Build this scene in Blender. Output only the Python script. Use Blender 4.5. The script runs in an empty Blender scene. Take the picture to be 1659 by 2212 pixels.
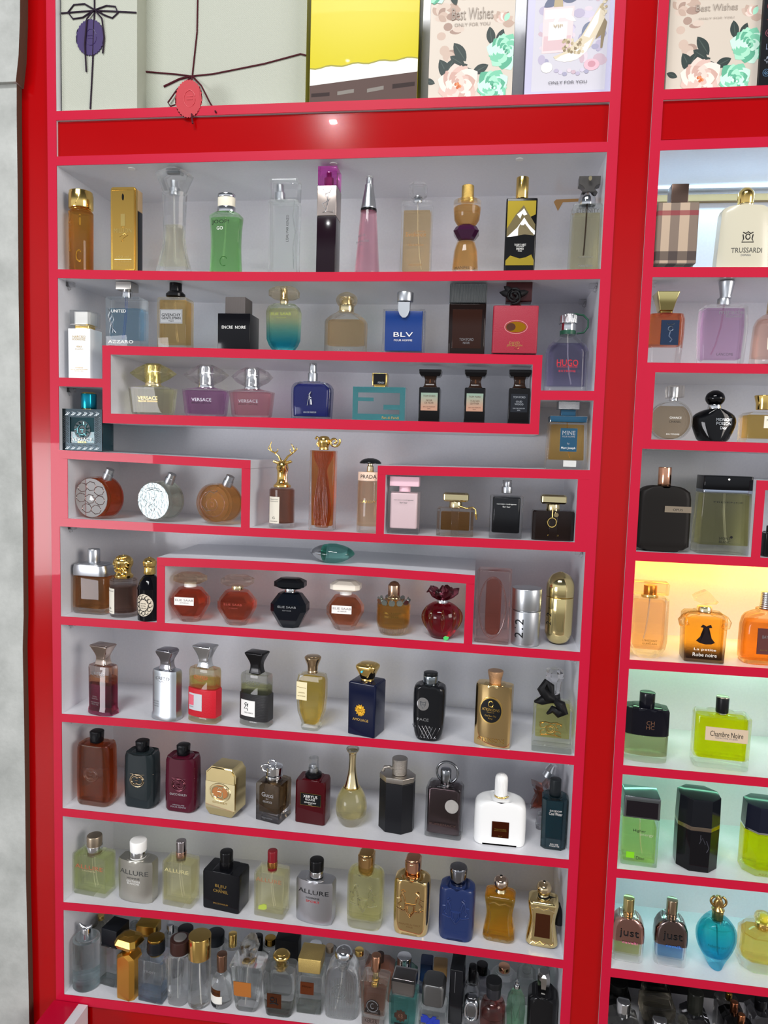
import bpy, bmesh, math, random
from mathutils import Vector, Matrix
random.seed(7)
C = bpy.context.scene.collection
sc = bpy.context.scene
PI = math.pi
# ------------------------------------------------------------ camera (f in px of the 1659x2212 frame)
ZO = 0.70
F_PX = 1555.53
CAM = Vector((0.72873, -1.17261, 0.84527 + ZO))
YAW, PITCH, ROLL = -0.1312063, -0.08582847, 0.02977264
fwd = Vector((math.sin(YAW)*math.cos(PITCH), math.cos(YAW)*math.cos(PITCH), math.sin(PITCH)))
rt0 = Vector((math.cos(YAW), -math.sin(YAW), 0)); up0 = rt0.cross(fwd)
RT = math.cos(ROLL)*rt0 + math.sin(ROLL)*up0
UP = -math.sin(ROLL)*rt0 + math.cos(ROLL)*up0
cam = bpy.data.objects.new('camera', bpy.data.cameras.new('camera')); C.objects.link(cam)
cam.matrix_world = Matrix(((RT.x, UP.x, -fwd.x, CAM.x), (RT.y, UP.y, -fwd.y, CAM.y), (RT.z, UP.z, -fwd.z, CAM.z), (0, 0, 0, 1)))
cam.data.sensor_fit = 'VERTICAL'; cam.data.sensor_height = 36; cam.data.lens = F_PX*36/2212
cam.data.clip_start = 0.02
sc.camera = cam
# ------------------------------------------------------------ colour management and sampling
sc.view_settings.view_transform = 'Standard'; sc.view_settings.look = 'None'
sc.view_settings.gamma = 1; sc.view_settings.use_curve_mapping = False
sc.view_settings.exposure = 0.05
cy = sc.cycles
cy.use_denoising = True
cy.max_bounces = 14; cy.transmission_bounces = 12; cy.transparent_max_bounces = 24
cy.glossy_bounces = 5; cy.diffuse_bounces = 4
cy.caustics_refractive = True; cy.caustics_reflective = False; cy.blur_glossy = 0.6
cy.sample_clamp_indirect = 6

def lin(h):
    """hex colour to linear"""
    h = h.lstrip('#')
    if len(h) == 3: h = ''.join(c*2 for c in h)
    out = []
    for i in (0, 2, 4):
        v = int(h[i:i+2], 16)/255
        out.append(v/12.92 if v <= 0.04045 else ((v+0.055)/1.055)**2.4)
    return (out[0], out[1], out[2], 1)

# ------------------------------------------------------------ world: the street and shop behind the viewer, bright at eye level, dim above and below
w = bpy.data.worlds.new('world'); sc.world = w; w.use_nodes = True
nt = w.node_tree; nt.nodes.clear()
tc = nt.nodes.new('ShaderNodeTexCoord'); sp = nt.nodes.new('ShaderNodeSeparateXYZ')
nt.links.new(tc.outputs['Generated'], sp.inputs[0])
ramp = nt.nodes.new('ShaderNodeValToRGB')
mr = nt.nodes.new('ShaderNodeMapRange'); mr.inputs['From Min'].default_value = -1; mr.inputs['From Max'].default_value = 1
nt.links.new(sp.outputs['Z'], mr.inputs['Value']); nt.links.new(mr.outputs[0], ramp.inputs[0])
cr = ramp.color_ramp
cr.elements[0].position = 0.0; cr.elements[0].color = lin('5a5550')
cr.elements[1].position = 1.0; cr.elements[1].color = lin('44474c')
for p, c in ((0.38, '8a8680'), (0.46, 'd8dade'), (0.60, 'eef2fa'), (0.68, '6c7076'), (0.82, '44474c')):
    e = cr.elements.new(p); e.color = lin(c)
bg = nt.nodes.new('ShaderNodeBackground'); out = nt.nodes.new('ShaderNodeOutputWorld')
nt.links.new(ramp.outputs[0], bg.inputs['Color']); bg.inputs['Strength'].default_value = 0.86
nt.links.new(bg.outputs[0], out.inputs[0])

def area(name, loc, look, sx, sy, power, col='ffffff', spread=180):
    l = bpy.data.lights.new(name, 'AREA'); l.shape = 'RECTANGLE'; l.size = sx; l.size_y = sy
    l.energy = power; l.color = lin(col)[:3]; l.spread = math.radians(spread)
    o = bpy.data.objects.new(name, l); C.objects.link(o); o.location = loc
    d = Vector(look) - Vector(loc); o.rotation_euler = d.to_track_quat('-Z', 'Y').to_euler()
    return o
# daylight through the shop front, to the left behind the viewer; an added daylight fill at the right, kept clear of the bands' reflections
area('shop_front_daylight', (-2.35, -3.6, 1.05), (0.3, 0, 1.2), 1.5, 0.95, 62, 'fbfaff')
area('daylight_fill_right', (4.1, -2.2, 2.2), (0.5, 0, 1.0), 1.6, 1.6, 75, 'fff6ee')
area('ceiling_spot', (0.2, -1.25, 2.62), (0.2, -1.1, 0), 0.022, 0.022, 2, 'ffffff')
area('overhead_fill', (-0.1, -3.2, 4.5), (0.5, 0, 0.7), 2.3, 0.6, 125, 'ffffff')  # unseen fill added to brighten the shelf tops, set clear of reflections

# ------------------------------------------------------------ pixel <-> place helpers
def ray(px, py):
    return fwd + RT*((px-829.5)/F_PX) - UP*((py-1106)/F_PX)
def atY(px, py, Y):
    d = ray(px, py); return CAM + d*((Y-CAM.y)/d.y)
def pix(P):
    d = Vector(P)-CAM; k = d.dot(fwd)
    return 829.5+F_PX*d.dot(RT)/k, 1106-F_PX*d.dot(UP)/k
def atZ(px, py, Z):
    d = ray(px, py); return CAM + d*((Z-CAM.z)/d.z)

# ------------------------------------------------------------ materials
MC = {}
def _new(key):
    m = bpy.data.materials.new(key); m.use_nodes = True
    return m, m.node_tree, m.node_tree.nodes['Principled BSDF']
def pl(c, rough=0.25, coat=0.0, metal=0.0, bump=None, spec=0.36):
    coat *= .3
    if sum(lin(c)[:3]) < .09: coat *= .5; spec = .2
    k = ('pl', c, rough, coat, metal, bump, spec)
    if k in MC: return MC[k]
    m, nt, b = _new('surface_'+c)
    b.inputs['Base Color'].default_value = lin(c); b.inputs['Roughness'].default_value = rough
    b.inputs['Metallic'].default_value = metal; b.inputs['Coat Weight'].default_value = coat
    b.inputs['Coat Roughness'].default_value = 0.03; b.inputs['Specular IOR Level'].default_value = spec
    if bump:
        sc_, st = bump
        t = nt.nodes.new('ShaderNodeTexCoord'); n = nt.nodes.new('ShaderNodeTexNoise'); n.inputs['Scale'].default_value = sc_
        n.inputs['Detail'].default_value = 3
        bp = nt.nodes.new('ShaderNodeBump'); bp.inputs['Strength'].default_value = st; bp.inputs['Distance'].default_value = 0.001
        nt.links.new(t.outputs['Object'], n.inputs['Vector']); nt.links.new(n.outputs[0], bp.inputs['Height']); nt.links.new(bp.outputs[0], b.inputs['Normal'])
    MC[k] = m; return m
def me(c, rough=0.12, bump=None): return pl(c, rough, 0, 1.0, bump)
GOLD = 'efcb78'; GOLDP = 'f5e3b4'; CHR = 'd9dbde'; ROSE = 'd9a283'
gold = me(GOLD, 0.13); palegold = me(GOLDP, 0.15); chrome = me(CHR, 0.08); satin = me('c2c6cb', 0.32); rose = me(ROSE, 0.12); dkgold = me('a8843c', .2)
def glassmat(c='ffffff', ior=1.45, rough=0.0, thru=0.5, c2=None, lo=0.0, hi=1.0):
    """clear or tinted glass / liquid; c2 = colour at the bottom of the piece when it is a two-tone bottle"""
    k = ('gl', c, ior, rough, thru, c2, lo, hi)
    if k in MC: return MC[k]
    lin = lambda h, L=globals()['lin']: tuple(v**(.34 if ior > 1.3 else .40) for v in L(h)[:3]) + (1,)    # a ray crosses the wall several times
    m, nt, b = _new('glass_'+c)
    b.inputs['Transmission Weight'].default_value = 1; b.inputs['IOR'].default_value = ior; b.inputs['Roughness'].default_value = rough
    tr = nt.nodes.new('ShaderNodeBsdfTransparent'); mx = nt.nodes.new('ShaderNodeMixShader'); mx.inputs[0].default_value = thru
    o = nt.nodes['Material Output']
    if c2:
        t = nt.nodes.new('ShaderNodeTexCoord'); s = nt.nodes.new('ShaderNodeSeparateXYZ'); r = nt.nodes.new('ShaderNodeValToRGB')
        nt.links.new(t.outputs['Generated'], s.inputs[0]); nt.links.new(s.outputs['Z'], r.inputs[0])
        r.color_ramp.elements[0].position = lo; r.color_ramp.elements[0].color = lin(c2)
        r.color_ramp.elements[1].position = hi; r.color_ramp.elements[1].color = lin(c)
        nt.links.new(r.outputs[0], b.inputs['Base Color']); nt.links.new(r.outputs[0], tr.inputs[0])
    else:
        b.inputs['Base Color'].default_value = lin(c); tr.inputs[0].default_value = lin(c)
    nt.links.new(b.outputs[0], mx.inputs[1]); nt.links.new(tr.outputs[0], mx.inputs[2]); nt.links.new(mx.outputs[0], o.inputs[0])
    MC[k] = m; return m
def gl(c='f4f8f7', **k): return glassmat(c, 1.45, 0.0, **k)
def lq(c, c2=None, thru=.72, **k): return glassmat(c, 1.12, 0.0, thru, c2, **k)
def two(c, c2, lo, hi, rough=.12, metal=0.0):
    k = ('two', c, c2, lo, hi, rough, metal)
    if k in MC: return MC[k]
    m, nt, b = _new('surface_two_tone')
    t = nt.nodes.new('ShaderNodeTexCoord'); s = nt.nodes.new('ShaderNodeSeparateXYZ'); r = nt.nodes.new('ShaderNodeValToRGB')
    nt.links.new(t.outputs['Generated'], s.inputs[0]); nt.links.new(s.outputs['Z'], r.inputs[0])
    r.color_ramp.elements[0].position = lo; r.color_ramp.elements[0].color = lin(c2)
    r.color_ramp.elements[1].position = hi; r.color_ramp.elements[1].color = lin(c)
    nt.links.new(r.outputs[0], b.inputs['Base Color']); b.inputs['Roughness'].default_value = rough; b.inputs['Metallic'].default_value = metal
    MC[k] = m; return m
def ribs(c, per_m, rough=.3, metal=0.0, axis='X', st=0.8):
    k = ('ribs', c, per_m, rough, metal, axis, st)
    if k in MC: return MC[k]
    m, nt, b = _new('ribbed_'+c)
    b.inputs['Base Color'].default_value = lin(c); b.inputs['Roughness'].default_value = rough; b.inputs['Metallic'].default_value = metal
    t = nt.nodes.new('ShaderNodeTexCoord'); wv = nt.nodes.new('ShaderNodeTexWave'); wv.bands_direction = axis
    wv.inputs['Scale'].default_value = per_m/3.18; bp = nt.nodes.new('ShaderNodeBump'); bp.inputs['Strength'].default_value = st; bp.inputs['Distance'].default_value = 0.0006
    nt.links.new(t.outputs['Object'], wv.inputs['Vector']); nt.links.new(wv.outputs[1], bp.inputs['Height']); nt.links.new(bp.outputs[0], b.inputs['Normal'])
    MC[k] = m; return m

# ------------------------------------------------------------ mesh helpers
def link(name, bm, mat, parent=None, smooth=32, loc=None):
    me_ = bpy.data.meshes.new(name)
    bmesh.ops.recalc_face_normals(bm, faces=bm.faces)
    bm.to_mesh(me_); bm.free()
    if smooth is not None:
        me_.shade_smooth(); me_.set_sharp_from_angle(angle=math.radians(smooth))
    for m_ in (mat if isinstance(mat, (list, tuple)) else [mat]): me_.materials.append(m_)
    o = bpy.data.objects.new(name, me_); C.objects.link(o)
    if parent is not None: o.parent = parent
    if loc is not None: o.location = loc
    return o
def tag(o, label=None, cat=None, group=None, kind=None):
    if label: o['label'] = label
    if cat: o['category'] = cat
    if group: o['group'] = group
    if kind: o['kind'] = kind
    return o
def empty(name, loc, rz=0):
    o = bpy.data.objects.new(name, None); C.objects.link(o); o.location = loc; o.rotation_euler = (0, 0, rz); o.empty_display_size = .02
    return o
def addbox(bm, a, b, mi=0):
    vs = [bm.verts.new((x, y, z)) for z in (a[2], b[2]) for y in (a[1], b[1]) for x in (a[0], b[0])]
    for f in ((0, 1, 3, 2), (4, 6, 7, 5), (0, 4, 5, 1), (2, 3, 7, 6), (0, 2, 6, 4), (1, 5, 7, 3)):
        fc = bm.faces.new([vs[i] for i in f]); fc.material_index = mi
def bevel(bm, w, seg=2):
    bmesh.ops.bevel(bm, geom=[e for e in bm.edges if len(e.link_faces) == 2 and e.calc_face_angle(0) > .5], offset=w, segments=seg, affect='EDGES', clamp_overlap=True)
def box(name, a, b, mat, parent=None, bw=0.0):
    bm = bmesh.new(); addbox(bm, a, b)
    if bw: bevel(bm, bw)
    return link(name, bm, mat, parent)
def addtube(bm, pts, r, seg=8, close=False, r2=None):
    """tube through points; r constant or list"""
    n = len(pts); P = [Vector(p) for p in pts]; rings = []
    nrm = None
    for i in range(n):
        if close: t = (P[(i+1) % n]-P[i-1]).normalized()
        else: t = (P[min(i+1, n-1)]-P[max(i-1, 0)]).normalized()
        if nrm is None: nrm = t.orthogonal().normalized()
        else:
            nrm = (nrm - t*nrm.dot(t)); nrm = nrm.normalized() if nrm.length > 1e-6 else t.orthogonal().normalized()
        bn = t.cross(nrm); rr = r[i] if isinstance(r, (list, tuple)) else r
        rings.append([bm.verts.new(P[i] + (nrm*math.cos(a*2*PI/seg) + bn*math.sin(a*2*PI/seg))*rr) for a in range(seg)])
    m = n if close else n-1
    for i in range(m):
        A, B = rings[i], rings[(i+1) % n]
        for a in range(seg): bm.faces.new((A[a], A[(a+1) % seg], B[(a+1) % seg], B[a]))
    if not close:
        bm.faces.new(rings[0][::-1]); bm.faces.new(rings[-1])
def ringpts(hw, hd, shape, r, K):
    """outline of one loft ring, counter-clockwise from above"""
    if shape == 'c':
        N = 4*K+4
        return [(hw*math.cos(2*PI*i/N - PI/2), hd*math.sin(2*PI*i/N - PI/2)) for i in range(N)]
    r = max(min(r, hw*.999, hd*.999), 1e-5)
    if shape == 'h':
        return [(-hw+r, -hd), (hw-r, -hd), (hw, -hd+r), (hw, hd-r), (hw-r, hd), (-hw+r, hd), (-hw, hd-r), (-hw, -hd+r)]
    if shape == 'o':    # wide chamfers (stretched octagon) r = fraction of width
        q = hw*.55
        return [(-q, -hd), (q, -hd), (hw, -hd*.5), (hw, hd*.5), (q, hd), (-q, hd), (-hw, hd*.5), (-hw, -hd*.5)]
    if shape == 's':    # lens section: curved front and back, narrow sides (r = side half-depth fraction)
        N = 2*K; f = []
        for i in range(N+1):
            t = -1+2*i/N; f.append((hw*t, -hd*(.45+.55*math.sqrt(max(0, 1-t*t*.96)))))
        return f + [(-x, -y) for x, y in f]
    out = []
    for cx, cy_, a0 in ((hw-r, -hd+r, -PI/2), (hw-r, hd-r, 0), (-hw+r, hd-r, PI/2), (-hw+r, -hd+r, PI)):
        for i in range(K+1):
            a = a0 + PI/2*i/K; out.append((cx+r*math.cos(a), cy_+r*math.sin(a)))
    return out
def addloft(bm, rings, shape='r', r=.003, K=6, ox=0, oy=0):
    """rings: (z, half width, half depth[, r])"""
    if shape in 'ho': K = 1
    L = []
    for q in rings:
        L.append([bm.verts.new((x+ox, y+oy, q[0])) for x, y in ringpts(q[1], q[2], shape, q[3] if len(q) > 3 else r, K)])
    n = len(L[0])
    for A, B in zip(L, L[1:]):
        for i in range(n): bm.faces.new((A[i], A[(i+1) % n], B[(i+1) % n], B[i]))
    bm.faces.new(L[0][::-1]); bm.faces.new(L[-1])
def bev_rings(R, e):
    """soften the first and last edge of a ring list"""
    if e <= 0: return R
    R = sorted(R, key=lambda q: q[0])
    def end(q, q2, sgn):
        z, w_, d_ = q[:3]; t = min(1, e/max(abs(q2[0]-z), 1e-6)) if False else 0
        o = []
        for a in (0, 30, 60, 90):
            k = math.radians(a); ins = e*(1-math.sin(k)); zz = z + sgn*e*(1-math.cos(k))
            o.append((zz, max(w_-ins, 1e-5), max(d_-ins, 1e-5)) + tuple(q[3:]))
        return o
    a = end(R[0], R[1], 1); b = end(R[-1], R[-2], -1)[::-1]
    return a + R[1:-1] + b
def catmull(R, sub=4):
    R = sorted(R, key=lambda q: q[0]); out = []
    for i in range(len(R)-1):
        p0, p1, p2, p3 = R[max(i-1, 0)], R[i], R[i+1], R[min(i+2, len(R)-1)]
        for s in range(sub):
            t = s/sub; out.append(tuple(.5*((2*b)+(-a+c)*t+(2*a-5*b+4*c-d)*t*t+(-a+3*b-3*c+d)*t**3) for a, b, c, d in zip(p0, p1, p2, p3)))
    out.append(R[-1])
    return [(q[0], max(q[1], 2e-5), max(q[2], 2e-5)) + tuple(q[3:]) for q in out]
TXT = {}
def textmesh(s, serif=False):
    if s in TXT: return TXT[s]
    cu = bpy.data.curves.new('t', 'FONT'); cu.body = s; cu.align_x = 'LEFT'; cu.resolution_u = 2; cu.size = 1
    o = bpy.data.objects.new('t', cu); C.objects.link(o)
    dg = bpy.context.evaluated_depsgraph_get(); m = bpy.data.meshes.new_from_object(o.evaluated_get(dg))
    vs = [tuple(v.co) for v in m.vertices]; fs = [tuple(p.vertices) for p in m.polygons]
    bpy.data.objects.remove(o); bpy.data.curves.remove(cu); bpy.data.meshes.remove(m)
    x0 = min(v[0] for v in vs); x1 = max(v[0] for v in vs); y0 = min(v[1] for v in vs); y1 = max(v[1] for v in vs)
    TXT[s] = (vs, fs, x0, x1, y0, y1); return TXT[s]

# ------------------------------------------------------------ crop coordinates: positions read off enlarged views of the photo
CR = [0, 0, 1]
def crop(x, y, s): CR[:] = [x, y, s]

class Bot:
    """a bottle standing on a shelf: x, base and top in crop px; d = depth in mm; widths in crop px, ring depths in mm"""
    def __init__(s, x, yb, yt, zf, label, d=30, back=None, yaw=0, xt=None, name='perfume_bottle', cat='perfume bottle', group=None):
        cx, cy_, k = CR; s.k = k
        if yb is None:
            X = atY(cx+x*k, cy_+yt*k, back).x; yb = (pix((X, back, zf(X)))[1]-cy_)/k
        px, pb, pt = cx+x*k, cy_+yb*k, cy_+yt*k; s.x0, s.yb, s.yt = x, yb, yt
        X = atY(px, pb, 0.02).x
        Z = zf(X)
        if back is None:
            Yf = min(max(atZ(px, pb, Z).y, .004), .11) if Z < ZO+.62 else .012
        else: Yf = back
        s.d = d/1000.
        P = atY(px, pb, Yf); X = P.x; Z = zf(X)
        s.kx = (atY(px+1, pb, Yf).x - X)*k
        th = math.radians(yaw)
        cxp = X - math.sin(th)*s.d/2; cyp = Yf + math.cos(th)*s.d/2
        pxt = px if xt is None else cx+xt*k
        top = atY(pxt, pt, cyp).z
        s.H = top - Z; s.kz = s.H/(yb-yt)
        s.root = empty(name, (cxp, cyp, Z+.0002), th); tag(s.root, label, cat, group)
        s.body = None
    def z(s, y): return (s.yb-y)*s.kz
    def w(s, v): return v*s.kx
    def rings(s, rings, shape, d):
        out = []
        for q in rings:
            hw = s.w(q[1])/2
            if len(q) > 2 and q[2] is not None: hd = q[2]/2000.
            elif shape == 'c' and d is None: hd = hw
            else: hd = (d/2000. if d is not None else s.d/2)
            out.append((s.z(q[0]), hw, hd))
        return sorted(out, key=lambda q: q[0])
    def loft(s, name, mat, rings, shape='r', r=3, e=1.0, x=0, y=0, d=None, sm=0, parent=None, body=False, K=6, lab=None):
        """r, e, y, d in mm; x offset in crop px"""
        R = s.rings(rings, shape, d); R0 = R
        if sm: R = catmull(R, sm)
        R = bev_rings(R, e/1000.)
        bm = bmesh.new(); addloft(bm, R, shape, r/1000., K, s.w(x), y/1000.)
        o = link(name, bm, mat, parent or s.root, 18 if shape in 'ho' else 35)
        if body: s.body = (R, shape, r/1000., s.w(x), y/1000.); s.bo = o
        if lab: o['label'] = lab
        return o
    def at(s, z):
        R = s.body[0]
        if z <= R[0][0]: return R[0][1], R[0][2]
        for a, b in zip(R, R[1:]):
            if z <= b[0]:
                t = (z-a[0])/max(b[0]-a[0], 1e-7); return a[1]+(b[1]-a[1])*t, a[2]+(b[2]-a[2])*t
        return R[-1][1], R[-1][2]
    def front(s, x, z):
        """y of the front surface at local x, z"""
        hw, hd = s.at(z); shape = s.body[1]; xx = x-s.body[3]
        t = min(abs(xx)/max(hw, 1e-6), .985)
        if shape == 'c': f = math.sqrt(1-t*t)
        elif shape == 's': f = .45+.55*math.sqrt(max(0, 1-t*t*.96))
        elif shape == 'o': f = 1 if t < .55 else 1-.5*(t-.55)/.45
        elif shape == 'r':
            r = min(s.body[2], hd); q = t*hw-(hw-r); f = 1 if q <= 0 else (hd-r+math.sqrt(max(0, r*r-q*q)))/hd
        else: f = 1
        return s.body[4]-hd*f
    def liquid(s, mat, y0, y1, ins=3.0, name='liquid', bot=None):
        """contents between crop y0 (top) and y1 (bottom)"""
        zt, zb = s.z(y0), s.z(y1); i = ins/1000.; R = s.body[0]; shape, r, ox, oy = s.body[1:]
        zs = sorted(set([zb, zt] + [q[0] for q in R if zb < q[0] < zt] + [zb+(zt-zb)*k/6 for k in range(7)]))
        L = []
        for z in zs:
            a, b = s.at(z); L.append((z, max(a-i, .0006), max(b-min(i, b*.45), .0006)))
        L = bev_rings(L, .0012)
        bm = bmesh.new(); addloft(bm, L, shape, max(r-i*.5, .0008), 6, ox, oy)
        return link(name, bm, mat, s.root, 40)
    def text(s, t, y, w, h, mat, x=0, rot=0, name='lettering', parent=None, off=.25, th=.15):
        """w, h in crop px; rot 90 = reads upwards; x from the bottle's middle"""
        vs, fs, x0, x1, y0, y1 = textmesh(t)
        W = s.w(w); Hh = h*s.kz
        bm = bmesh.new(); out = []
        for v in vs:
            u = ((v[0]-x0)/(x1-x0)-.5)*W; q = ((v[1]-y0)/(y1-y0)-.5)*Hh
            if rot: a = math.radians(rot); u, q = u*math.cos(a)-q*math.sin(a), u*math.sin(a)+q*math.cos(a)
            lx = s.w(x)+u; lz = s.z(y)+q
            out.append(bm.verts.new((lx, s.front(lx, lz)-off/1000., lz)))
        for f in fs:
            try: bm.faces.new([out[i] for i in f])
            except ValueError: pass
        for f in list(bm.faces):
            if f.normal.y > 0: f.normal_flip()
        return link2(name, bm, mat, parent or s.root)
    def patch(s, name, mat, pts, off=.15, parent=None, th=.35, flat=False):
        """thin raised piece following the front; pts = outline (x from middle, y) in crop px"""
        P = [(s.w(px), s.z(py)) for px, py in pts]
        if flat:
            y = min(s.front(x, z) for x, z in P); fy = lambda x, z: y
        else: fy = s.front
        bm = bmesh.new()
        A = [bm.verts.new((x, fy(x, z)-(off+th)/1000., z)) for x, z in P]
        B = [bm.verts.new((x, fy(x, z)+.0002, z)) for x, z in P]
        n = len(P)
        fa = bm.faces.new(A); fb = bm.faces.new(B[::-1])
        for i in range(n): bm.faces.new((A[i], B[i], B[(i+1) % n], A[(i+1) % n]))
        bmesh.ops.triangulate(bm, faces=[fa, fb])
        return link(name, bm, mat, parent or s.root, 30)
    def plate(s, name, mat, y0, y1, w, x=0, off=.1, th=.4, parent=None):
        n = 8; xs = [x-w/2+w*i/n for i in range(n+1)]
        bm = bmesh.new(); g = []
        for lay in (0, 1):
            rows = []
            for yy in (y0, (y0+y1)/2, y1):
                row = []
                for xx in xs:
                    lx, lz = s.w(xx), s.z(yy); row.append(bm.verts.new((lx, s.front(lx, lz)-((off+th)/1000. if lay == 0 else -.0002), lz)))
                rows.append(row)
            g.append(rows)
        for lay in (0, 1):
            for a in range(2):
                for i in range(n): bm.faces.new((g[lay][a][i], g[lay][a+1][i], g[lay][a+1][i+1], g[lay][a][i+1]))
        for i in range(n):
            bm.faces.new((g[0][0][i], g[0][0][i+1], g[1][0][i+1], g[1][0][i])); bm.faces.new((g[0][2][i], g[0][2][i+1], g[1][2][i+1], g[1][2][i]))
        for a in range(2):
            bm.faces.new((g[0][a][0], g[0][a+1][0], g[1][a+1][0], g[1][a][0])); bm.faces.new((g[0][a][n], g[0][a+1][n], g[1][a+1][n], g[1][a][n]))
        return link(name, bm, mat, parent or s.root, 30)
    def tube(s, name, mat, pts, r, parent=None, close=False, seg=8):
        """pts (x from middle, y, depth offset mm from middle); r in mm"""
        bm = bmesh.new(); addtube(bm, [(s.w(p[0]), (p[2] if len(p) > 2 else 0)/1000., s.z(p[1])) for p in pts],
                                  [q/1000. for q in r] if isinstance(r, (list, tuple)) else r/1000., seg, close)
        return link(name, bm, mat, parent or s.root, 60)
    def rel(s, name, mat, lines, r=.5, parent=None, off=0, close=False):
        """raised lines on the front face; lines = lists of (x, y) crop px"""
        bm = bmesh.new()
        for L in lines:
            pts = [(s.w(x), s.front(s.w(x), s.z(y))-off/1000., s.z(y)) for x, y in L]
            addtube(bm, pts, r/1000., 6, close)
        return link(name, bm, mat, parent or s.root, 60)
    def ext(s, name, mat, pts, d, e=1.0, y=0, parent=None, seg=2, body=False):
        """front outline (x from middle, y in crop px) given depth d mm"""
        bm = bmesh.new(); hd = d/2000.
        A = [bm.verts.new((s.w(p[0]), -hd+y/1000., s.z(p[1]))) for p in pts]; B = [bm.verts.new((v.co.x, hd+y/1000., v.co.z)) for v in A]
        n = len(A); bm.faces.new(A); bm.faces.new(B[::-1])
        for i in range(n): bm.faces.new((A[i], B[i], B[(i+1) % n], A[(i+1) % n]))
        bmesh.ops.recalc_face_normals(bm, faces=bm.faces)
        if e:
            ed = [ee for ee in bm.edges if abs(ee.verts[0].co.y-ee.verts[1].co.y) < 1e-7]
            bmesh.ops.bevel(bm, geom=ed, offset=e/1000., segments=seg, affect='EDGES', clamp_overlap=True)
        o = link(name, bm, mat, parent or s.root, 40)
        if body:
            zs = [v[1] for v in pts]; xs = [v[0] for v in pts]
            s.body = ([(s.z(max(zs)), s.w(max(xs)-min(xs))/2, hd), (s.z(min(zs)), s.w(max(xs)-min(xs))/2, hd)], 'h', 0, 0, y/1000.); s.bo = o
        return o
    def child(s, o, k='label', v=''): o[k] = v; return o
    def art(s, name, items, off=.05, step=.012):
        """flat printed picture: (material, outline in crop px from the middle) pieces, later ones on top"""
        mats = []; bm = bmesh.new(); y = s.front(0, s.z(s.yb-40))
        for i, (m_, pts) in enumerate(items):
            if m_ not in mats: mats.append(m_)
            vs = [bm.verts.new((s.w(p[0]), y-(off+i*step)/1000., s.z(p[1]))) for p in pts]
            f = bm.faces.new(vs); f.material_index = mats.index(m_)
            if f.normal.y > 0: f.normal_flip()
        m = bpy.data.meshes.new(name); bm.to_mesh(m); bm.free()
        for k in mats: m.materials.append(k)
        o = bpy.data.objects.new(name, m); C.objects.link(o); o.parent = s.root; return o
    def bars(s, name, mat, rects, th=.4, parent=None):
        """straight raised bars (x0, y0, x1, y1) on the front, one piece"""
        bm = bmesh.new(); y = s.front(0, s.z(rects[0][1]))
        for i, (a, c, d_, e_) in enumerate(rects): addbox(bm, (s.w(a), y-th/1000.-i*3e-5, s.z(max(c, e_))), (s.w(d_), y+.0002, s.z(min(c, e_))))
        return link(name, bm, mat, parent or s.root, 30)
    def diptube(s, ytop, ybot, x1=0, mat=None, r=.8):
        return s.tube('dip_tube', mat or TUBE, [(0, ytop, 0), (x1*.15, ytop+(ybot-ytop)*.4, 0), (x1*.6, ytop+(ybot-ytop)*.8, 0), (x1, ybot, 0)], r, seg=6)
def link2(name, bm, mat, parent):
    m = bpy.data.meshes.new(name); bm.to_mesh(m); bm.free(); m.materials.append(mat)
    o = bpy.data.objects.new(name, m); C.objects.link(o); o.parent = parent; return o
TUBE = pl('e8e6e2', .3)
def circ(cx, cy_, rx, ry=None, n=24, a0=0, a1=360):
    ry = rx if ry is None else ry
    return [(cx+rx*math.cos(math.radians(a0+(a1-a0)*i/n)), cy_+ry*math.sin(math.radians(a0+(a1-a0)*i/n))) for i in range(n if a1-a0 == 360 else n+1)]
black = pl('101012', .18, .5); blackm = pl('17181a', .45); white = pl('f4f3f0', .35); inkb = pl('1a1a1c', .5); inkw = pl('f2f2ee', .5); inkg = me('d9b45f', .25); inks = me('d5d8dc', .25); inkr = pl('c8202c', .5); greyink = pl('77787c', .5)
clear = gl(); clearg = gl('eef6f0'); amberg = gl('f1d7a8')
# ============================================================ THE SETTING
def redmat(name, base, rough, coat, noise=0.04):
    m, nt, b = _new(name)
    t = nt.nodes.new('ShaderNodeTexCoord'); n = nt.nodes.new('ShaderNodeTexNoise'); n.inputs['Scale'].default_value = 14; n.inputs['Detail'].default_value = 4
    mx = nt.nodes.new('ShaderNodeMix'); mx.data_type = 'RGBA'; c = lin(base)
    mx.inputs[6].default_value = (c[0]*(1-noise), c[1]*(1-noise), c[2]*(1-noise), 1); mx.inputs[7].default_value = (min(1, c[0]*(1+noise)), c[1]*(1+noise), c[2]*(1+noise), 1)
    nt.links.new(t.outputs['Object'], n.inputs['Vector']); nt.links.new(n.outputs[0], mx.inputs[0]); nt.links.new(mx.outputs[2], b.inputs['Base Color'])
    b.inputs['Roughness'].default_value = rough; b.inputs['Coat Weight'].default_value = coat; b.inputs['Coat Roughness'].default_value = 0.02; b.inputs['Specular IOR Level'].default_value = .22
    return m
band = redmat('red_edge_banding', 'bd0c33', 0.4, 0.22)
gloss_red = redmat('gloss_red_panel', 'a40004', 0.16, 0.2)
m, nt_, b_ = _new('white_melamine')
t_ = nt_.nodes.new('ShaderNodeTexCoord'); n_ = nt_.nodes.new('ShaderNodeTexNoise'); n_.inputs['Scale'].default_value = 260; n_.inputs['Detail'].default_value = 2
mx_ = nt_.nodes.new('ShaderNodeMix'); mx_.data_type = 'RGBA'; mx_.inputs[6].default_value = lin('dcdde3'); mx_.inputs[7].default_value = lin('e6e7ec')
nt_.links.new(t_.outputs['Object'], n_.inputs['Vector']); nt_.links.new(n_.outputs[0], mx_.inputs[0]); nt_.links.new(mx_.outputs[2], b_.inputs['Base Color'])
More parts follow.
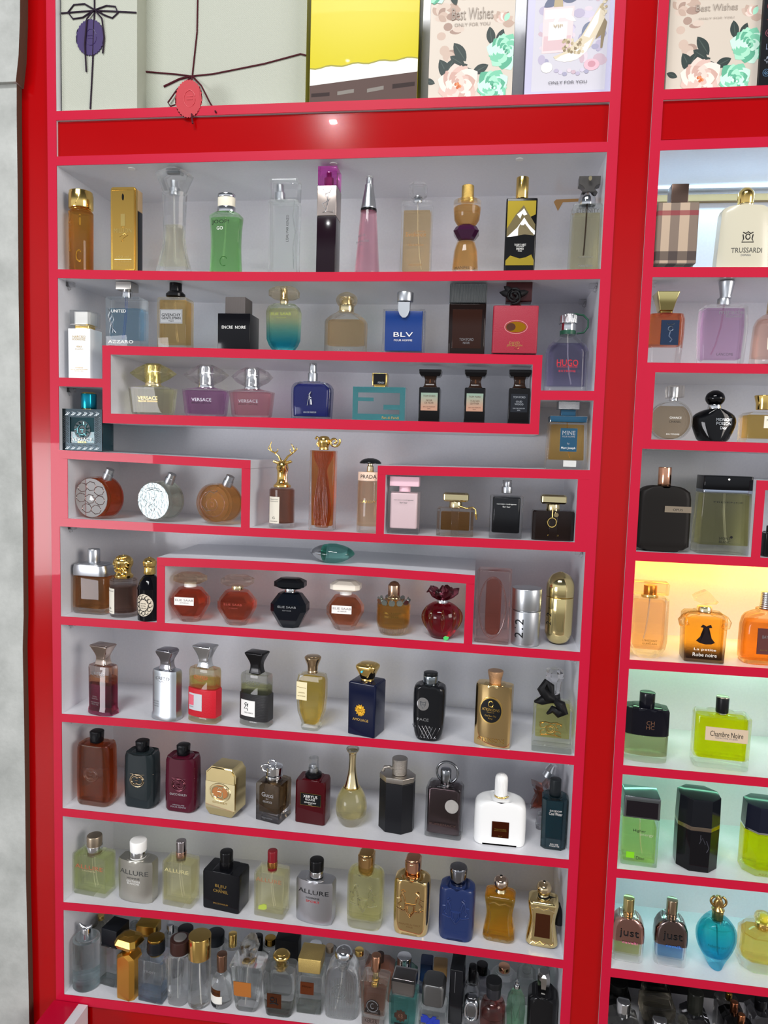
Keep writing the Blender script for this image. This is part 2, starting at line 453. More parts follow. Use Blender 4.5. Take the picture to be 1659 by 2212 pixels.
b_.inputs['Roughness'].default_value = 0.3; b_.inputs['Coat Weight'].default_value = 0.15; b_.inputs['Coat Roughness'].default_value = .06
mel = m
D = 0.184; W = 0.90; TH = .016
cab = tag(empty('display_cabinet', (0.45, 0.1, 0)), 'wide white shelved wall cabinet with red edges, full of perfume bottles', 'cabinet')
XR0 = atY(1424, 360, 0).x; XR1 = XR0 + .50
XS = atY(1402, 360, 0).x
cab2 = tag(empty('display_cabinet', (XR0+.25, 0.1, 0)), 'white backlit shelved wall cabinet with red edges cut off at the right', 'cabinet')
def part(name, a, b, mat, par, bw=0.0006):
    o = box(name, a, b, mat, None, bw); o.parent = par; o.matrix_parent_inverse = par.matrix_basis.inverted() if False else Matrix.Translation(-Vector(par.location)); return o
ZT = ZO + 1.85; ZB = ZO - .42
part('back_panel', (-TH, D, ZB), (W+TH, D+.008, ZT), mel, cab)
def side(x0, x1, par, z0=ZB, z1=ZT):
    s_ = part('side_panel', (x0, .0012, z0), (x1, D, z1), mel, par, 0)
    e_ = box('edge_band', (x0, 0, z0), (x1, .0012, z1), band, None); e_.parent = s_; e_.matrix_parent_inverse = Matrix.Translation(-Vector(par.location)) @ Matrix.Identity(4)
    e_.matrix_parent_inverse = Matrix.Identity(4)
    return s_
side(-TH, 0, cab); side(W, W+TH, cab)
part('back_panel', (XS, D, ZB), (XR1+TH, D+.008, ZT), mel, cab2)
side(XS, XR0, cab2); side(XR1, XR1+TH, cab2)
def shelf(par, pts, y0=None, thick=.0148, x0=None, x1=None, depth=D, nm='shelf', mat=None, ret=False):
    """horizontal board; pts = px points along its front top edge (2 or 3). returns z(x)"""
    P = [atY(px, py, 0) for px, py in pts]
    a, b = (P[0].x if x0 is None else x0), (P[-1].x if x1 is None else x1)
    def zf(X):
        if len(P) == 2: t = (X-P[0].x)/(P[1].x-P[0].x); return P[0].z+(P[1].z-P[0].z)*t
        x1_, x2_, x3_ = P[0].x, P[1].x, P[2].x
        return (P[0].z*(X-x2_)*(X-x3_)/((x1_-x2_)*(x1_-x3_)) + P[1].z*(X-x1_)*(X-x3_)/((x2_-x1_)*(x2_-x3_)) + P[2].z*(X-x1_)*(X-x2_)/((x3_-x1_)*(x3_-x2_)))
    n = 12
    L = par.location
    for nm2, ya, yb, mt, pr in ((nm, .0012, depth, mel, None), ('edge_band', 0, .0012, band, 1)):
        bm = bmesh.new(); prev = None
        for i in range(n+1):
            X = a+(b-a)*i/n; Z = zf(X)
            q = [bm.verts.new((X-L.x, yy-L.y, zz-L.z)) for yy, zz in ((ya, Z), (yb, Z), (yb, Z-thick), (ya, Z-thick))]
            if prev:
                for k in range(4): bm.faces.new((prev[k], q[k], q[(k+1) % 4], prev[(k+1) % 4]))
            else: bm.faces.new(q)
            prev = q
        bm.faces.new(prev[::-1])
        o = link(nm2, bm, mt if mat is None else mat, par if pr is None else keep, 30)
        if pr is None: keep = o
    return zf
def divider(par, xl, xr, ztop, zbot, depth=D):
    L = par.location
    o = box('divider', (xl-L.x, .0012-L.y, zbot-L.z), (xr-L.x, depth-L.y, ztop-L.z), mel, par)
    box('edge_band', (xl-L.x, -L.y, zbot-L.z), (xr-L.x, .0012-L.y, ztop-L.z), band, o)
    return o
h0 = shelf(cab, [(121, 240), (1318.5, 197.5)], x0=0, x1=W)
h1 = shelf(cab, [(120, 338), (1315, 306)], x0=0, x1=W)
s1 = shelf(cab, [(125, 581.5), (660, 587.5), (1297.5, 581)], x0=0, x1=W)
xa0, xa1 = atY(221, 746, 0).x, atY(238.5, 749, 0).x
xa2, xa3 = atY(1152, 766, 0).x, atY(1172, 767, 0).x
zat = shelf(cab, [(222, 746), (700, 758), (1172, 767)], x0=xa1, x1=xa2)
zab = shelf(cab, [(223, 893), (700, 905), (1160, 916)], x0=xa1, x1=xa2, thick=.0165)
divider(cab, xa0, xa1, zat(xa0), zab(xa0)-.0165); divider(cab, xa2, xa3, zat(xa3), zab(xa3)-.0165)
s2l = shelf(cab, [(126, 815.4), (221, 818)], x0=0, x1=xa0)
s2r = shelf(cab, [(1167, 843.5), (1281, 844.6)], x0=xa3, x1=W)
s4 = shelf(cab, [(130, 1119), (815, 1153), (1264, 1172.5)], x0=0, x1=W)
xb3 = atY(541, 994, 0).x; xb2 = atY(522, 1010, 0).x; xb1 = atY(148, 991, 0).x
zbt = shelf(cab, [(130, 972), (541, 994)], x0=0, x1=xb3)
divider(cab, xb2, xb3, zbt(xb2)-.0148, s4(xb2)); divider(cab, 0, xb1-.002, zbt(0)-.0148, s4(0))
xc0, xc1 = atY(816, 1006, 0).x, atY(833, 1025, 0).x; xc2, xc3 = atY(1248.6, 1033, 0).x, W
zct = shelf(cab, [(816, 1005.6), (1270.5, 1015.5)], x0=xc0, x1=W)
divider(cab, xc0, xc1, zct(xc0)-.0148, s4(xc0)); divider(cab, xc2, xc3, zct(xc2)-.0148, s4(xc2))
s5 = shelf(cab, [(133, 1331.6), (700, 1369), (1249, 1408.6)], x0=0, x1=W)
xd0, xd1 = atY(339, 1204, 0).x, atY(356, 1222, 0).x; xd2, xd3 = atY(1007, 1258, 0).x, atY(1026, 1243.5, 0).x
zdt = shelf(cab, [(339, 1204), (700, 1220), (1026, 1243)], x0=xd0, x1=xd3)
divider(cab, xd0, xd1, zdt(xd0)-.0148, s5(xd0)); divider(cab, xd2, xd3, zdt(xd2)-.0148, s5(xd2))
s6 = shelf(cab, [(132.6, 1541.8), (700, 1587), (1239, 1633.4)], x0=0, x1=W)
s7 = shelf(cab, [(134, 1746), (700, 1805), (1228, 1857.7)], x0=0, x1=W)
s8 = shelf(cab, [(134, 1949), (700, 2007), (1219, 2074.6)], x0=0, x1=W)
s9 = shelf(cab, [(134, 2148), (520, 2194)], x0=0, x1=W, thick=.018)
part('header_panel', (0, .005, h1(.4)+.001), (W, .017, h0(.4)-.016), gloss_red, cab)
part('plinth_panel', (0, .006, ZB), (W, .02, s9(.4)-.02), gloss_red, cab)
part('shelf', (0, .0, ZT-.02), (W, D, ZT), mel, cab)
# right cabinet
def rs(pts, **k): return shelf(cab2, pts, x0=XR0, x1=XR1, **k)
r0 = rs([(1437, 193), (1655, 184)])
r0b = rs([(1425, 303), (1655, 295)])
r1 = rs([(1411, 577), (1655, 577)])
r2 = rs([(1396, 783), (1655, 786)])
r3 = shelf(cab2, [(1404, 949), (1655, 957)], x0=atY(1414, 830, 0).x, x1=XR1)
r4 = rs([(1368, 1191), (1655, 1205)])
r5 = rs([(1357, 1425), (1655, 1444)])
r6 = rs([(1343, 1653), (1655, 1681)])
r7 = rs([(1331, 1877), (1655, 1909)])
r8 = rs([(1318, 2092), (1655, 2135)])
r9 = rs([(1312, 2290), (1655, 2340)])
part('header_panel', (XR0, .005, r0b(XR0+.2)+.001), (XR1, .017, r0(XR0+.2)-.016), gloss_red, cab2)
divider(cab2, XR0, atY(1414, 830, 0).x, r2(XR0)-.0148, r3(XR0)-.0148)
xv = atY(1630, 1100, 0).x
rbox = shelf(cab2, [(1625, 1037), (1655, 1038)], x0=xv, x1=XR1)
divider(cab2, xv, atY(1650, 1100, 0).x, rbox(xv)-.0148, r4(xv))
# clear shelf clips
clipm = gl('e9e9ea', thru=.5)
def clip(par, X, sgn, zf, y=.03):
    L = par.location; Z = zf(X)-.0148; bm = bmesh.new()
    addbox(bm, (X-L.x, y-.005-L.y, Z-.008-L.z), (X+sgn*.012-L.x, y+.005-L.y, Z-.0003-L.z)); bevel(bm, .0012, 2)
    addtube(bm, [(X-L.x, y-L.y, Z-.005-L.z), (X+sgn*.004-L.x, y-L.y, Z-.013-L.z)], .0028, 8)
    link('shelf_clip', bm, clipm, par)
for zf in (s1, s4, s5, s6, s7, s8):
    clip(cab, 0, 1, zf); clip(cab, W, -1, zf)
clip(cab, W, -1, s1, .15); clip(cab, 0, 1, s2l); clip(cab2, XR0, 1, r1); clip(cab2, XR0, 1, r3)
# screw caps under the first board
for px in (272, 715, 1123):
    P = atY(px, 352, 0.0); L = cab.location; bm = bmesh.new()
    addtube(bm, [(P.x-L.x, .02-L.y, h1(P.x)-.0148-L.z), (P.x-L.x, .02-L.y, h1(P.x)-.0158-L.z)], .006, 16)
    link('screw_cap', bm, white, cab)
# chipped corner at the top right of the back panel: bare board showing through
tan = pl('c79a62', .7)
P = atY(1206, 436, D)
bm = bmesh.new(); pts = [(-.008, 0), (0, -.016), (.008, -.001), (.07, .001), (.085, .004), (.06, .0055), (-.004, .004)]
vs = [bm.verts.new((P.x+x-cab.location.x, D-.0004-cab.location.y, P.z+z-cab.location.z)) for x, z in pts]; bm.faces.new(vs); link('chipped_edge', bm, tan, cab, None)
# backing rail behind the backlit board of the right cabinet
P = atY(1500, 430, D-.01)
box('light_rail', (XR0-cab2.location.x, D-.012-cab2.location.y, P.z-.004), (XR1-cab2.location.x, D-.0005-cab2.location.y, P.z+.007), pl('8a6f45', .5), cab2)
# red fillers and the centre pilaster
XL = atY(52, 900, 0).x
tag(box('trim_1', (XL-.03, .004, ZB), (-TH-.0003, .02, ZT), gloss_red), kind='structure')
tag(box('trim_2', (W+TH+.0003, .004, ZB), (XS-.0003, .02, ZT), gloss_red), kind='structure')
# concrete wall at the left, broken edge, in front of the cabinet
m, nt_, b_ = _new('concrete')
t_ = nt_.nodes.new('ShaderNodeTexCoord'); n1 = nt_.nodes.new('ShaderNodeTexNoise'); n1.inputs['Scale'].default_value = 9; n1.inputs['Detail'].default_value = 9
n1.inputs['Roughness'].default_value = .65
n2 = nt_.nodes.new('ShaderNodeTexNoise'); n2.inputs['Scale'].default_value = 160; n2.inputs['Detail'].default_value = 3
r_ = nt_.nodes.new('ShaderNodeValToRGB'); r_.color_ramp.elements[0].color = lin('959894'); r_.color_ramp.elements[0].position = .3; r_.color_ramp.elements[1].color = lin('bcbfbb'); r_.color_ramp.elements[1].position = .68
bp = nt_.nodes.new('ShaderNodeBump'); bp.inputs['Strength'].default_value = .35; bp.inputs['Distance'].default_value = .001
for n_ in (n1, n2): nt_.links.new(t_.outputs['Object'], n_.inputs['Vector'])
nt_.links.new(n1.outputs[0], r_.inputs[0]); nt_.links.new(r_.outputs[0], b_.inputs['Base Color']); nt_.links.new(n2.outputs[0], bp.inputs['Height']); nt_.links.new(bp.outputs[0], b_.inputs['Normal'])
b_.inputs['Roughness'].default_value = .6
conc = m
def slab(name, pts, y0, y1, mats, par=None):
    P = [atY(px, py, y0) for px, py in pts]
    xl = -1.2; bm = bmesh.new()
    for i in range(len(P)-1):
        a, b = P[i], P[i+1]
        v = [bm.verts.new(q) for q in ((xl, y0, a.z), (a.x, y0, a.z), (a.x-.004, y1, a.z), (xl, y1, a.z), (xl, y0, b.z), (b.x, y0, b.z), (b.x-.004, y1, b.z), (xl, y1, b.z))]
        bm.faces.new((v[0], v[1], v[5], v[4])); f = bm.faces.new((v[1], v[2], v[6], v[5])); f.material_index = 1
        if i == 0: bm.faces.new((v[0], v[3], v[2], v[1]))
        if i == len(P)-2: bm.faces.new((v[4], v[5], v[6], v[7]))
    bmesh.ops.remove_doubles(bm, verts=bm.verts, dist=1e-6)
    return tag(link(name, bm, mats, par, 30), kind='structure')
brk = pl('5b4638', .8, bump=(120, .8))
slab('wall_left', [(36, 178), (36, 250), (38, 400), (40, 640), (43, 830), (45, 960), (49, 1130), (51, 1330), (49, 1400), (52, 1560), (54, 1700), (56, 1900), (60, 2060), (66, 2350)], -.012, .03, [conc, brk])
slab('wall_left', [(44, -200), (43, 40), (40, 120), (34, 176)], -.02, .03, [conc, brk])
tag(box('trim_3', (-.12, .012, ZB), (XL+.004, .03, ZT), pl('4a3a30', .7, bump=(60, .8))), kind='structure')
tag(box('wall_back', (-1.4, .20, 0), (XR1+.5, .26, 2.9), pl('b9bab8', .8)), kind='structure')
tag(box('floor', (-3, -4.5, -.02), (3.5, .2, 0), pl('8c8782', .35)), kind='structure')
# lower cabinet with a drawer pulled a little open at the left
lo = tag(empty('drawer_unit', (.45, .1, 0)), 'red drawer unit below the shelves with its left drawer ajar', 'cabinet')
L = lo.location
part('body', (-TH, .0, .02), (W+TH, D, ZB-.001), gloss_red, lo)
dzt = atY(140, 2172, -.01).z
x1_ = atY(158, 2180, -.05).x
dr = box('drawer', (atY(108, 2178, -.02).x-L.x, -.13-L.y, dzt-.17), (x1_-L.x, -.002-L.y, dzt), mel, lo, .0005)
box('edge_band', (atY(108, 2178, -.02).x-.003-L.x, -.132-L.y, dzt-.175), (x1_-.018-L.x, -.0025-L.y, dzt+.0012), band, dr, .0005)

part('added_dark_back', (XR0+.0005, D-.004, ZB), (XR1-.0005, D-.0002, r8(XR0+.25)-.03), pl('1c1c1e', .5), cab2)  # dark sheet added so the lowest compartment comes out near black
# ============================================================ LED strips the right cabinet is lit by (behind the red edges)
def led(zf, col, power, y=D-.03, vis=True):
    Z = zf(XR0+.2)-.0148
    L = cab2.location
    m_, n_, b2 = _new('led_strip'); b2.inputs['Emission Color'].default_value = lin(col); b2.inputs['Emission Strength'].default_value = 3
    box('led_strip', (XR0+.01-L.x, y-.004-L.y, Z-.003), (XR1-.01-L.x, y+.004-L.y, Z-.0002), m_, cab2)
    power *= .5; area('led_light', (XR0+.25, y-.002, Z-.004), (XR0+.25, y+.01, Z-.3), .46, .012, power, col)
led(r0b, 'b4dcf4', .8);
led(r4, 'ffbe1a', .95); led(r5, 'a0ecb0', .3); led(r6, '8cecc0', .32); led(r7, '8ce4d8', .32)
# ============================================================ PERFUMES, LEFT CABINET
def simple_spray(b, y0, y1, w, m=None, x=0):
    b.loft('spray_pump', m or chrome, [(y0, w), (y1+(y0-y1)*.5, w), (y1+(y0-y1)*.45, w*.7), (y1, w*.7)], 'c', e=.4, x=x)
G1 = 'tester bottles on the top perfume shelf'
crop(100, 330, .3617)
b = Bot(181, 693, 237, s1, 'tall amber cylinder bottle with raised letters and broad gold cap, leftmost of its shelf', group=G1)
b.loft('bottle_body', lq('e09a38', c2='c8741c'), [(693, 124), (350, 128)], 'c', e=2, body=True)
b.loft('glass_shell', gl('ffe9c4'), [(693, 130), (348, 132)], 'c', e=2)
b.body = (b.body[0], 'c', 0, 0, 0)
for t, y, x, h in (('2', 392, -38, 70), ('i', 470, -42, 70), ('a', 555, -40, 60), ('C', 610, 20, 70), ('i', 410, 30, 60)):
    b.text(t, y, 26 if t != 'i' else 10, h, me('d79a3a', .1), x=x, off=2.2)
b.loft('cap', gold, [(343, 112), (335, 128), (330, 132), (255, 132), (248, 126), (237, 126)], 'c', e=1)
b.rel('cap_relief', gold, [[(-30, 255), (-30, 325)], [(5, 250), (20, 290), (5, 320)], [(40, 258), (40, 328)]], .8, off=2)
b = Bot(458, 695, 222, s1, 'slim gold ingot shaped bottle engraved in relief, reflections on its sides painted black and tan', d=28, group=G1)
b.loft('bottle_body', pl('14171f', .2, .3), [(692, 150), (345, 150)], 'r', r=3, d=19, y=4)  # black here and tan above paint in what the gold sides reflect
b.loft('side_reflection', pl('b79a72', .3), [(345, 150), (228, 150)], 'r', r=3, d=19, y=4)
b.ext('front_plate', me('e0b45c', .17), [(-75+12, 695), (63, 695), (71, 690), (75, 680), (75, 237), (71, 227), (63, 222), (-63, 222), (-71, 227), (-75, 237), (-75, 680), (-71, 690)], 9, 1.5, y=-9.5, body=True)
b.patch('spray_slot', black, circ(0, 278, 6, 19, 16)); G = me('f3d27e', .1)
b.rel('frame_line', G, [[(-66, 240), (-66, 680), (66, 680), (66, 240), (-66, 240)]], .5)
b.text('1', 405, 26, 66, G); b.text('MILLION', 464, 104, 24, G); b.rel('flourish', G, [[(-20, 500), (10, 480), (30, 490), (5, 505), (-10, 525), (8, 520)], [(0, 432), (0, 446)]], .5)
b.text('100 ml', 610, 72, 12, G); b.text('PACO RABANNE', 636, 96, 13, G); b.text('EAU DE TOILETTE', 658, 74, 9, G); b.rel('ruled_line', G, [[(-50, 624), (50, 624)]], .3)
b = Bot(745, 700, 90, s1, 'tall clear twisted hourglass bottle with flared crystal cap', d=26, group=G1)
b.loft('bottle_body', clear, [(700, 186, 40), (640, 160, 34), (560, 128, 28), (470, 112, 24), (400, 118, 24), (300, 122, 26), (236, 130, 26)], 'h', r=5, e=.6, body=True, sm=2)
b.liquid(lq('f1efd4'), 420, 660, 4); b.diptube(236, 640, 10)
b.loft('cap', clear, [(234, 122, 26), (200, 142, 30), (132, 194, 38), (98, 60, 26)], 'h', r=6, e=.4)
simple_spray(b, 250, 165, 52, satin)
b.loft('cap_recess', pl('6f7478', .2), [(128, 78), (112, 74)], 'r', r=2, d=12, e=.3)
b = Bot(1055, 700, 250, s1, 'green glass bottle with cream and chrome cap', d=28, group=G1)
b.loft('bottle_body', gl('b0e2a8'), [(700, 184), (640, 172), (530, 164), (440, 172), (390, 184), (370, 176), (352, 110)], 's', e=2, body=True, sm=3)
b.liquid(lq('9cd98c'), 385, 690, 2.5); b.diptube(370, 610, -14)
b.loft('collar', chrome, [(358, 108), (322, 108)], 'c', e=.6, d=24); b.loft('cap', pl('ece6d2', .3), [(322, 102), (272, 102)], 'c', e=.3, d=23); b.loft('cap_ring', chrome, [(272, 106), (250, 104)], 'c', e=1, d=24)
b.text('JOOP!', 416, 104, 26, inkb, x=-20); b.text('GO', 449, 38, 19, inkw, x=-22); b.rel('c_mark', gl('5fae55'), [circ(3, 632, 22, 26, 20, 60, 330)], .6)
b = Bot(1405, 706, 172, s1, 'clear rectangular bottle with vertical writing and blocky glass cap', d=30, group=G1)
b.loft('bottle_body', clear, [(706, 178), (640, 168), (500, 168), (300, 178), (288, 172)], 'r', r=5, e=1.5, body=True)
b.liquid(lq('f3f6f4'), 305, 680, 4); b.text("L'EAU PAR KENZO", 452, 150, 15, inkb, x=30, rot=90)
b.rel('wave', clear, [[(70, 300), (62, 380), (76, 470), (66, 560), (72, 680)]], .9)
b.loft('cap', clear, [(284, 168), (172, 172)], 'r', r=4, e=1.5); simple_spray(b, 285, 195, 58, satin, x=-28)
crop(660, 330, .41)
b = Bot(103, 626, 94, s1, 'tall slim black column bottle with magenta cap and silver monogram panel', d=40, group=G1)
b.loft('bottle_body', pl('1d0f18', .1, .6), [(626, 100), (340, 100)], 'r', r=1, d=38, e=.5, body=True)
b.loft('metal_sleeve', me('b9aca4', .25), [(338, 101), (190, 101)], 'r', r=1, d=39, e=.5, body=True)
b.rel('monogram', chrome, [[(-22, 205), (5, 245), (28, 200)], [(5, 245), (0, 318), (-20, 322)], [(-8, 300), (-24, 280), (12, 262), (-10, 235), (14, 222)], [(18, 250), (-8, 318), (34, 322), (36, 312)]], .7)
b.loft('cap', gl('c2128e', thru=.2), [(186, 98), (94, 100)], 'r', r=1, d=38, e=.6)
b.loft('spray_pump', pl('8d1069', .3), [(186, 48), (140, 48), (136, 26), (112, 26)], 'c', e=.3)
b = Bot(316, 626, 124, s1, 'slender pink cone bottle with long silver neck', group=G1)
b.loft('bottle_body', gl('f6dbe2'), [(626, 132), (612, 132), (560, 124), (300, 84)], 'c', e=1, body=True)
b.liquid(lq('f0b6c6'), 303, 608, 2); b.loft('collar', black, [(302, 86), (290, 84)], 'c', e=.3)
b.loft('neck_sleeve', satin, [(292, 83), (240, 66), (190, 48), (168, 45)], 'c', e=.5, sm=3); b.loft('cap', gl(), [(180, 42), (126, 40)], 'c', e=1); b.loft('spray_pump', satin, [(168, 26), (135, 26)], 'c', e=.3)
b.text('AGUA', 433, 44, 12, greyink, x=-28); b.text('Massimo Dutti', 462, 74, 14, greyink, x=-22); b.text('100 ml', 480, 26, 8, greyink, x=-32)
b = Bot(576, 619, 168, s1, 'rectangular clear bottle of golden liquid with octagonal glass cap', d=28, group=G1)
b.loft('bottle_body', clear, [(619, 160), (270, 160), (262, 152)], 'r', r=2, e=.8, body=True)
b.liquid(lq('eec98d'), 305, 605, 3.5); b.diptube(262, 590, 30, TUBE); tx = pl('a8753c', .4)
b.text('Evidence', 427, 106, 22, tx); b.text('COMME UNE', 413, 50, 7, tx, x=24); b.text("L'Eau de Parfum", 478, 84, 11, tx); b.text('YVES ROCHER', 577, 74, 9, tx)
b.loft('collar', chrome, [(264, 50), (228, 46)], 'c', e=.4); b.loft('cap', clear, [(236, 62, 22), (222, 88, 28), (180, 90, 28), (168, 78, 24)], 'h', r=5, e=.3)
b = Bot(838, 620, 172, s1, 'hourglass amber bottle with purple faceted middle and gold mesh cap', group=G1)
b.loft('bottle_body', gl('fff0dc'), [(620, 140), (590, 140), (555, 134), (500, 124), (450, 92), (448, 60)], 'c', e=.8, body=True)
b.liquid(lq('e6a957'), 458, 584, 1.5); b.text('MANIFESTO', 598, 104, 14, me('6b5a4a', .3), x=0, off=.5)
b.loft('upper_bulb', lq('e6a957'), [(372, 92), (348, 126), (290, 138), (286, 120)], 'c', e=.6, sm=2)
b.loft('upper_glass', gl('fff0dc'), [(374, 98), (346, 134), (290, 146), (252, 146)], 'c', e=.8)
b.loft('purple_ring', pl('3c1836', .08, .8), [(454, 72, 20), (440, 96, 26), (410, 134, 40), (385, 108, 30), (372, 70, 20)], 'h', r=6, e=.2)
b.loft('cap', me('cfae62', .25, (900, 1.0)), [(250, 66), (176, 64)], 'c', e=.8); b.loft('collar', gold, [(262, 70), (250, 70)], 'c', e=.3)
b = Bot(1125, 618, 134, s1, 'black rectangular bottle with gold mountain and snow peak artwork', d=26, group=G1)
b.loft('bottle_body', black, [(618, 162), (248, 164)], 'r', r=3, e=1, body=True)
b.loft('cap', gold, [(242, 66), (134, 66)], 'c', e=.8); b.loft('collar', gold, [(248, 40), (240, 40)], 'c', e=.1)
gd = me('b9a13c', .3); gm = me('6f6448', .4)
b.patch('artwork_sky', gd, [(-74, 262), (74, 262), (74, 330), (40, 300), (0, 285), (-30, 310), (-74, 400)], off=.0)
b.patch('artwork_peak', gm, [(-74, 400), (-30, 330), (10, 284), (40, 330), (74, 380), (74, 430), (-74, 440)], off=.1)
b.patch('artwork_snow', white, [(-72, 442), (-20, 395), (15, 345), (40, 380), (60, 400), (74, 412), (74, 430), (30, 440), (-30, 440)], off=.3)
b.patch('artwork_snow', white, [(-24, 330), (0, 312), (12, 300), (30, 330), (14, 336), (4, 326), (-6, 352)], off=.35)
b.patch('artwork_beast', me('7a6f55', .4), [(-14, 440), (-14, 400), (-8, 385), (-6, 378), (2, 384), (14, 384), (20, 376), (24, 390), (30, 408), (60, 420), (74, 440), (74, 446), (-10, 446)], off=.5)
b.patch('artwork_rock', black, [(-74, 445), (-30, 438), (20, 430), (74, 436), (74, 560), (-74, 560)], off=.7)
b.patch('artwork_foot', gd, [(-74, 584), (-74, 560), (-50, 535), (-20, 545), (0, 550), (30, 545), (60, 530), (74, 560), (74, 584)], off=.9)
b.text("TIGER'S NEST", 482, 62, 11, inkw, off=1.3); b.text('EAU DE PARFUM', 492, 40, 5, inkw, off=1.3); b.text('MEMO', 503, 38, 10, inkw, off=1.3); b.text('PARIS', 513, 20, 6, inkw, off=1.3)
b = Bot(1472, 609, 134, s1, 'clear slab bottle with grey notched cap and chrome dome collar, rightmost of its shelf', d=34, group=G1)
b.loft('bottle_body', clearg, [(609, 166), (292, 158), (276, 150)], 'r', r=2, e=1, body=True)
b.liquid(lq('efe3ae'), 318, 596, 4); b.diptube(276, 520, -6, pl('3a2410', .4), r=1.2)
b.loft('collar', chrome, [(276, 92), (240, 92), (228, 80), (212, 60)], 'c', e=.5); dk = pl('4a4846', .22, .3)
b.ext('cap', dk, [(-50, 134), (62, 134), (62, 176), (44, 182), (34, 196), (50, 214), (-34, 214), (-22, 196), (-34, 182), (-50, 176)], 18, .8); b.patch('cap_button', palegold, circ(4, 154, 9, 12, 14), off=0)
b.text('ETERNITY', 313, 118, 20, pl('4a4a44', .4)); b.text('Calvin Klein', 582, 76, 13, greyink); b.text('eau de parfum spray', 540, 84, 7, greyink)

# ---- second row: on the long box and the two side boards
crop(100, 590, .3617)
b = Bot(197, 621, 232, s2l, 'white rectangular bottle with clear square cap on the left side board', d=40)
b.loft('bottle_body', pl('e6e9ea', .25, .3), [(621, 130), (337, 132)], 'r', r=1.2, e=.8, body=True)
b.loft('collar', gold, [(335, 86), (308, 86)], 'r', r=3, d=24, e=.4); b.loft('inner_cap', white, [(310, 78), (240, 78)], 'r', r=2, d=24, e=.5); b.loft('cap', clear, [(320, 118), (232, 120)], 'r', r=2, d=38, e=.8)
for t, y, ww, hh in (('NARCISO', 384, 76, 14), ('RODRIGUEZ', 399, 76, 12), ('eau', 440, 30, 8), ('de parfum', 454, 48, 8), ('AMBREE', 560, 48, 7), ('EAU DE PARFUM POUDREE', 569, 100, 6), ('NATURAL SPRAY', 578, 56, 5)): b.text(t, y, ww, hh, inkg)
G2 = 'tester bottles standing on the long upper box'
b = Bot(455, 438, 62, zat, 'square glass bottle of pale blue liquid with brushed metal cap', d=34, back=.008, group=G2)
b.loft('bottle_body', gl('eaf6fb'), [(438, 206), (160, 206), (150, 198)], 'r', r=2, e=1, body=True)
b.liquid(lq('a9d3ec'), 214, 392, 6); b.diptube(150, 385, -20, pl('2b58b0', .3)); mt = me('b6b2ac', .28)
b.loft('collar', chrome, [(152, 60), (106, 60)], 'c', e=.3); b.loft('cap', mt, [(108, 90), (63, 90)], 'r', r=1, d=30, e=.6)
b.text('UNITED', 234, 88, 17, inkw, x=-22, off=.4); b.text('AZZARO', 411, 150, 18, inkw, x=-10, off=.4)
for k in range(5): b.rel('etched_curve', inkb if k % 2 else inks, [[(-88+k*6, 215+k*9), (-72+k*5, 235+k*12), (-86+k*4, 262+k*14), (-68+k*5, 300+k*12), (-78+k*10, 360)]], .35)
b = Bot(745, 440, 51, zat, 'square bottle of straw coloured liquid with grey label and black stopper', d=36, back=.006, group=G2)
b.loft('bottle_body', gl('f7ecd0'), [(440, 178), (160, 178), (152, 168)], 'r', r=4, e=1, body=True)
b.liquid(lq('ecc173'), 166, 412, 4); b.diptube(155, 400, 20)
b.loft('cap', black, [(150, 80), (140, 108), (125, 108), (112, 84), (108, 70), (51, 70)], 'c', e=.8)
b.plate('label', me('a3a4a4', .4), 222, 303, 134); b.rel('label_border', inkb, [[(-63, 226), (63, 226), (63, 299), (-63, 299), (-63, 226)]], .25, off=.5)
b.text('GIVENCHY', 254, 112, 17, inkb, off=.8); b.text('GENTLEMAN', 272, 112, 15, inkb, off=.8); b.text('Original', 289, 30, 9, inkb, off=.8)
b = Bot(1118, 451, 157, zat, 'black cube bottle with lettering and dark wood grain cap', d=50, back=.006, group=G2)
b.loft('bottle_body', pl('0e0e12', .1, .6), [(451, 190), (252, 192)], 'r', r=.8, e=.5, body=True)
b.loft('cap', ribs('57514f', 900, .5, 0, 'X', .5), [(251, 120), (157, 118)], 'r', r=.6, d=38, e=.4); b.text('ENCRE  NOIRE', 329, 142, 17, inkw)
b = Bot(1398, 459, 83, zat, 'faceted bottle fading from pale green to turquoise with amber cap', d=36, back=.006, group=G2)
b.loft('bottle_body', gl('e7efc6', c2='1fb0c8', lo=.15, hi=.75), [(459, 116, 22), (425, 160, 30), (390, 186, 34), (230, 194, 36), (200, 172, 32), (186, 140, 26)], 'h', r=7, e=.3, body=True)
b.liquid(lq('e6e9b4', c2='1aa6c4', lo=.1, hi=.7), 215, 430, 4)
b.loft('collar', palegold, [(188, 50), (150, 50), (145, 44), (100, 44)], 'c', e=.3); b.loft('cap', amberg, [(155, 120, 22), (140, 166, 30), (110, 168, 30), (96, 150, 26), (84, 110, 18)], 'h', r=5, e=.3)
b.text('ELIE SAAB', 250, 118, 15, pl('a3b04e', .3), off=.4); b.text("L'EAU COUTURE", 272, 60, 6, pl('a3b04e', .3), off=.4)
crop(680, 590, .3858)
b = Bot(160, 438, 110, zat, 'clear angular shouldered bottle of peach liquid with round amber glass cap', d=38, back=.006, group=G2)
b.loft('bottle_body', gl('fbf2e2'), [(438, 232), (275, 232), (262, 222), (238, 170), (220, 92), (214, 86)], 'h', r=9, e=.5, body=True)
b.liquid(lq('ecc38c'), 262, 396, 5); b.loft('collar', palegold, [(220, 84), (178, 84)], 'c', e=.5)
b.loft('cap', amberg, [(180, 96), (160, 118), (140, 116), (122, 88), (110, 40)], 'c', e=.5, sm=3); b.loft('cap_core', palegold, [(178, 60), (140, 56)], 'c', e=.4)
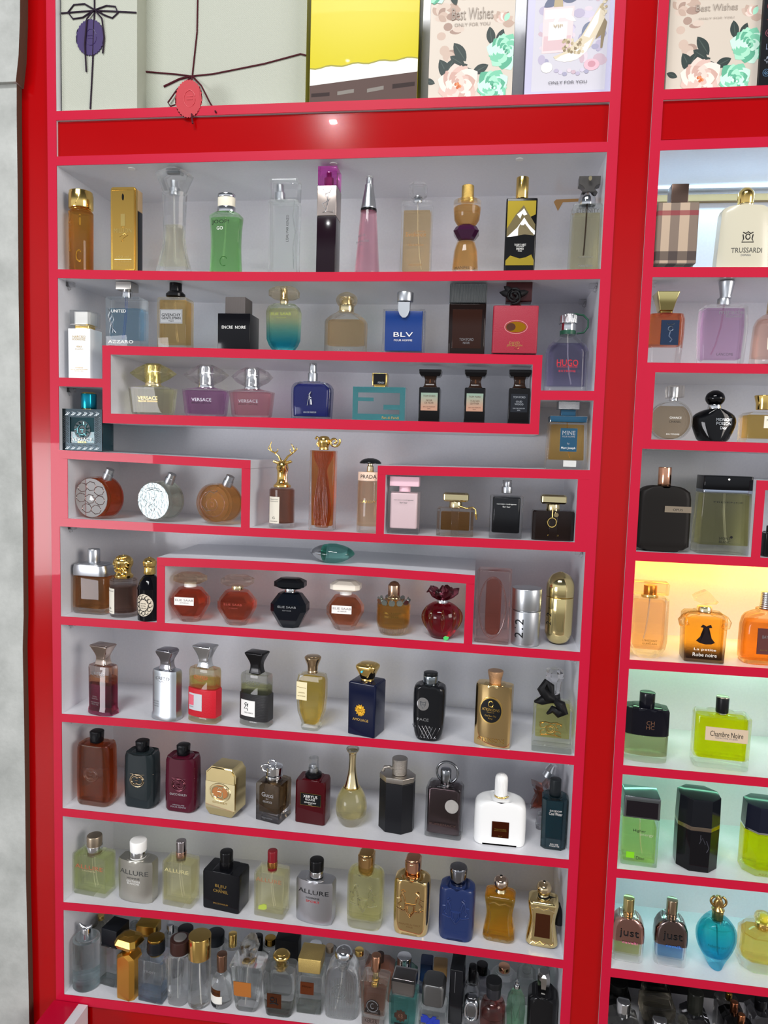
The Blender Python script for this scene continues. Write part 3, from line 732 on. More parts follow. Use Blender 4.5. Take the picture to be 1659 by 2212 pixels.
b.text('GUERLAIN', 428, 100, 10, greyink, off=.4)
b = Bot(492, 443, 110, zat, 'square deep blue bottle with silver disc cap and tongue', d=26, back=.008, group=G2)
b.loft('bottle_body', gl('e8ecf2'), [(443, 234), (206, 234)], 'r', r=1.5, e=.8, body=True)
b.loft('inner_block', pl('16418f', .12, .5), [(430, 208), (216, 208)], 'r', r=1, d=23, e=.4)
b.patch('collar', satin, [(-32, 170), (32, 170), (32, 215), (24, 240), (10, 254), (-6, 254), (-22, 238), (-32, 215)], off=.2, th=3)
b.loft('neck', satin, [(206, 62), (165, 62)], 'c', e=.5, d=20); b.loft('cap', satin, [(162, 92), (110, 94)], 'c', e=1, d=26)
b.text('BLV', 343, 108, 25, inkw); b.text('POUR HOMME', 374, 102, 10, inkw)
b = Bot(846, 450, 75, zat, 'tall dark brown block bottle with ribbed black cap', d=42, back=.004, group=G2)
b.loft('bottle_body', pl('1a100e', .08, .8), [(450, 204), (182, 206)], 'r', r=2.5, e=1, body=True)
b.loft('inner_block', pl('2e1a14', .1), [(420, 176), (212, 180)], 'r', r=3, d=42.3, e=.1)
b.loft('cap', ribs('33383a', 560, .3, .2, 'X', 1), [(178, 206), (76, 208)], 'r', r=2, d=42, e=.8); b.text('TOM FORD', 373, 80, 14, greyink); b.text('NOIR', 391, 38, 12, greyink)
b = Bot(1116, 444, 62, zat, 'crimson leather clad bottle with oval window, brown cap and black rose', d=40, back=.008, group=G2)
b.loft('bottle_body', pl('9c2438', .45, .1, bump=(700, .5)), [(434, 254), (186, 254)], 'r', r=3, e=1.5, body=True)
b.loft('glass_foot', clear, [(448, 240), (434, 240)], 'r', r=3, d=36, e=.4)
b.patch('window', me('b07a1e', .2), circ(4, 298, 56, 28, 28), off=.1); b.rel('stitching', pl('e8b9b0', .6), [circ(4, 298, 63, 34, 32)], .35, close=True)
b.patch('window_dark_oval', pl('4a2410', .3), circ(-24, 298, 26, 20, 18), off=.5)  # dark brown oval over the left part of the window
for t, y, ww, hh in (('DAVID', 380, 58, 13), ('JOURQUIN', 395, 86, 13)): b.text(t, y, ww, hh, inkg)
b.rel('monogram', inkg, [[(20, 402), (0, 410), (12, 416), (28, 404)]], .3)
b.loft('cap', pl('33181a', .2, .5), [(160, 146), (63, 146)], 'r', r=.8, d=30, e=.5, x=14); b.loft('collar', pl('2a1416', .3), [(188, 60), (158, 60)], 'r', r=2, d=24)
bm = bmesh.new()
for k in range(9):
    a = k*2.4; rr = .0035+.0011*k; z0 = .0
    pts = [(math.cos(a+t*.5)*rr*(1 if t < 3 else .9), 0, math.sin(a+t*.5)*rr) for t in range(5)]
    addtube(bm, [(p[0], -.004+k*.0007, p[2]) for p in pts], [.0008, .0019, .0024, .0019, .0008], 8)
for a in (2.3, 2.8, 0.4): addtube(bm, [(math.cos(a)*.010, .001, math.sin(a)*.010), (math.cos(a)*.018, .003, math.sin(a)*.017), (math.cos(a)*.024, .006, math.sin(a)*.022)], [.006, .0045, .001], 6)
o = link('fabric_rose', bm, pl('131315', .55), b.root, 60); o.location = (b.w(-14), -.020, b.z(140))
b = Bot(1408, 652, 228, s2r, 'round shouldered clear flask of violet grey liquid with green strap on cap', d=40, back=.01)
b.loft('bottle_body', clear, [(652, 246), (630, 242), (440, 240), (405, 216), (345, 92)], 's', e=2, body=True)
b.liquid(lq('8f86b8', thru=.4), 392, 622, 5); b.diptube(345, 610, 30); grn = pl('1f4f3c', .4)
b.loft('strap_ring', grn, [(346, 90), (322, 92)], 'c', e=.5, d=34); b.loft('neck', chrome, [(324, 92), (284, 92)], 'c', e=.3, d=33); b.loft('cap', ribs(CHR, 500, .2, 1, 'X', 1), [(284, 108), (242, 102), (238, 90)], 'c', e=.4, d=37)
b.tube('strap', grn, [(0, 232, 0), (40, 230, 0), (85, 236, 0), (112, 262, 0), (112, 300, 0), (90, 328, 0), (50, 334, 0)], 1.6)
b.text('HUGO', 500, 120, 34, inkr, off=.4); b.text('HUGO BOSS', 521, 112, 9, inkr, off=.4); b.text('EXTREME', 545, 94, 10, inkr, off=.4)

# ---- inside the long box
G3 = 'tester bottles inside the long upper box'
crop(100, 780, .3617)
def versace(x, yb, yt, col, gcol, capcol, core, tx2, label, wb, wc):
    b = Bot(x, yb, yt, zab, label, d=42, back=.012, group=G3)
    b.loft('bottle_body', gl(gcol), [(yb, wb*.86, 36), (yb-16, wb*.92, 38), (yb-150, wb*1.02, 44), (yb-156, wb*.8, 38), (yb-166, 110, 20)], 'h', r=8, e=.4, body=True)
    b.liquid(lq(col), yb-146, yb-16, 5); b.loft('collar', core, [(yb-160, 100), (yb-178, 90)], 'c', e=.3, d=22)
    m = (yb-178+yt)/2; h = (yb-178-yt)
    b.loft('cap', gl(capcol), [(m+h*.5, 90, 16), (m+h*.28, 190, 30), (m+2, wc, 40), (m-2, wc, 40), (m-h*.28, 190, 30), (m-h*.5, 80, 16)], 'c', e=.1, sm=0)
    b.loft('cap_core', core, [(m+h*.5, 84), (m-h*.36, 84), (m-h*.42, 70)], 'c', e=.6, d=20)
    b.text('VERSACE', yb-92, 118, 18, me('c9b27a', .3) if tx2 == 'YELLOW DIAMOND' else me('a9a6ad', .3), off=.5); b.text(tx2, yb-74, 118, 9, me('c9b27a', .3) if tx2 == 'YELLOW DIAMOND' else inkb, off=.5)
    return b
versace(605, 302, 16, 'eeeec4', 'f4f6e2', 'f0e88c', palegold, 'YELLOW DIAMOND', 'tapered pale yellow bottle with jewel shaped yellow cap', 250, 276)
versace(926, 316, 23, 'c98cc6', 'ead3e8', 'f3f0ee', chrome, 'BRIGHT CRYSTAL', 'tapered purple bottle with jewel shaped clear cap', 250, 272)
versace(1204, 328, 38, 'eca0ae', 'f7dcdf', 'f5f3f2', chrome, 'BRIGHT CRYSTAL', 'tapered rose pink bottle with jewel shaped clear cap', 242, 250)
crop(600, 760, .434)
b = Bot(160, 330, 56, zab, 'cobalt blue flask with rounded shoulders, silver neck and rider emblem', d=30, back=.008, group=G3)
b.loft('bottle_body', gl('c3cbe6'), [(330, 192), (200, 200), (172, 190), (156, 160), (148, 90)], 'r', r=5, e=1.5, body=True, sm=2)
b.loft('inner_block', pl('0c1562', .08, .8), [(318, 172), (200, 180), (175, 168), (160, 130)], 'r', r=5, d=27, e=1, sm=2)
b.rel('rim', chrome, [[(-90, 200), (-84, 175), (-62, 156), (-30, 148), (30, 148), (62, 156), (84, 175), (90, 200)]], .8, off=-6)
b.loft('neck', satin, [(150, 48), (106, 48)], 'c', e=.4); b.loft('spray_pump', chrome, [(106, 38), (58, 38)], 'c', e=.6)
b.rel('polo_rider', inks, [[(-4, 222), (-10, 244), (-14, 266)], [(-4, 222), (0, 240), (2, 262)], [(-4, 222), (-4, 208), (4, 200)], [(-12, 226), (-2, 222), (6, 230)], [(4, 236), (8, 262)], [(-10, 215), (0, 210), (4, 198)]], .7, off=1.6); b.text('EAU DE PARFUM', 299, 62, 8, inks, off=1.6)
b = Bot(500, 341, 109, zab, 'flat square bottle framed in teal with an angular cut-out motif', d=26, back=.008, group=G3)
b.loft('bottle_body', gl('dfeceb'), [(341, 262), (178, 262)], 'r', r=1, e=.6, body=True)
tl = pl('3a7d84', .25, .3)
b.bars('motif', tl, [(-130, 178, 130, 206), (-130, 206, -104, 310), (104, 206, 130, 310), (-130, 310, 130, 341), (-104, 230, -26, 248), (24, 264, 104, 288)])
b.loft('collar', gold, [(178, 52), (170, 52)], 'r', r=1, d=18, e=.2); b.loft('cap', gold, [(171, 72), (110, 74)], 'r', r=1, d=24, e=.5)
bt = b.body; b.body = ([(b.z(171), b.w(74)/2, .012), (b.z(110), b.w(74)/2, .012)], 'h', 0, 0, 0); b.plate('cap_face', black, 112, 166, 60); b.text('FENDI', 157, 30, 9, inks, x=8, off=.7); b.body = bt
b.text('Fan di Fendi', 327, 84, 13, gold, x=60, off=.7)
def tomford(x, yb, yt, lab, l1, l2, label, w=104, xt=0):
    b = Bot(x, yb, yt, zab, label, d=34, back=.012, group=G3); s = (yb-yt)/257.
    Y = lambda v: yb-(350-v)*s
    b.loft('bottle_body', pl('0d0c0e', .1, .6), [(Y(350), w), (Y(186), w), (Y(180), w*.96)], 'r', r=1.2, e=.6, body=True)
    b.loft('neck', pl('2a1b14', .15, .5), [(Y(182), w*.8, 28), (Y(170), w*.58, 22), (Y(140), w*.52, 20), (Y(118), w*.7, 26)], 'r', r=3, e=.3, sm=2)
    b.loft('neck_band', me('6e4a34', .3), [(Y(168), w*.52, 21), (Y(132), w*.5, 20)], 'c', e=.2)
    b.loft('cap', pl('0d0c0e', .12, .6), [(Y(125), w*.9, 30), (Y(112), w*1.04, 34), (Y(93), w*1.06, 34)], 'r', r=1, e=.6)
    b.plate('label', lab, Y(208), Y(295), w*.8); c = pl('5a3a2a', .4) if l1 != 'OUD' else inks
    b.text('TOM FORD', Y(224), w*.58, 9*s, c, off=.7); b.text(l1, Y(245), w*(.3 if l1 in ('NOIR', 'OUD') else .44), 9*s, c, off=.7); b.text(l2, Y(257), w*.42, 9*s, c, off=.7)
    b.text('EAU DE PARFUM', Y(277), w*.56, 5*s, c, off=.7); b.text('50ML', Y(286), w*.16, 5*s, c, off=.7)
cop = two('9fb5a2', 'cf9f86', .2, .9, .3, .6)
tomford(750, 351, 93, cop, 'NOIR', 'DE NOIR', 'black waisted bottle with copper label, next to the teal framed bottle')
tomford(976, 357, 95, cop, 'TUSCAN', 'LEATHER', 'black waisted bottle with copper label, middle of the three waisted black ones')
tomford(1196, 361, 95, pl('22252b', .2), 'OUD', 'WOOD', 'black waisted bottle with a dark label at the right end of the long box')

# ---- either side below
crop(100, 780, .3617)
b = Bot(217, 530, 188, zbt, 'square black relief framed bottle with teal cap and carved head', d=42, back=.012)
b.loft('bottle_body', gl('1f7f8c', thru=.15), [(528, 228), (292, 228)], 'r', r=2, e=.5)
b.loft('glass_core', gl('2aa0ac', thru=.15), [(524, 222), (296, 222)], 'r', r=2, d=36, e=.5)
b.body = ([(b.z(530), b.w(236)/2, .021), (b.z(286), b.w(236)/2, .021)], 'h', 0, 0, 0)
fr = me('30383c', .25)
b.bars('relief_frame', fr, [(-118, 288, 118, 336), (-118, 486, 118, 530), (-118, 336, -72, 486), (72, 336, 118, 486)], 1.5)
L = []
for i in range(5):
    for sx in (-1, 1):
        y = 345+i*32
        L.append([(sx*78, y-6), (sx*95, y-20), (sx*112, y-6)]); L.append([(sx*78, y+4), (sx*95, y-10), (sx*112, y+4)]); L.append([(sx*80, y+12), (sx*95, y), (sx*110, y+12)])
for i in range(6):
    for yy in (312, 508):
        x = -88+i*35; L.append([(x-12, yy-12), (x+6, yy), (x-12, yy+14)]); L.append([(x-2, yy-12), (x+16, yy), (x-2, yy+14)])
b.rel('greek_key', me('9aa3a6', .2), L, .45, off=1.8)
b.patch('medallion', pl('2b3b3f', .15, .6), circ(0, 408, 48, 54, 20), off=-1, th=2)
b.rel('carved_head', me('59888c', .15), [circ(0, 412, 26, 34, 18)] + [[(24*math.cos(k*.6), 405-26*math.sin(k*.6)), (44*math.cos(k*.6+.2), 405-44*math.sin(k*.6+.2))] for k in range(-2, 8)] + [[(-10, 405), (10, 405)], [(0, 400), (0, 425)], [(-8, 434), (8, 434)]], 1.4, off=1)
b.text('VERSACE', 463, 122, 18, inkw, off=1.8); b.text('EROS', 479, 50, 10, inkg, off=1.8)
b.loft('cap', me('1f93ab', .2), [(284, 84), (196, 84)], 'c', e=.8); b.loft('cap_rim', gold, [(196, 80), (188, 70)], 'c', e=.6); b.loft('collar', gold, [(289, 70), (282, 70)], 'c', e=.2)
b.loft('side_shell', pl('17343c', .1, .6), [(528, 40), (290, 40)], 'r', r=2, d=36, x=96)
crop(600, 760, .434)
b = Bot(1436, 578, 248, zct, 'amber bottle in thick glass with navy label and glittering silver topped cap', d=40, back=.01)
b.loft('bottle_body', clear, [(578, 205), (352, 190)], 'r', r=2, e=1, body=True)
b.liquid(lq('eeb04a'), 362, 532, 5); b.diptube(352, 520, 20, gl('f5b23c')); nv = pl('1b4a66', .2, .4)
b.loft('collar', nv, [(350, 182), (322, 186)], 'r', r=1, d=38, e=.4); b.rel('collar_rim', chrome, [[(-90, 350), (-92, 322), (92, 322), (90, 350)]], .6); b.loft('neck', nv, [(320, 74), (290, 74)], 'r', r=1, d=22, e=.3); b.loft('cap', me('b9bdc0', .4, (1500, 1.0)), [(288, 104), (250, 104)], 'r', r=1, d=32, e=.4)
b.plate('label', nv, 380, 492, 84, x=4, off=.3); b.rel('label_border', palegold, [[(-38, 380), (46, 380), (46, 492), (-38, 492), (-38, 380)]], .4)
b.text('MINE', 402, 64, 20, inks, x=4, off=.9); b.text('POUR HOMME', 420, 62, 8, inks, x=4, off=.9); b.text('by', 454, 12, 12, inks, x=4, off=.9); b.text('Marc Joseph', 476, 70, 14, inkw, x=4, off=.9)
b.plate('barcode_sticker', white, 535, 565, 64, x=16, off=-4); L = [[(-12+k*4.6, 538), (-12+k*4.6, 560)] for k in range(13)]; b.rel('barcode', inkb, L, .25, off=-3.6)

# ---- left box: three leaning discs
G4 = 'round watch-like bottles in the left box'
crop(100, 930, .3737)
def disc(x, yb, cxo, cyc, r, col, gcol, face, neckx, necky, label, deep=40, yaw=-14):
    b = Bot(x, yb, necky-32, s4, label, d=deep, back=.014, yaw=yaw, group=G4)
    pts = [(cxo+(q[0]-cxo), min(q[1], yb-1)) for q in circ(cxo, cyc, r, r*1.02, 40)]
    b.ext('bottle_body', gl(gcol), pts, deep, 4, body=True, seg=3)
    b.body = (b.body[0], 'h', 0, 0, 0)
    pin = [(cxo+(q[0]-cxo), min(q[1], yb-12)) for q in circ(cxo, cyc, r-9, (r-9)*1.02, 36)]
    b.ext('liquid', lq(col), pin, deep-9, 2, y=3)
    dx, dy = (neckx-cxo), (necky-cyc); n = math.hypot(dx, dy); dx /= n; dy /= n
    a = (cxo+dx*(r-2), cyc+dy*(r-2)); e_ = (cxo+dx*(r+62), cyc+dy*(r+62)); m_ = (cxo+dx*(r+34), cyc+dy*(r+34))
    b.tube('neck', satin, [a+(0,), m_+(0,)], 9.5*.9, seg=20); b.tube('cap', satin, [m_+(0,), e_+(0,)], 8.2*.9, seg=20)
    return b
b = disc(262, 510, 0, 388, 122, 'd9541e', 'fff1ea', None, 60, 250, 'silver faced round bottle with orange sides and tilted silver neck')
silver = me('cfc9c6', .1)
b.patch('mirror_face', silver, [(q[0], min(q[1], 506)) for q in circ(0, 388, 110, 113, 36)], off=.1, th=1)
L = []
for i, (a, c) in enumerate([(-60, 330), (0, 320), (55, 345), (-70, 390), (-8, 395), (60, 400), (-30, 450), (35, 455)]):
    L.append([(p[0], p[1]) for p in circ(a, c, 34, 27, 7)])
b.rel('pebble_pattern', me('a58d88', .15), L, .7, off=1.1, close=True); b.patch('horse', white, [(-10, 398), (0, 370), (6, 382), (22, 400), (2, 404)], off=1.2)
b = disc(620, 532, 0, 408, 116, 'e8efe4', 'f4fbf0', None, 66, 268, 'pale frosted silver round bottle with map engraving and tilted neck')
b.patch('frosted_face', me('d5e2e2', .3, (200, 1.0)), [(q[0], min(q[1], 526)) for q in circ(0, 408, 104, 107, 36)], off=.1, th=1)
b.rel('engraving', me('6f7a7a', .3), [circ(0, 345, 50, 14, 16, 180, 360), [(-40, 350), (-10, 340), (20, 346), (60, 350)], [(-30, 440), (-5, 425), (15, 440), (5, 470), (-15, 462), (-30, 440)], circ(0, 395, 12, 8, 10), [(-60, 400), (-40, 420), (-60, 450)]], .5, off=1.2)
b = disc(960, 550, 0, 424, 118, 'e8a24c', 'fbe9e2', None, 60, 288, 'rose tinted round bottle with ring engraving and golden liquid')
b.rel('ring_engraving', gl('f3c9bd'), [circ(0, 424, 78, 78, 36), circ(-5, 430, 36, 36, 24), circ(-5, 430, 14, 14, 14)], .8, close=True); b.rel('engraving', silver, [[(-50, 380), (-20, 350), (10, 362), (30, 345)], [(-70, 440), (-40, 470), (-10, 462)]], .6)

# ---- middle of the fourth board
G5 = 'tester bottles between the two small boxes'
b = Bot(1336, 568, 68, s4, 'brown bottle with a golden antlered stag head stopper', d=50, back=.006, group=G5)
b.loft('bottle_body', clear, [(568, 144), (540, 148), (345, 146), (335, 132)], 'c', e=1.5, body=True, K=8)
b.liquid(lq('7a3a24', thru=.3), 342, 540, 2); b.plate('label', pl('ded8c8', .6), 385, 540, 64, x=-26, off=.3, th=.5)
b.text('PENHALIGON\'S', 400, 50, 7, inkb, x=-26, off=.9); b.text('PORTRAITS', 412, 50, 6, inkb, x=-26, off=.9); b.text('EAU DE PARFUM', 528, 44, 6, inkb, x=-26, off=.9); b.rel('crest', inkb, [circ(-26, 508, 8, 6, 8)], .35, off=.9)
b.loft('cap', gold, [(332, 98), (318, 96), (300, 62), (240, 58), (220, 70), (190, 56), (174, 30)], 'c', e=.6, sm=2)
b.tube('antler', gold, [(-8, 180, 0), (-24, 150, 0), (-46, 132, 2), (-68, 120, 0), (-74, 90, -2), (-66, 66, 0)], [2.2, 1.8, 1.6, 1.5, 1.2, .5]); b.tube('antler', gold, [(10, 180, 0), (30, 150, 0), (52, 132, 2), (70, 118, 0), (62, 92, -2), (46, 74, 0)], [2.2, 1.8, 1.6, 1.5, 1.2, .5])
for p in ([(-46, 132), (-28, 118), (-30, 104)], [(-68, 120), (-86, 108), (-82, 92)], [(52, 132), (42, 116), (44, 104)], [(70, 118), (84, 104), (76, 92)]): b.tube('antler_tine', gold, [q+(0,) for q in p], [1.4, 1.1, .4])
b.tube('ear', gold, [(-20, 190, -2), (-50, 180, -2), (-54, 184, 0)], [3, 2.5, .6]); b.tube('ear', gold, [(20, 190, -2), (52, 178, -2), (56, 182, 0)], [3, 2.5, .6]); b.tube('muzzle', gold, [(0, 205, -3), (-2, 232, -12)], [6, 3.6]); b.tube('ribbon', rose, [(26, 205, -8), (36, 230, -10), (30, 270, -12), (34, 300, -12)], 2.2)
crop(640, 930, .3978)
b = Bot(130, 546, 30, s4, 'tall glass slab bottle with a draped amber figure and gold scroll cap', d=30, back=.006, group=G5)
b.loft('bottle_body', clear, [(546, 132), (108, 132)], 'r', r=3, e=1, body=True)
b.loft('liquid', lq('e4762a'), [(520, 108, 20), (112, 120, 20)], 'r', r=3, e=1)
b.loft('draped_figure', lq('c8643a', thru=.3), [(530, 70, 22), (460, 96, 27), (380, 88, 25), (290, 66, 20), (215, 46, 18), (160, 92, 25), (116, 104, 26)], 'c', e=.6, sm=4, y=-2)
b.body = ([(b.z(546), b.w(130)/2, .016), (b.z(106), b.w(130)/2, .016)], 'h', 0, 0, 0); b.rel('drapery', gl('e8a37c'), [[(k*x, y) for x, y in ((10, 120), (8, 160), (4.2, 215), (6, 290), (8.5, 380), (9, 460), (7, 525))] for k in (-4, -3, -2, -1, 0, 1, 2, 3, 4)], .45)
b.loft('collar', gold, [(106, 52), (92, 50), (88, 36)], 'c', e=.4); b.loft('cap', gold, [(90, 52), (60, 66), (36, 50), (30, 24)], 'c', e=.5, sm=3)
b.tube('cap_scroll', gold, [(56+r_*math.cos(a), 60+r_*math.sin(a), 0) for a, r_ in [(k*.5, 30-k*1.5) for k in range(-1, 17)]], 2.0); b.tube('cap_scroll', gold, [(-26, 88, 0), (-38, 74, 0), (-30, 60, 0), (-26, 42, 0), (-40, 36, 0), (-48, 48, 0)], 2.0)
b = Bot(385, 558, 149, s4, 'slim cylinder of pale peach liquid with black mushroom cap', back=.006, group=G5)
b.loft('bottle_body', gl('fcf0e2'), [(558, 134), (272, 134)], 'c', e=1, body=True); b.liquid(lq('f3cfa4'), 280, 522, 1.5)
b.loft('collar', pl('f0cfb8', .3), [(274, 132), (226, 130)], 'c', e=.6, body=True); b.text('PRADA', 250, 86, 20, inkb, x=0, off=.3)
b.loft('spray_pump', palegold, [(226, 38), (195, 36), (190, 24), (170, 24)], 'c', e=.3); b.loft('cap', pl('181a1c', .1, .7), [(180, 118), (172, 116), (158, 84), (150, 36)], 'c', e=.4, sm=2)
b.body = ([(b.z(558), b.w(134)/2, b.w(134)/2), (b.z(272), b.w(134)/2, b.w(134)/2)], 'c', 0, 0, 0); b.text('CANDY', 386, 90, 14, inkg, off=.3)

# ---- right box
G6 = 'tester bottles in the right box'
def nrod(x, yb, yt, inner, ink, label, capm, w=170, wi=146, xt=None):
    b = Bot(x, yb, yt, s4, label, d=30, back=.01, group=G6)
    s = (yb-yt)/320.; Y = lambda v: yb-(568-v)*s
    b.loft('bottle_body', clear, [(yb, w), (Y(334), w)], 'r', r=1.5, e=1, body=True)
    b.loft('inner_block', inner, [(Y(538), wi), (Y(341), wi)], 'r', r=4, d=25, e=2)
    b.text('narciso rodriguez', Y(379), 106, 8, ink, off=.5); b.text('for her', Y(393), 42, 9, ink, off=.5)
    return b, Y
b, Y = nrod(577, 569, 248, pl('f0d3d8', .3, .3), inkb, 'square glass bottle with pink core and flat pink cap', None)
b.loft('cap', pl('edc6d3', .35), [(Y(303), 158), (Y(249), 158)], 'r', r=1, d=26, e=.8); b.loft('neck', pl('edc6d3', .35), [(Y(334), 62), (Y(303), 62)], 'c', e=.3)
b, Y = nrod(1134, 591, 269, pl('0b0c12', .1, .6), inkw, 'square glass bottle with black core and clear spray cap', None, 178, 150)
b.loft('neck', satin, [(Y(320), 58), (Y(285), 58)], 'c', e=.4); b.loft('cap', gl('e8e8ea'), [(Y(290), 54), (Y(248), 52)], 'c', e=1); b.loft('spray_pump', satin, [(Y(285), 30), (Y(256), 30)], 'c', e=.3)
def gucci(x, yb, yt, glass_, liqc, wf, label, chain):
    b = Bot(x, yb, yt, s4, label, d=36, back=.008, group=G6); s = (yb-yt)/245.; Y = lambda v: yb-(600-v)*s
    b.loft('bottle_body', glass_, [(yb, wf), (Y(446), wf), (Y(438), wf*.96)], 'h', r=5, e=.8, body=True)
    if liqc: b.liquid(liqc, Y(462), Y(566), 7)
    b.loft('front_facet', glass_, [(yb-2, wf*.2), (Y(442), wf*.2)], 'r', r=1, d=38, e=.4)
    b.loft('collar', palegold, [(Y(438), 76), (Y(405), 72)], 'c', e=.5); b.loft('cap', me('e0d2a4', .1), [(Y(402), 130, 24), (Y(392), 142, 28), (Y(362), 142, 28), (Y(352), 128, 24)], 'r', r=4, e=.8)
    return b, Y
b, Y = gucci(858, 577, 340, gl('fbf5ec'), lq('c9853a'), 202, 'low square clear bottle of amber liquid with gold cap and chain', 1)
b.tube('chain', gold, [(26, 410, -14), (60, 420, -16), (92, 412, -15), (108, 425, -12), (112, 455, -14)], 1.2); b.tube('charm', gold, [(112, 450, -14), (116, 480, -14)], [2.6, 1.2])
b, Y = gucci(1391, 602, 351, pl('1b1210', .05, 1), None, 228, 'low square black bottle with gold cap and horse bit charm', 0)
b.tube('horse_bit', gold, [(-8, 420, -21), (-8, 470, -21)], 1.2); b.rel('horse_bit', gold, [circ(-8, 500, 24, 26, 20)], 1.1, off=2, close=True); b.tube('charm', palegold, [(12, 455, -20), (12, 457, -22)], 4); b.text('GUCCI', 572, 60, 8, inkg, off=.3)
# ---- fifth board, left of the low box
G7 = 'tester bottles left of the low box'
crop(100, 1150, .3617)
b = Bot(244, 490, 96, s5, 'amber bottle with silver metal shoulders and cap, leftmost of its board', d=42, yaw=-4, group=G7)
b.loft('bottle_body', clear, [(490, 206), (475, 214), (258, 210)], 'r', r=12, e=3, body=True)
b.liquid(lq('d3853e'), 262, 455, 3.5); b.loft('metal_shoulder', satin, [(258, 212), (215, 212), (192, 200), (182, 160)], 'r', r=12, e=2)
b.loft('cap', satin, [(182, 68), (104, 68), (96, 64)], 'c', e=1); b.text('DUNHILL', 240, 140, 9, inks, x=10, off=.3)
b = Bot(438, 506, 133, s5, 'brown bottle with beige label and golden lion head cap', group=G7)
b.loft('bottle_body', clear, [(506, 148), (490, 152), (285, 152), (275, 138)], 'c', e=2, body=True)
b.liquid(lq('6f4434', thru=.3), 320, 478, 2); b.plate('label', pl('e2ddcf', .6), 330, 482, 58, x=-46, off=.3, th=.5)
b.text("PENHALIGON'S", 345, 50, 7, inkb, x=-46, off=.9); b.text('LONDON', 470, 34, 6, inkb, x=-46, off=.9); b.rel('crest', inkb, [circ(-46, 450, 7, 5, 8)], .4, off=.9)
b.loft('cap', gold, [(272, 104), (256, 106), (245, 84), (215, 80), (190, 104), (160, 100), (140, 60), (133, 20)], 'c', e=.6, sm=2)
for k in range(14):
    a = k*2*PI/14+.1; rr = 40+6*(k % 2); b.tube('mane_curl', gold, [(rr*.45*math.cos(a), 190+rr*.55*math.sin(a), -13), (rr*.85*math.cos(a), 190+rr*1.1*math.sin(a), -12), (rr*1.15*math.cos(a+.3), 190+rr*1.25*math.sin(a+.3), -6)], [2.2, 2.4, .8])
b.tube('muzzle', gold, [(0, 185, -14), (0, 200, -19)], [4, 2.5])
b = Bot(594, 529, 146, s5, 'black domed bottle with round gold filigree label and gold cap', group=G7)
b.loft('bottle_body', pl('0b0b10', .06, 1), [(529, 132), (345, 132), (335, 138), (328, 132), (290, 108), (262, 70), (252, 50)], 'c', e=1, body=True)
b.body = (b.body[0][:], 'c', 0, 0, 0); b.patch('label', pl('d8cdb8', .5), circ(-6, 430, 52, 68, 28), off=.2)
b.rel('filigree', inkb, [circ(-6+38*math.cos(k*PI/6), 430+50*math.sin(k*PI/6), 9, 12, 8, 0, 300) for k in range(12)] + [circ(-6, 430, 28, 36, 20)], .5, off=.8)
for t, y, ww in (('SANTAL', 420, 34), ('ROYAL', 434, 30), ('GUERLAIN', 448, 36)): b.text(t, y, ww, 7, inkb, x=-6, off=.8)
b.loft('collar', gold, [(250, 66), (206, 62)], 'c', e=.6); b.loft('cap', gold, [(204, 60), (198, 70), (175, 76), (158, 56), (150, 24), (146, 18)], 'c', e=.5, sm=3)
# inside the low box
G8 = 'tester bottles inside the low box'
def esaab(x, yb, yt, s_, glassm, liqm, capm, colm, lab, label, ink=inks, plate=False, t2='LE PARFUM'):
    b = Bot(x, yb, yt, s5, label, d=40, group=G8); Y = lambda v: yb-(575-v)*s_
    b.loft('bottle_body', glassm, [(Y(575), 110*s_, 24), (Y(560), 126*s_, 28), (Y(470), 212*s_, 42), (Y(425), 212*s_, 42), (Y(362), 130*s_, 30), (Y(355), 96*s_, 24)], 'h', r=8, e=.3, body=True)
    if liqm: b.liquid(liqm, Y(380), Y(540), 5)
    b.body = ([(b.z(Y(575)), b.w(130*s_)/2, .0215), (b.z(Y(355)), b.w(130*s_)/2, .0215)], 'h', 0, 0, 0)
    b.loft('collar', colm, [(Y(357), 72*s_), (Y(330), 68*s_)], 'c', e=.4)
    b.loft('cap', capm, [(Y(332), 130*s_, 26), (Y(318), 178*s_, 36), (Y(288), 178*s_, 36), (Y(268), 120*s_, 24)], 'h', r=7, e=.3)
    if plate: b.plate('label', pl('efece8', .5), Y(412), Y(462), 118*s_, x=-8, off=.4)
    c = pl('8d8484', .5) if plate else ink
    b.text('ELIE SAAB', Y(437 if not plate else 430), 108*s_, 13*s_, c, x=-6 if plate else 0, off=1.1); b.text(t2, Y(459 if not plate else 447), 52*s_, 7*s_, c, x=-6 if plate else 0, off=1.1)
    return b
esaab(832, 541, 228, .98, gl('fde6dd'), lq('dc4f2c'), amberg, white, 1, 'red amber faceted bottle with white label, first in the low box', plate=True)
esaab(1116, 563, 246, 1.0, gl('fde9e0'), lq('dd5030'), gl('fbe9d4'), palegold, 1, 'red amber faceted bottle with plain glass front and glass cap', ink=pl('a84034', .4))
esaab(1436, 578, 258, 1.0, pl('0c1018', .07, 1), None, pl('0d0f14', .1, .8), chrome, 1, 'black faceted bottle with hexagonal black cap', t2='NUIT NOOR')
crop(640, 1150, .3978)
esaab(252, 540, 252, .91, gl('fdeadf'), lq('dd7444'), pl('efe6d8', .25, .3), white, 1, 'amber faceted bottle with white label and cream cap', plate=True)
b = Bot(518, 560, 264, s5, 'golden ribbed base bottle ringed with pearly studs and bronze dome cap', group=G8)
b.loft('bottle_body', gl('fdf1da'), [(560, 100), (545, 150), (500, 180), (480, 184), (392, 184), (376, 150), (370, 100)], 'c', e=1, body=True)
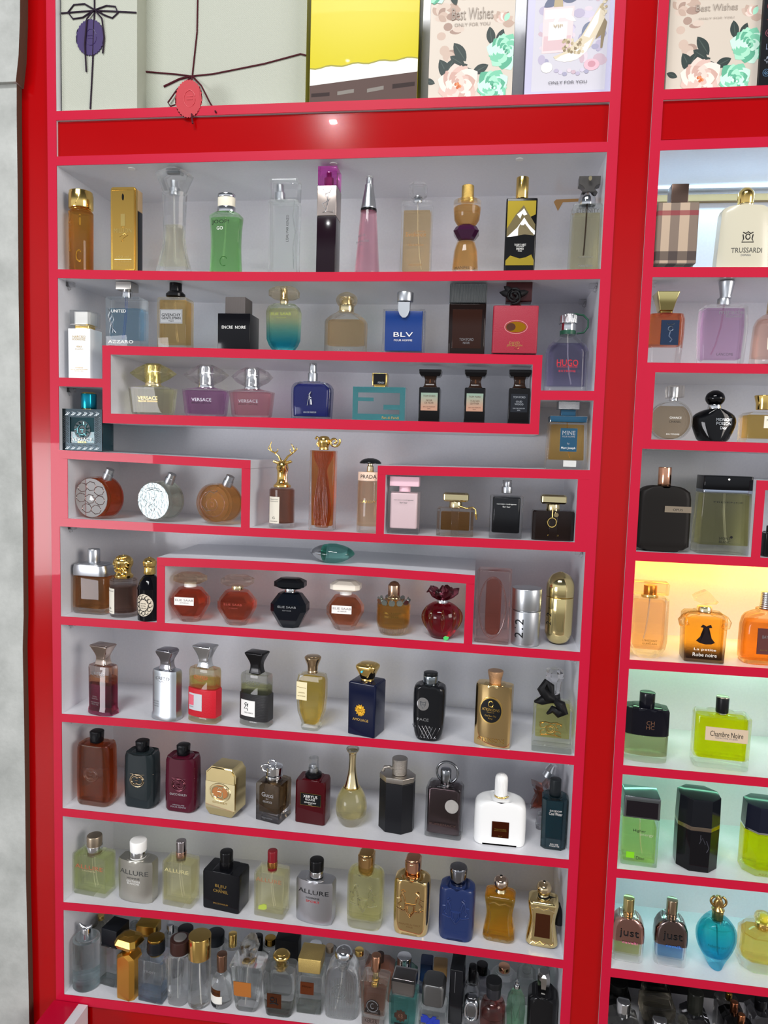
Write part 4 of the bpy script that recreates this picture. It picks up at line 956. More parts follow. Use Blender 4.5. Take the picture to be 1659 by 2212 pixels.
b.liquid(lq('e3a33d'), 385, 518, 2); b.rel('ribs', clear, [[(x, 558), (x*1.2, 540), (x*1.35, 505)] for x in range(-60, 61, 10)], .5)
b.text('GIRL OF NOW', 427, 92, 10, dkgold, off=.3); b.text('ELIE SAAB', 448, 74, 10, dkgold, off=.3)
for k in range(12):
    a = k*2*PI/12; b.tube('stud', me('b7c4bf', .2), [(76*math.cos(a), 371, b.w(76)*1000*math.sin(a)-1), (84*math.cos(a), 374, b.w(84)*1000*math.sin(a)-2)], 5.4, seg=12)
b.loft('collar', palegold, [(362, 72), (355, 68)], 'c', e=.3); b.loft('cap', me('c6a489', .2), [(355, 66), (285, 66)], 'c', e=.5); b.loft('cap_dome', pl('6a4634', .2, .6), [(285, 60), (272, 44), (264, 14)], 'c', e=.3, sm=3)
b = Bot(784, 580, 286, s5, 'ruby apple shaped bottle with amber stripes, petal stopper and green sticker', group=G8)
b.loft('bottle_body', gl('b01028', thru=.2), [(580, 90), (560, 138), (500, 190), (455, 204), (415, 180), (390, 120), (384, 80)], 'c', e=.6, body=True, sm=3)
b.loft('liquid', lq('9c0c20', thru=.2), [(572, 70), (500, 176), (455, 190), (400, 110)], 'c', e=.6, sm=3)
for k in range(9):
    a = -PI/2 + k*2*PI/9 + .1; pts = []
    for t in range(9):
        y = 405+t*16; hw = b.at(b.z(y))[0]; pts.append((hw*math.cos(a)/b.kx, y, hw*math.sin(a)*1000))
    b.tube('amber_stripe', gl('f4a52c', thru=.2), pts, [.3, 2.2, 3.4, 4, 4, 3.6, 2.8, 1.6, .3])
b.loft('collar', chrome, [(388, 66), (368, 58)], 'c', e=.5); rb = gl('6a0c1c', thru=.12)
for k in range(6):
    a = k*PI/3+.2; r_ = lambda t: t; b.tube('petal', rb, [(14*math.cos(a), 366, 4*math.sin(a)), (46*math.cos(a), 340, 9*math.sin(a)), (72*math.cos(a), 318-10*(k % 2), 13*math.sin(a)), (90*math.cos(a), 300+30*(k % 2), 17*math.sin(a))], [3.5, 6.5, 6.5, .8], seg=7)
b.tube('petal', rb, [(0, 372, 0), (-6, 330, 0), (0, 288, 0)], [4, 8, 2], seg=8)
b.patch('sticker', pl('49c464', .5), [(14, 566), (24, 556), (46, 560), (40, 576), (22, 582)], off=.6, flat=True)
# right of the low box
G9 = 'bottles right of the low box'
b = Bot(1056, 606, 199, s5, 'pink glass block holding a capsule shape, with two halves', d=40, yaw=-6, group=G9)
b.loft('bottle_body', gl('f3c9c4', thru=.3), [(606, 186), (410, 184), (404, 180), (398, 184), (199, 184)], 'r', r=4, e=2, body=True)
b.loft('inner_capsule', lq('e8866c'), [(560, 40), (540, 80), (420, 84), (400, 84), (290, 84), (262, 70), (250, 30)], 'c', e=.5, d=24, sm=2); b.rel('capsule_line', gl('f7d6d0'), [circ(0, 402, 72, 168, 40)], 1.4, close=True)
b = Bot(1243, 618, 299, s5, 'brushed aluminium cylinder with upright black numerals', group=G9)
b.loft('bottle_body', me('b9bcc0', .35), [(618, 154), (424, 162)], 'c', e=1, body=True, K=8); b.loft('cap', me('c6c9cc', .3), [(418, 164), (299, 164)], 'c', e=1, K=8); b.loft('collar', me('8f9296', .3), [(424, 156), (418, 156)], 'c', e=.1)
b.text('212', 517, 106, 44, inkb, x=-40, rot=90, off=.7); b.text('CAROLINA HERRERA', 604, 84, 6, inks, off=.3)
b = Bot(1424, 614, 214, s5, 'shiny gold pill shaped bottle with small upright numerals, at the right wall', group=G9)
gg = me('e9d69a', .08)
b.loft('bottle_body', gg, [(614, 60), (596, 110), (560, 144), (530, 150), (352, 152)], 'c', e=.5, body=True, sm=2, K=9); b.loft('cap', gg, [(347, 152), (290, 152), (255, 130), (230, 90), (214, 24)], 'c', e=.2, sm=3, K=9); b.loft('collar', dkgold, [(352, 148), (347, 148)], 'c', e=.1)
b.text('212', 470, 68, 22, inkb, x=-60, rot=90, off=.2)
# on the low box
b = Bot(172, 173, 60, zdt, 'flattened pebble bottle, half chrome half sea green, lying on top of the low box', d=50, back=.008, yaw=-6)
b.loft('bottle_body', gl('3fb79c', thru=.25), [(173, 60, 16), (164, 130, 36), (140, 206, 46), (118, 244, 50), (95, 216, 46), (76, 150, 36), (61, 50, 14)], 'c', e=.2, sm=3, body=True, K=9)
bm = bmesh.new(); R = catmull([(b.z(y), b.w(w_)/2*1.015, dd/2000*1.015) for y, w_, dd in [(173, 64, 17), (164, 130, 36), (140, 206, 46), (118, 244, 50), (95, 216, 46), (76, 150, 36), (60, 50, 14)]], 3)
addloft(bm, R, 'c', .003, 9); bmesh.ops.bisect_plane(bm, geom=bm.verts[:]+bm.edges[:]+bm.faces[:], plane_co=(-b.w(38), 0, 0), plane_no=(1, 0, .1), clear_outer=True); link('chrome_cap', bm, me('b9bcbf', .12), b.root, 40)

# ---- sixth board
G10 = 'tester bottles on the sixth board'
crop(100, 1370, .3617)
def creed(x, yb, yt, glassm, liqs, capm, label, w=160, ink=inks, yaw=-12, neckm=None, wcap=125):
    b = Bot(x, yb, yt, s6, label, d=30, yaw=yaw, group=G10); H_ = yb-yt; Y = lambda f: yb-H_*f
    b.loft('bottle_body', glassm, [(Y(0), w*1.04, 33), (Y(.07), w*1.02, 32), (Y(.1), w*.98, 29), (Y(.66), w, 30), (Y(.70), w*.95, 28), (Y(.715), w*.5, 20)], 's', e=1, body=True, K=8)
    for m_, a, c, nm in liqs: b.liquid(m_, Y(a), Y(c), 1.6, nm)
    b.loft('collar', capm, [(Y(.72), 54), (Y(.69), 52)], 'r', r=3, d=16, e=.3)
    b.loft('cap', capm, [(Y(.71), 78, 20), (Y(.78), 66, 17), (Y(.85), 70, 18), (Y(.95), 108, 26), (Y(.985), wcap, 28), (Y(1), wcap*.9, 24)], 'r', r=3, e=.6, sm=3)
    b.rel('monogram', ink, [[(-46, Y(.58)), (-10, Y(.545)), (40, Y(.60))], [(44, Y(.58)), (10, Y(.545)), (-40, Y(.60))]], .4); b.text('CREED', Y(.60), 92, 20, ink, off=.3)
    return b, Y
b, Y = creed(306, 485, 56, gl('f4c9b4', c2='8c1234', lo=.3, hi=.8, thru=.2), [(lq('e9a05e'), .53, .43, 'liquid'), (lq('5f0a22', thru=.15), .43, .05, 'liquid')], me('c9b4a8', .1), 'burgundy bottle with clear shoulders and flared metallic cap, leftmost of its board')
for t, y, ww in (('ORIGINAL', 372, 34), ('SANTAL', 385, 46), ('CREED FRAGRANCE', 408, 62), ('DEPUIS 1760', 420, 50)): b.text(t, y, ww, 8, inks, x=-20, off=.4)
b, Y = creed(690, 520, 82, me('c3c8cd', .3), [], me('a9a6ad', .1), 'matte silver flat bottle with flared chrome cap', w=162, ink=greyink, wcap=92)
for t, y in (('SILVER', 405), ('MOUNTAIN', 420), ('WATER', 435)): b.text(t, y, 40, 7, greyink, x=-42, off=.4)
b, Y = creed(918, 530, 60, gl('efe2a8'), [(lq('e9cf62'), .57, .45, 'liquid')], chrome, 'clear bottle wrapped in red leather with flared chrome cap and yellow liquid', w=178, ink=pl('c05a3a', .4), wcap=128)
b.loft('leather_wrap', pl('c41428', .5, .1, bump=(600, .5)), [(Y(.075), 184, 33), (Y(.44), 184, 33)], 's', e=.6, K=8, body=True)
b.plate('label', pl('c9cdd2', .4), 352, 455, 92, x=-32, off=.3); b.plate('label_square', pl('e8667a', .5), 362, 425, 34, x=-58, off=.8); b.text('CREED', 436, 34, 7, greyink, x=-58, off=.9)
b, Y = creed(1228, 552, 100, gl('e9eee0'), [(lq('cfd28c'), .54, .42, 'liquid')], pl('121214', .2, .6), 'clear bottle wrapped in black leather with flared black cap', w=180, ink=pl('6c6f66', .4), wcap=122)
b.loft('leather_wrap', ribs('17171a', 700, .45, 0, 'Z', .6), [(Y(.075), 186, 33), (Y(.44), 186, 33)], 's', e=.6, K=8, body=True)
b.plate('label', white, 392, 490, 96, x=-28, off=.3); b.rel('horse_rider', inkb, [circ(-38, 415, 9, 8, 8), [(-38, 420), (-50, 445), (-30, 440), (-24, 455)], [(-24, 410), (-28, 432)]], .6, off=.9); b.text('CREED AVENTUS', 468, 60, 8, inkb, x=-20, off=.9)
b = Bot(1560, 580, 126, s6, 'tall bottle of golden liquid with metallic rim cap and ivory label', d=34, yaw=-10, group=G10)
b.loft('bottle_body', clearg, [(580, 104, 28), (560, 108, 30), (545, 100, 28), (470, 150, 32), (380, 164, 34), (280, 164, 34), (240, 150, 30), (232, 80, 22)], 'h', r=5, e=.5, body=True)
b.liquid(lq('e2b53a'), 262, 545, 4); b.plate('label', pl('efe3b8', .5), 278, 390, 66, x=-42, off=.3); b.text('JARDIN', 345, 40, 8, dkgold, x=-42, off=.9); b.text('EAU DE PARFUM', 365, 48, 6, dkgold, x=-42, off=.9); b.rel('label_line', dkgold, [[(-70, 310), (-14, 314)]], .3, off=.9)
b.loft('collar', me('cbb08c', .15), [(232, 62), (215, 56)], 'c', e=.4); b.loft('cap', me('cbb08c', .15), [(216, 60), (190, 62), (165, 80), (145, 96), (134, 98), (126, 80)], 'c', e=.6, sm=2)
crop(640, 1400, .3858)
b = Bot(360, 493, 78, s6, 'dark navy slab bottle with golden sun emblem and domed gold cap', d=44, yaw=-16, xt=385, group=G10)
b.loft('bottle_body', pl('0d1430', .1, .8), [(493, 164), (190, 168), (182, 158)], 'r', r=3, e=1.5, body=True)
b.patch('sun_emblem', me('e8b23c', .2), [(p[0]*1, p[1]) for k in range(24) for p in [(-6+(32 if k % 2 else 23)*math.cos(k*PI/12), 340+(36 if k % 2 else 26)*math.sin(k*PI/12))]], off=.2, th=.8)
b.rel('sun_face', me('b9821f', .2), [circ(-6, 340, 14, 15, 14), [(-12, 336), (-8, 336)], [(-3, 336), (1, 336)], [(-10, 348), (-2, 348)]], .5, off=1); b.text('AMOUAGE', 398, 96, 15, inkg, x=-4)
b.loft('collar', gold, [(184, 76), (170, 72)], 'c', e=.4); b.loft('cap', gold, [(172, 74, 22), (150, 84, 26), (110, 118, 32), (92, 116, 32), (80, 80, 24)], 'r', r=9, e=1, sm=2)
cg = b.tube('cap_stone', pl('3fc7e8', .05, 1), [(-12, 122, -15), (-12, 122, -17.5)], 1.8)
b = Bot(730, 522, 133, s6, 'smoky black oval bottle with silver big cat badge and embossed diamonds', d=36, yaw=-6, group=G10)
b.loft('bottle_body', pl('16171a', .06, 1), [(522, 110), (505, 146), (440, 172), (300, 180), (225, 176), (205, 150), (198, 90)], 'r', r=12, e=2, body=True, sm=2)
b.patch('badge', chrome, circ(-28, 305, 34, 38, 24), off=.2, th=.8); b.rel('cat_face', pl('55585c', .2), [[(-44, 290), (-40, 312), (-28, 330), (-16, 312), (-12, 290), (-28, 298), (-44, 290)], [(-36, 306), (-30, 310)], [(-20, 306), (-26, 310)]], .7, off=1.2)
b.text('PACE', 397, 66, 16, inks, x=-26); L = []
for k in range(-4, 6):
    L.append([(k*20-10, 432+abs(k)*2), (k*20-70+30, 505)]) if -60 < k*20-40 < 60 else None; L.append([(k*20-10, 432+abs(k)*2), (k*20+30, 505)]) if -60 < k*20+30 < 60 else None
b.rel('diamond_relief', me('9a9ca0', .15), [l for l in L if l], .5)
b.loft('collar', chrome, [(200, 70), (190, 64)], 'c', e=.3); b.loft('cap', me('9fa8ae', .15), [(212, 84), (150, 84)], 'c', e=.6); b.loft('cap_top', pl('17181a', .3), [(150, 80), (133, 80)], 'c', e=1)
b = Bot(1088, 556, 124, s6, 'mirror gold bottle with round black label and knurled cap', d=34, yaw=-12, xt=1100, group=G10)
b.loft('bottle_body', me('e3c48a', .08), [(556, 204), (215, 204), (200, 200), (195, 120)], 's', e=1, body=True, K=9)
b.patch('label_rim', gold, circ(-8, 342, 68, 78, 32), off=.2, th=.8); b.patch('label', pl('141416', .35), circ(-8, 342, 60, 70, 32), off=1.1)
b.rel('crest', inkg, [circ(-8, 304, 14, 16, 12), [(-24, 322), (-8, 316), (8, 322)], [(-20, 290), (-8, 282), (4, 290)]], .6, off=1.7)
for t, y, ww, hh in (('ATKINSONS', 336, 100, 16), ('LONDON 1799', 352, 42, 6), ('Oud Save The', 372, 66, 10), ('King', 388, 24, 11)): b.text(t, y, ww, hh, inkg, x=-8, off=1.8)
b.text('ATKINSONS', 516, 160, 24, gold, x=-4, off=.6)
b.loft('collar', me('d2a77f', .2), [(205, 64), (195, 60)], 'c', e=.3); b.loft('cap', me('cfa37a', .3, (1300, 1.0)), [(205, 66), (180, 68), (140, 86), (124, 88)], 'c', e=.8)
b = Bot(1428, 590, 110, s6, 'clear bottle of pale yellow liquid with crystal stopper, black bow and gold crest', d=44, yaw=-4, group=G10)
b.loft('bottle_body', clearg, [(590, 226), (340, 222), (318, 190), (305, 90)], 'r', r=3, e=1.5, body=True); b.liquid(lq('e9e27a'), 335, 505, 5); b.body = (b.body[0], 'h', 0, 0, 0)
b.rel('gold_crest', gold, [circ(-12, 448, 24, 22, 18), circ(-12, 448, 14, 14, 14), circ(-55, 430, 16, 14, 12, 0, 280), circ(32, 430, 16, 14, 12, 90, 370), circ(-50, 470, 18, 12, 12, 0, 280), circ(28, 472, 18, 12, 12, 90, 370), [(-75, 415), (-40, 408), (-12, 415), (20, 408), (52, 418)], [(-70, 488), (-12, 482), (50, 490)]], 1.1)
b.rel('base_groove', clear, [[(-105, 525), (105, 525)], [(-105, 548), (105, 548)]], 1)
b.loft('stopper', gl('f1eff2', thru=.15), [(262, 56, 20), (240, 72, 26), (180, 78, 30), (150, 102, 38), (128, 98, 36), (112, 60, 22)], 'h', r=7, e=.3); b.loft('collar', pl('1a1a1c', .5), [(310, 84), (262, 70)], 'c', e=.5)
bowm = pl('101012', .5)
b.tube('bow', bowm, [(10, 290, -14), (-40, 260, -22), (-70, 220, -20), (-50, 180, -14), (-24, 205, -14), (-10, 270, -14)], [5, 9, 8, 5, 7, 4], seg=6); b.tube('bow', bowm, [(0, 280, -16), (40, 300, -24), (66, 345, -22), (30, 350, -22), (-8, 330, -22), (-36, 360, -23)], [4, 9, 5, 8, 6, 2], seg=6); b.tube('bow', bowm, [(-10, 285, -16), (-70, 285, -22), (-108, 300, -18)], [5, 8, 2], seg=6)

# ---- seventh board
G11 = 'tester bottles on the seventh board'
crop(100, 1560, .3617)
def guilty(x, yb, yt, gm, lqm, label, ringm, w=196, ff=1., texts=()):
    b = Bot(x, yb, yt, s7, label, d=38, yaw=-4, group=G11); H_ = yb-yt; Y = lambda f: yb-H_*f
    b.loft('bottle_body', gm, [(Y(0), w*.94), (Y(.04), w), (Y(.4), w*1.02), (Y(.78), w*.98), (Y(.835), w*.9), (Y(.84), w*.6)], 'r', r=11, e=3, body=True)
    if lqm: b.liquid(lqm, Y(.8), Y(.06), 3)
    b.rel('seam', ringm, [[(-w*.48, Y(.535)), (-40, Y(.53)), (0, Y(.515)), (40, Y(.53)), (w*.48, Y(.535))]], .5)
    b.rel('double_g', ringm, [circ(0, Y(.435), 42, 40, 26), circ(-12, Y(.435), 22, 24, 14, 40, 320), circ(12, Y(.435), 22, 24, 14, 220, 500), [(-12, Y(.435)), (8, Y(.435))]], 1.3)
    b.loft('collar', pl('1a1a1d', .3), [(Y(.85), 48), (Y(.82), 44)], 'c', e=.3); b.loft('cap', pl('101114', .15, .7), [(Y(.845), 66), (Y(.99), 72), (Y(1), 68)], 'r', r=8, d=22, e=1)
    for t, y, ww, hh in texts: b.text(t, Y(y), ww, hh, inks, off=.3)
guilty(268, 503, 46, gl('f6cdb0', thru=.3), lq('a84f22'), 'brown glass bottle with embossed double ring emblem and black cap', gl('e0a88a', thru=.1), 206)
guilty(542, 515, 104, pl('20282b', .06, 1), None, 'charcoal glass bottle with bronze double ring emblem and black cap', me('b9a78a', .15), 184)
guilty(788, 540, 128, pl('4a0f22', .06, 1), None, 'deep plum bottle with double ring emblem and black cap', me('8c5560', .15), 184, texts=(('GUCCI GUILTY', .28, 106, 13), ('ABSOLUTE', .115, 74, 8), ('POUR FEMME', .083, 94, 9)))
b = Bot(1036, 565, 232, s7, 'flat gold bottle with chamfered corners and interlocked ring emblem', d=42, yaw=-10, xt=1050, group=G11)
pg = me('d2c08c', .16)
b.ext('bottle_body', pg, [(-96, 530), (-70, 563), (70, 563), (96, 530), (96, 285), (70, 245), (-60, 245), (-96, 285)], 42, 2.5, body=True, seg=3); b.body = (b.body[0], 'h', 0, 0, 0)
b.patch('front_band', me('e0d3a6', .1), [(-94, 342), (94, 342), (94, 515), (-94, 515)], off=0, th=.4); b.patch('emblem_well', pl('b0703a', .15, .6), circ(0, 405, 54, 48, 26), off=.3)
b.rel('double_g', palegold, [circ(0, 405, 66, 56, 32), circ(-16, 405, 36, 38, 18, 30, 330), circ(18, 405, 36, 38, 18, 210, 510), [(-14, 400), (10, 400)], [(16, 400), (16, 440)]], 1.6); b.text('GUCCI GUILTY', 473, 96, 12, dkgold, off=.6)
b = Bot(1318, 597, 222, s7, 'dark smoky square bottle fading to amber, chrome cap with snaffle ring', d=44, yaw=-14, xt=1325, group=G11)
b.loft('bottle_body', gl('9a8664', c2='1e1c20', lo=.05, hi=.75, thru=.15), [(597, 156), (365, 160), (352, 150), (347, 110)], 'r', r=2, e=1, body=True)
b.loft('liquid', lq('6a4a26', thru=.25), [(540, 118), (375, 120)], 'r', r=3, d=38, e=1)
b.text('Gucci', 420, 76, 28, inks, off=.3); b.text('BY', 447, 16, 7, inks, off=.3); b.text('GUCCI', 465, 58, 13, inks, off=.3); b.text('POUR HOMME', 572, 70, 8, greyink, off=.3)
b.loft('collar', chrome, [(350, 100), (315, 104)], 'c', e=.6); b.loft('cap', chrome, [(312, 100), (262, 104), (256, 90)], 'c', e=1)
b.tube('snaffle_ring', chrome, [(x_-20, y_, -14+z_) for (x_, y_), z_ in zip(circ(0, 262, 38, 24, 18), [k % 3 for k in range(18)])], 2.1, close=True); b.tube('snaffle_ring', chrome, [(x_, y_, -2) for x_, y_ in circ(-8, 244, 24, 22, 16)], 2, close=True)
b = Bot(1570, 610, 207, s7, 'wine red square bottle with black label and clear spray top', d=36, yaw=-6, group=G11)
b.loft('bottle_body', pl('42060e', .06, 1), [(610, 186), (350, 184), (335, 172), (328, 110)], 'r', r=5, e=2, body=True)
b.loft('collar', black, [(340, 90), (330, 98), (308, 98), (296, 70)], 'c', e=.8); b.loft('spray_pump', satin, [(298, 52), (270, 52), (266, 30), (250, 30)], 'c', e=.3); b.loft('cap', gl(), [(300, 62), (208, 60)], 'c', e=1)
b.plate('label', pl('0d0d0f', .3), 412, 490, 128, x=6, off=.2); b.rel('label_border', inkg, [[(-57, 413), (69, 413), (69, 489), (-57, 489), (-57, 413)]], .3, off=.8)
b.text('XERYUS', 432, 86, 18, inkw, x=4, off=.9); b.text('ROUGE', 451, 58, 13, inkw, x=4, off=.9); b.text('GIVENCHY', 471, 74, 9, inkw, x=4, off=.9); b.text('PARIS', 482, 20, 5, inkw, x=4, off=.9)
crop(640, 1600, .3858)
b = Bot(297, 488, 33, s7, 'teardrop bottle of pale gold liquid with long slender gold neck', group=G11)
b.loft('bottle_body', gl('f8f4dc'), [(488, 80), (478, 110), (440, 158), (385, 174), (330, 158), (280, 112), (264, 84)], 'c', e=.6, sm=3, body=True, K=8)
b.loft('liquid', lq('f0e4a0'), [(430, 128), (385, 158), (330, 142), (285, 98)], 'c', e=.6, sm=3)
b.loft('neck', palegold, [(268, 86), (240, 70), (180, 46), (120, 38), (70, 44), (58, 62), (54, 64)], 'c', e=.3, sm=3); b.loft('collar', gold, [(272, 90), (262, 88)], 'c', e=.4); b.loft('cap', gl(), [(54, 60), (46, 74), (38, 70), (33, 50)], 'c', e=.4)
b = Bot(540, 520, 94, s7, 'black faceted flask bottle with pewter top, hinge and knurled cap', d=46, yaw=-8, xt=558, group=G11)
b.loft('bottle_body', pl('15161a', .35, .3), [(520, 196), (224, 196)], 'h', r=16, e=.6, body=True); pw = me('a9a39b', .3)
b.loft('pewter_shoulder', pw, [(222, 198), (190, 198)], 'h', r=16, e=.8); b.loft('cap', me('b0aaa2', .25, (1200, .8)), [(188, 84), (150, 86), (98, 88), (94, 84)], 'c', e=.6, x=10); b.tube('hinge', pw, [(-80, 176, -8), (-70, 150, -8), (-40, 145, -8), (-28, 155, -6)], 2.6)
b = Bot(816, 550, 112, s7, 'smoked mirror bottle with silver medallion and ring handle over the cap', d=36, yaw=-6, group=G11)
b.loft('bottle_body', clear, [(550, 208), (265, 206), (248, 180), (240, 110)], 'r', r=5, e=2, body=True); b.loft('inner_block', me('54474a', .1), [(525, 184), (268, 186), (256, 160)], 'r', r=5, d=33, e=1.5)
b.body = ([(b.z(550), b.w(206)/2, .0185), (b.z(240), b.w(206)/2, .0185)], 'h', 0, 0, 0)
b.patch('medallion', me('c9c5c0', .25, (900, 1)), circ(48, 348, 38, 40, 24), off=.1, th=1.5); b.text('SUPREMACY', 466, 150, 12, me('9a7c74', .2), off=.2)
b.loft('collar', chrome, [(262, 58), (245, 56)], 'c', e=.4); b.loft('cap', me('8b8e92', .15), [(245, 60), (165, 62), (158, 58)], 'c', e=.8); b.tube('ring_handle', me('8b8e92', .12), [(x_, y_, 0) for x_, y_ in circ(8, 178, 60, 62, 30)], 2.2, close=True)
b = Bot(1136, 590, 182, s7, 'white broad shouldered bottle with brown metallic plaque and ribbed white cap', d=44, group=G11)
b.loft('bottle_body', pl('f0f1f0', .22, .5), [(588, 284), (570, 292), (400, 292), (350, 270), (330, 200), (322, 100)], 'r', r=14, e=3, body=True, sm=2)
b.body = ([(b.z(590), b.w(280)/2, .022), (b.z(320), b.w(280)/2, .022)], 'h', 0, 0, 0); b.plate('label', me('6e3420', .12), 442, 538, 96, x=2, off=.1, th=.8); b.text('TOM FORD', 487, 66, 7, inkg, x=2, off=1.1); b.text('WHITE PATCHOULI', 496, 70, 6, inkg, x=2, off=1.1); b.text('50 ml', 528, 22, 6, inkg, x=2, off=1.1)
b.loft('collar', gold, [(325, 74), (312, 72)], 'c', e=.5); b.tube('bow_cord', gold, [(0, 318, -9), (24, 314, -10), (44, 308, -8)], .9); b.loft('cap', ribs('f2f2f0', 420, .3, 0, 'X', .5), [(312, 72), (225, 74), (195, 62), (182, 26)], 'c', e=.5, sm=2)
b = Bot(1436, 613, 210, s7, 'narrow dark teal bottle with slim black cap, at the right wall', d=34, yaw=-4, group=G11)
b.loft('bottle_body', gl('3f93a0', thru=.12), [(613, 140), (320, 146), (308, 130), (302, 80)], 'h', r=7, e=1, body=True); b.loft('inner_block', pl('0e3a48', .1, .5), [(604, 120), (325, 126)], 'h', r=6, d=28, e=.5)
b.loft('cap', pl('202427', .3), [(326, 66), (212, 64)], 'c', e=.8); b.body = ([(b.z(613), b.w(146)/2, .0175), (b.z(300), b.w(146)/2, .0175)], 'h', 0, 0, 0)
b.text('DAVIDOFF', 378, 66, 10, inkw, x=6); b.text('Cool Water', 395, 74, 18, inkw, x=6); b.text('EAU DE', 577, 44, 8, inkw, x=6); b.text('TOILETTE', 588, 56, 8, inkw, x=6)
# star bottle behind the teal one
b = Bot(1375, 470, 130, s7, 'faceted star shaped bottle of rust coloured liquid behind the teal bottle', d=30, back=.085, name='perfume_bottle')
st = [(-60+0, 0)]
pts = []
for k in range(10):
    a = math.radians(-80+k*36+10); r_ = 95 if k % 2 == 0 else 45; pts.append((8+r_*math.cos(a), 300+r_*1.25*math.sin(a)))
b.ext('bottle_body', gl('e2e6ea', thru=.15), pts, 30, 5, seg=1, body=True)
b.ext('liquid', lq('a8442a'), [(8+(x_-8)*.72, 310+(y_-300)*.7) for x_, y_ in pts if y_ > 215] , 20, 2, seg=1); b.body = (b.body[0], 'h', 0, 0, 0)
b.tube('neck', satin, [(20, 195, 0), (44, 150, 0)], [10, 8], seg=6); b.tube('cap', chrome, [(38, 165, 0), (56, 130, 0)], [11, 7], seg=6)
b.loft('glass_foot', gl('e2e6ea', thru=.15), [(470, 60), (400, 40)], 'h', r=4, d=24)

# ---- eighth board
G12 = 'tester bottles on the eighth board'
crop(100, 1780, .3617)
def allure(x, yb, yt, label, w, bodym, liqm, capm, bandm, ink, texts, wc=80, yaw=-6, d=34, capt=None):
    b = Bot(x, yb, yt, s8, label, d=d, yaw=yaw, group=G12); H_ = yb-yt; Y = lambda f: yb-H_*f
    b.loft('bottle_body', bodym, [(Y(0), w*.96), (Y(.03), w*.98), (Y(.66), w), (Y(.70), w*.96), (Y(.715), w*.5)], 's' if liqm is None and w > 200 and d == 35 else 'r', r=3, e=1.2, body=True)
    if liqm: b.liquid(liqm, Y(.66), Y(.07), 2.5); b.diptube(Y(.70), Y(.12), 24)
    b.loft('cap', capm, [(Y(.67), wc*.95), (Y(.98), wc), (Y(1), wc*.96)], 'c', e=.8); b.loft('cap_band', bandm, [(Y(.74), wc*1.03), (Y(.83), wc*1.03)], 'c', e=.3)
    for t, yy, ww, hh, ik in texts: b.text(t, Y(yy), ww, hh, ik, off=.3)
    return b, Y
allure(256, 430, 62, 'clear bottle of pale green liquid with taupe cap, leftmost of its board', 208, gl('eef4e2'), lq('eaf0b8'), me('a79884', .35), chrome, None, [('ALLURE', .505, 176, 26, pl('b0583c', .4)), ('HOMME', .44, 84, 9, pl('b0a080', .5))], 84)
allure(518, 470, 90, 'silvery champagne bottle with white cap', 216, me('bcbab0', .38), None, white, chrome, None, [('ALLURE', .51, 178, 30, pl('4a4a48', .4)), ('HOMME', .415, 80, 12, pl('4a4a48', .4)), ('EDITION', .365, 82, 12, inkw), ('BLANCHE', .325, 76, 12, inkw)], 94, d=35)
allure(776, 496, 94, 'clear bottle of pale yellow liquid with slim chrome cap', 186, gl('f5f4e0'), lq('f4efbc'), me('b5aeb0', .15), me('d0a894', .15), None, [('ALLURE', .58, 150, 24, pl('c9c08a', .4))], 58)
allure(1040, 520, 157, 'black square bottle with gold lettering and black cylinder cap', 234, pl('0e0f13', .12, .6), None, black, black, None, [('BLEU', .46, 70, 18, inkg), ('DE', .41, 14, 7, inkg), ('CHANEL', .365, 94, 20, inkg), ('EAU DE PARFUM', .13, 92, 10, inkg)], 76, d=42, yaw=-8)
b, Y = allure(1324, 560, 154, 'clear bottle of pale yellow liquid with dark red cap and a sticker', 186, gl('f5f4e0'), lq('f4f0c4'), pl('7a1420', .2, .5), me('c98c50', .2), None, [('ALLURE', .595, 158, 26, pl('a06a4a', .4))], 58)
b.patch('sticker', pl('c8dc5c', .5), [(-62, 516), (-60, 494), (-30, 478), (-12, 480), (-10, 504), (-24, 514)], off=-2.5, flat=True)
crop(620, 1820, .3858)
b, Y = allure(140, 458, 90, 'brushed silver bottle with black banded cap', 212, me('babbc0', .36), None, black, chrome, None, [('ALLURE', .53, 176, 26, inkb), ('HOMME', .432, 78, 12, inkb), ('SPORT', .375, 80, 13, inkr)], 80, d=35, yaw=-8)
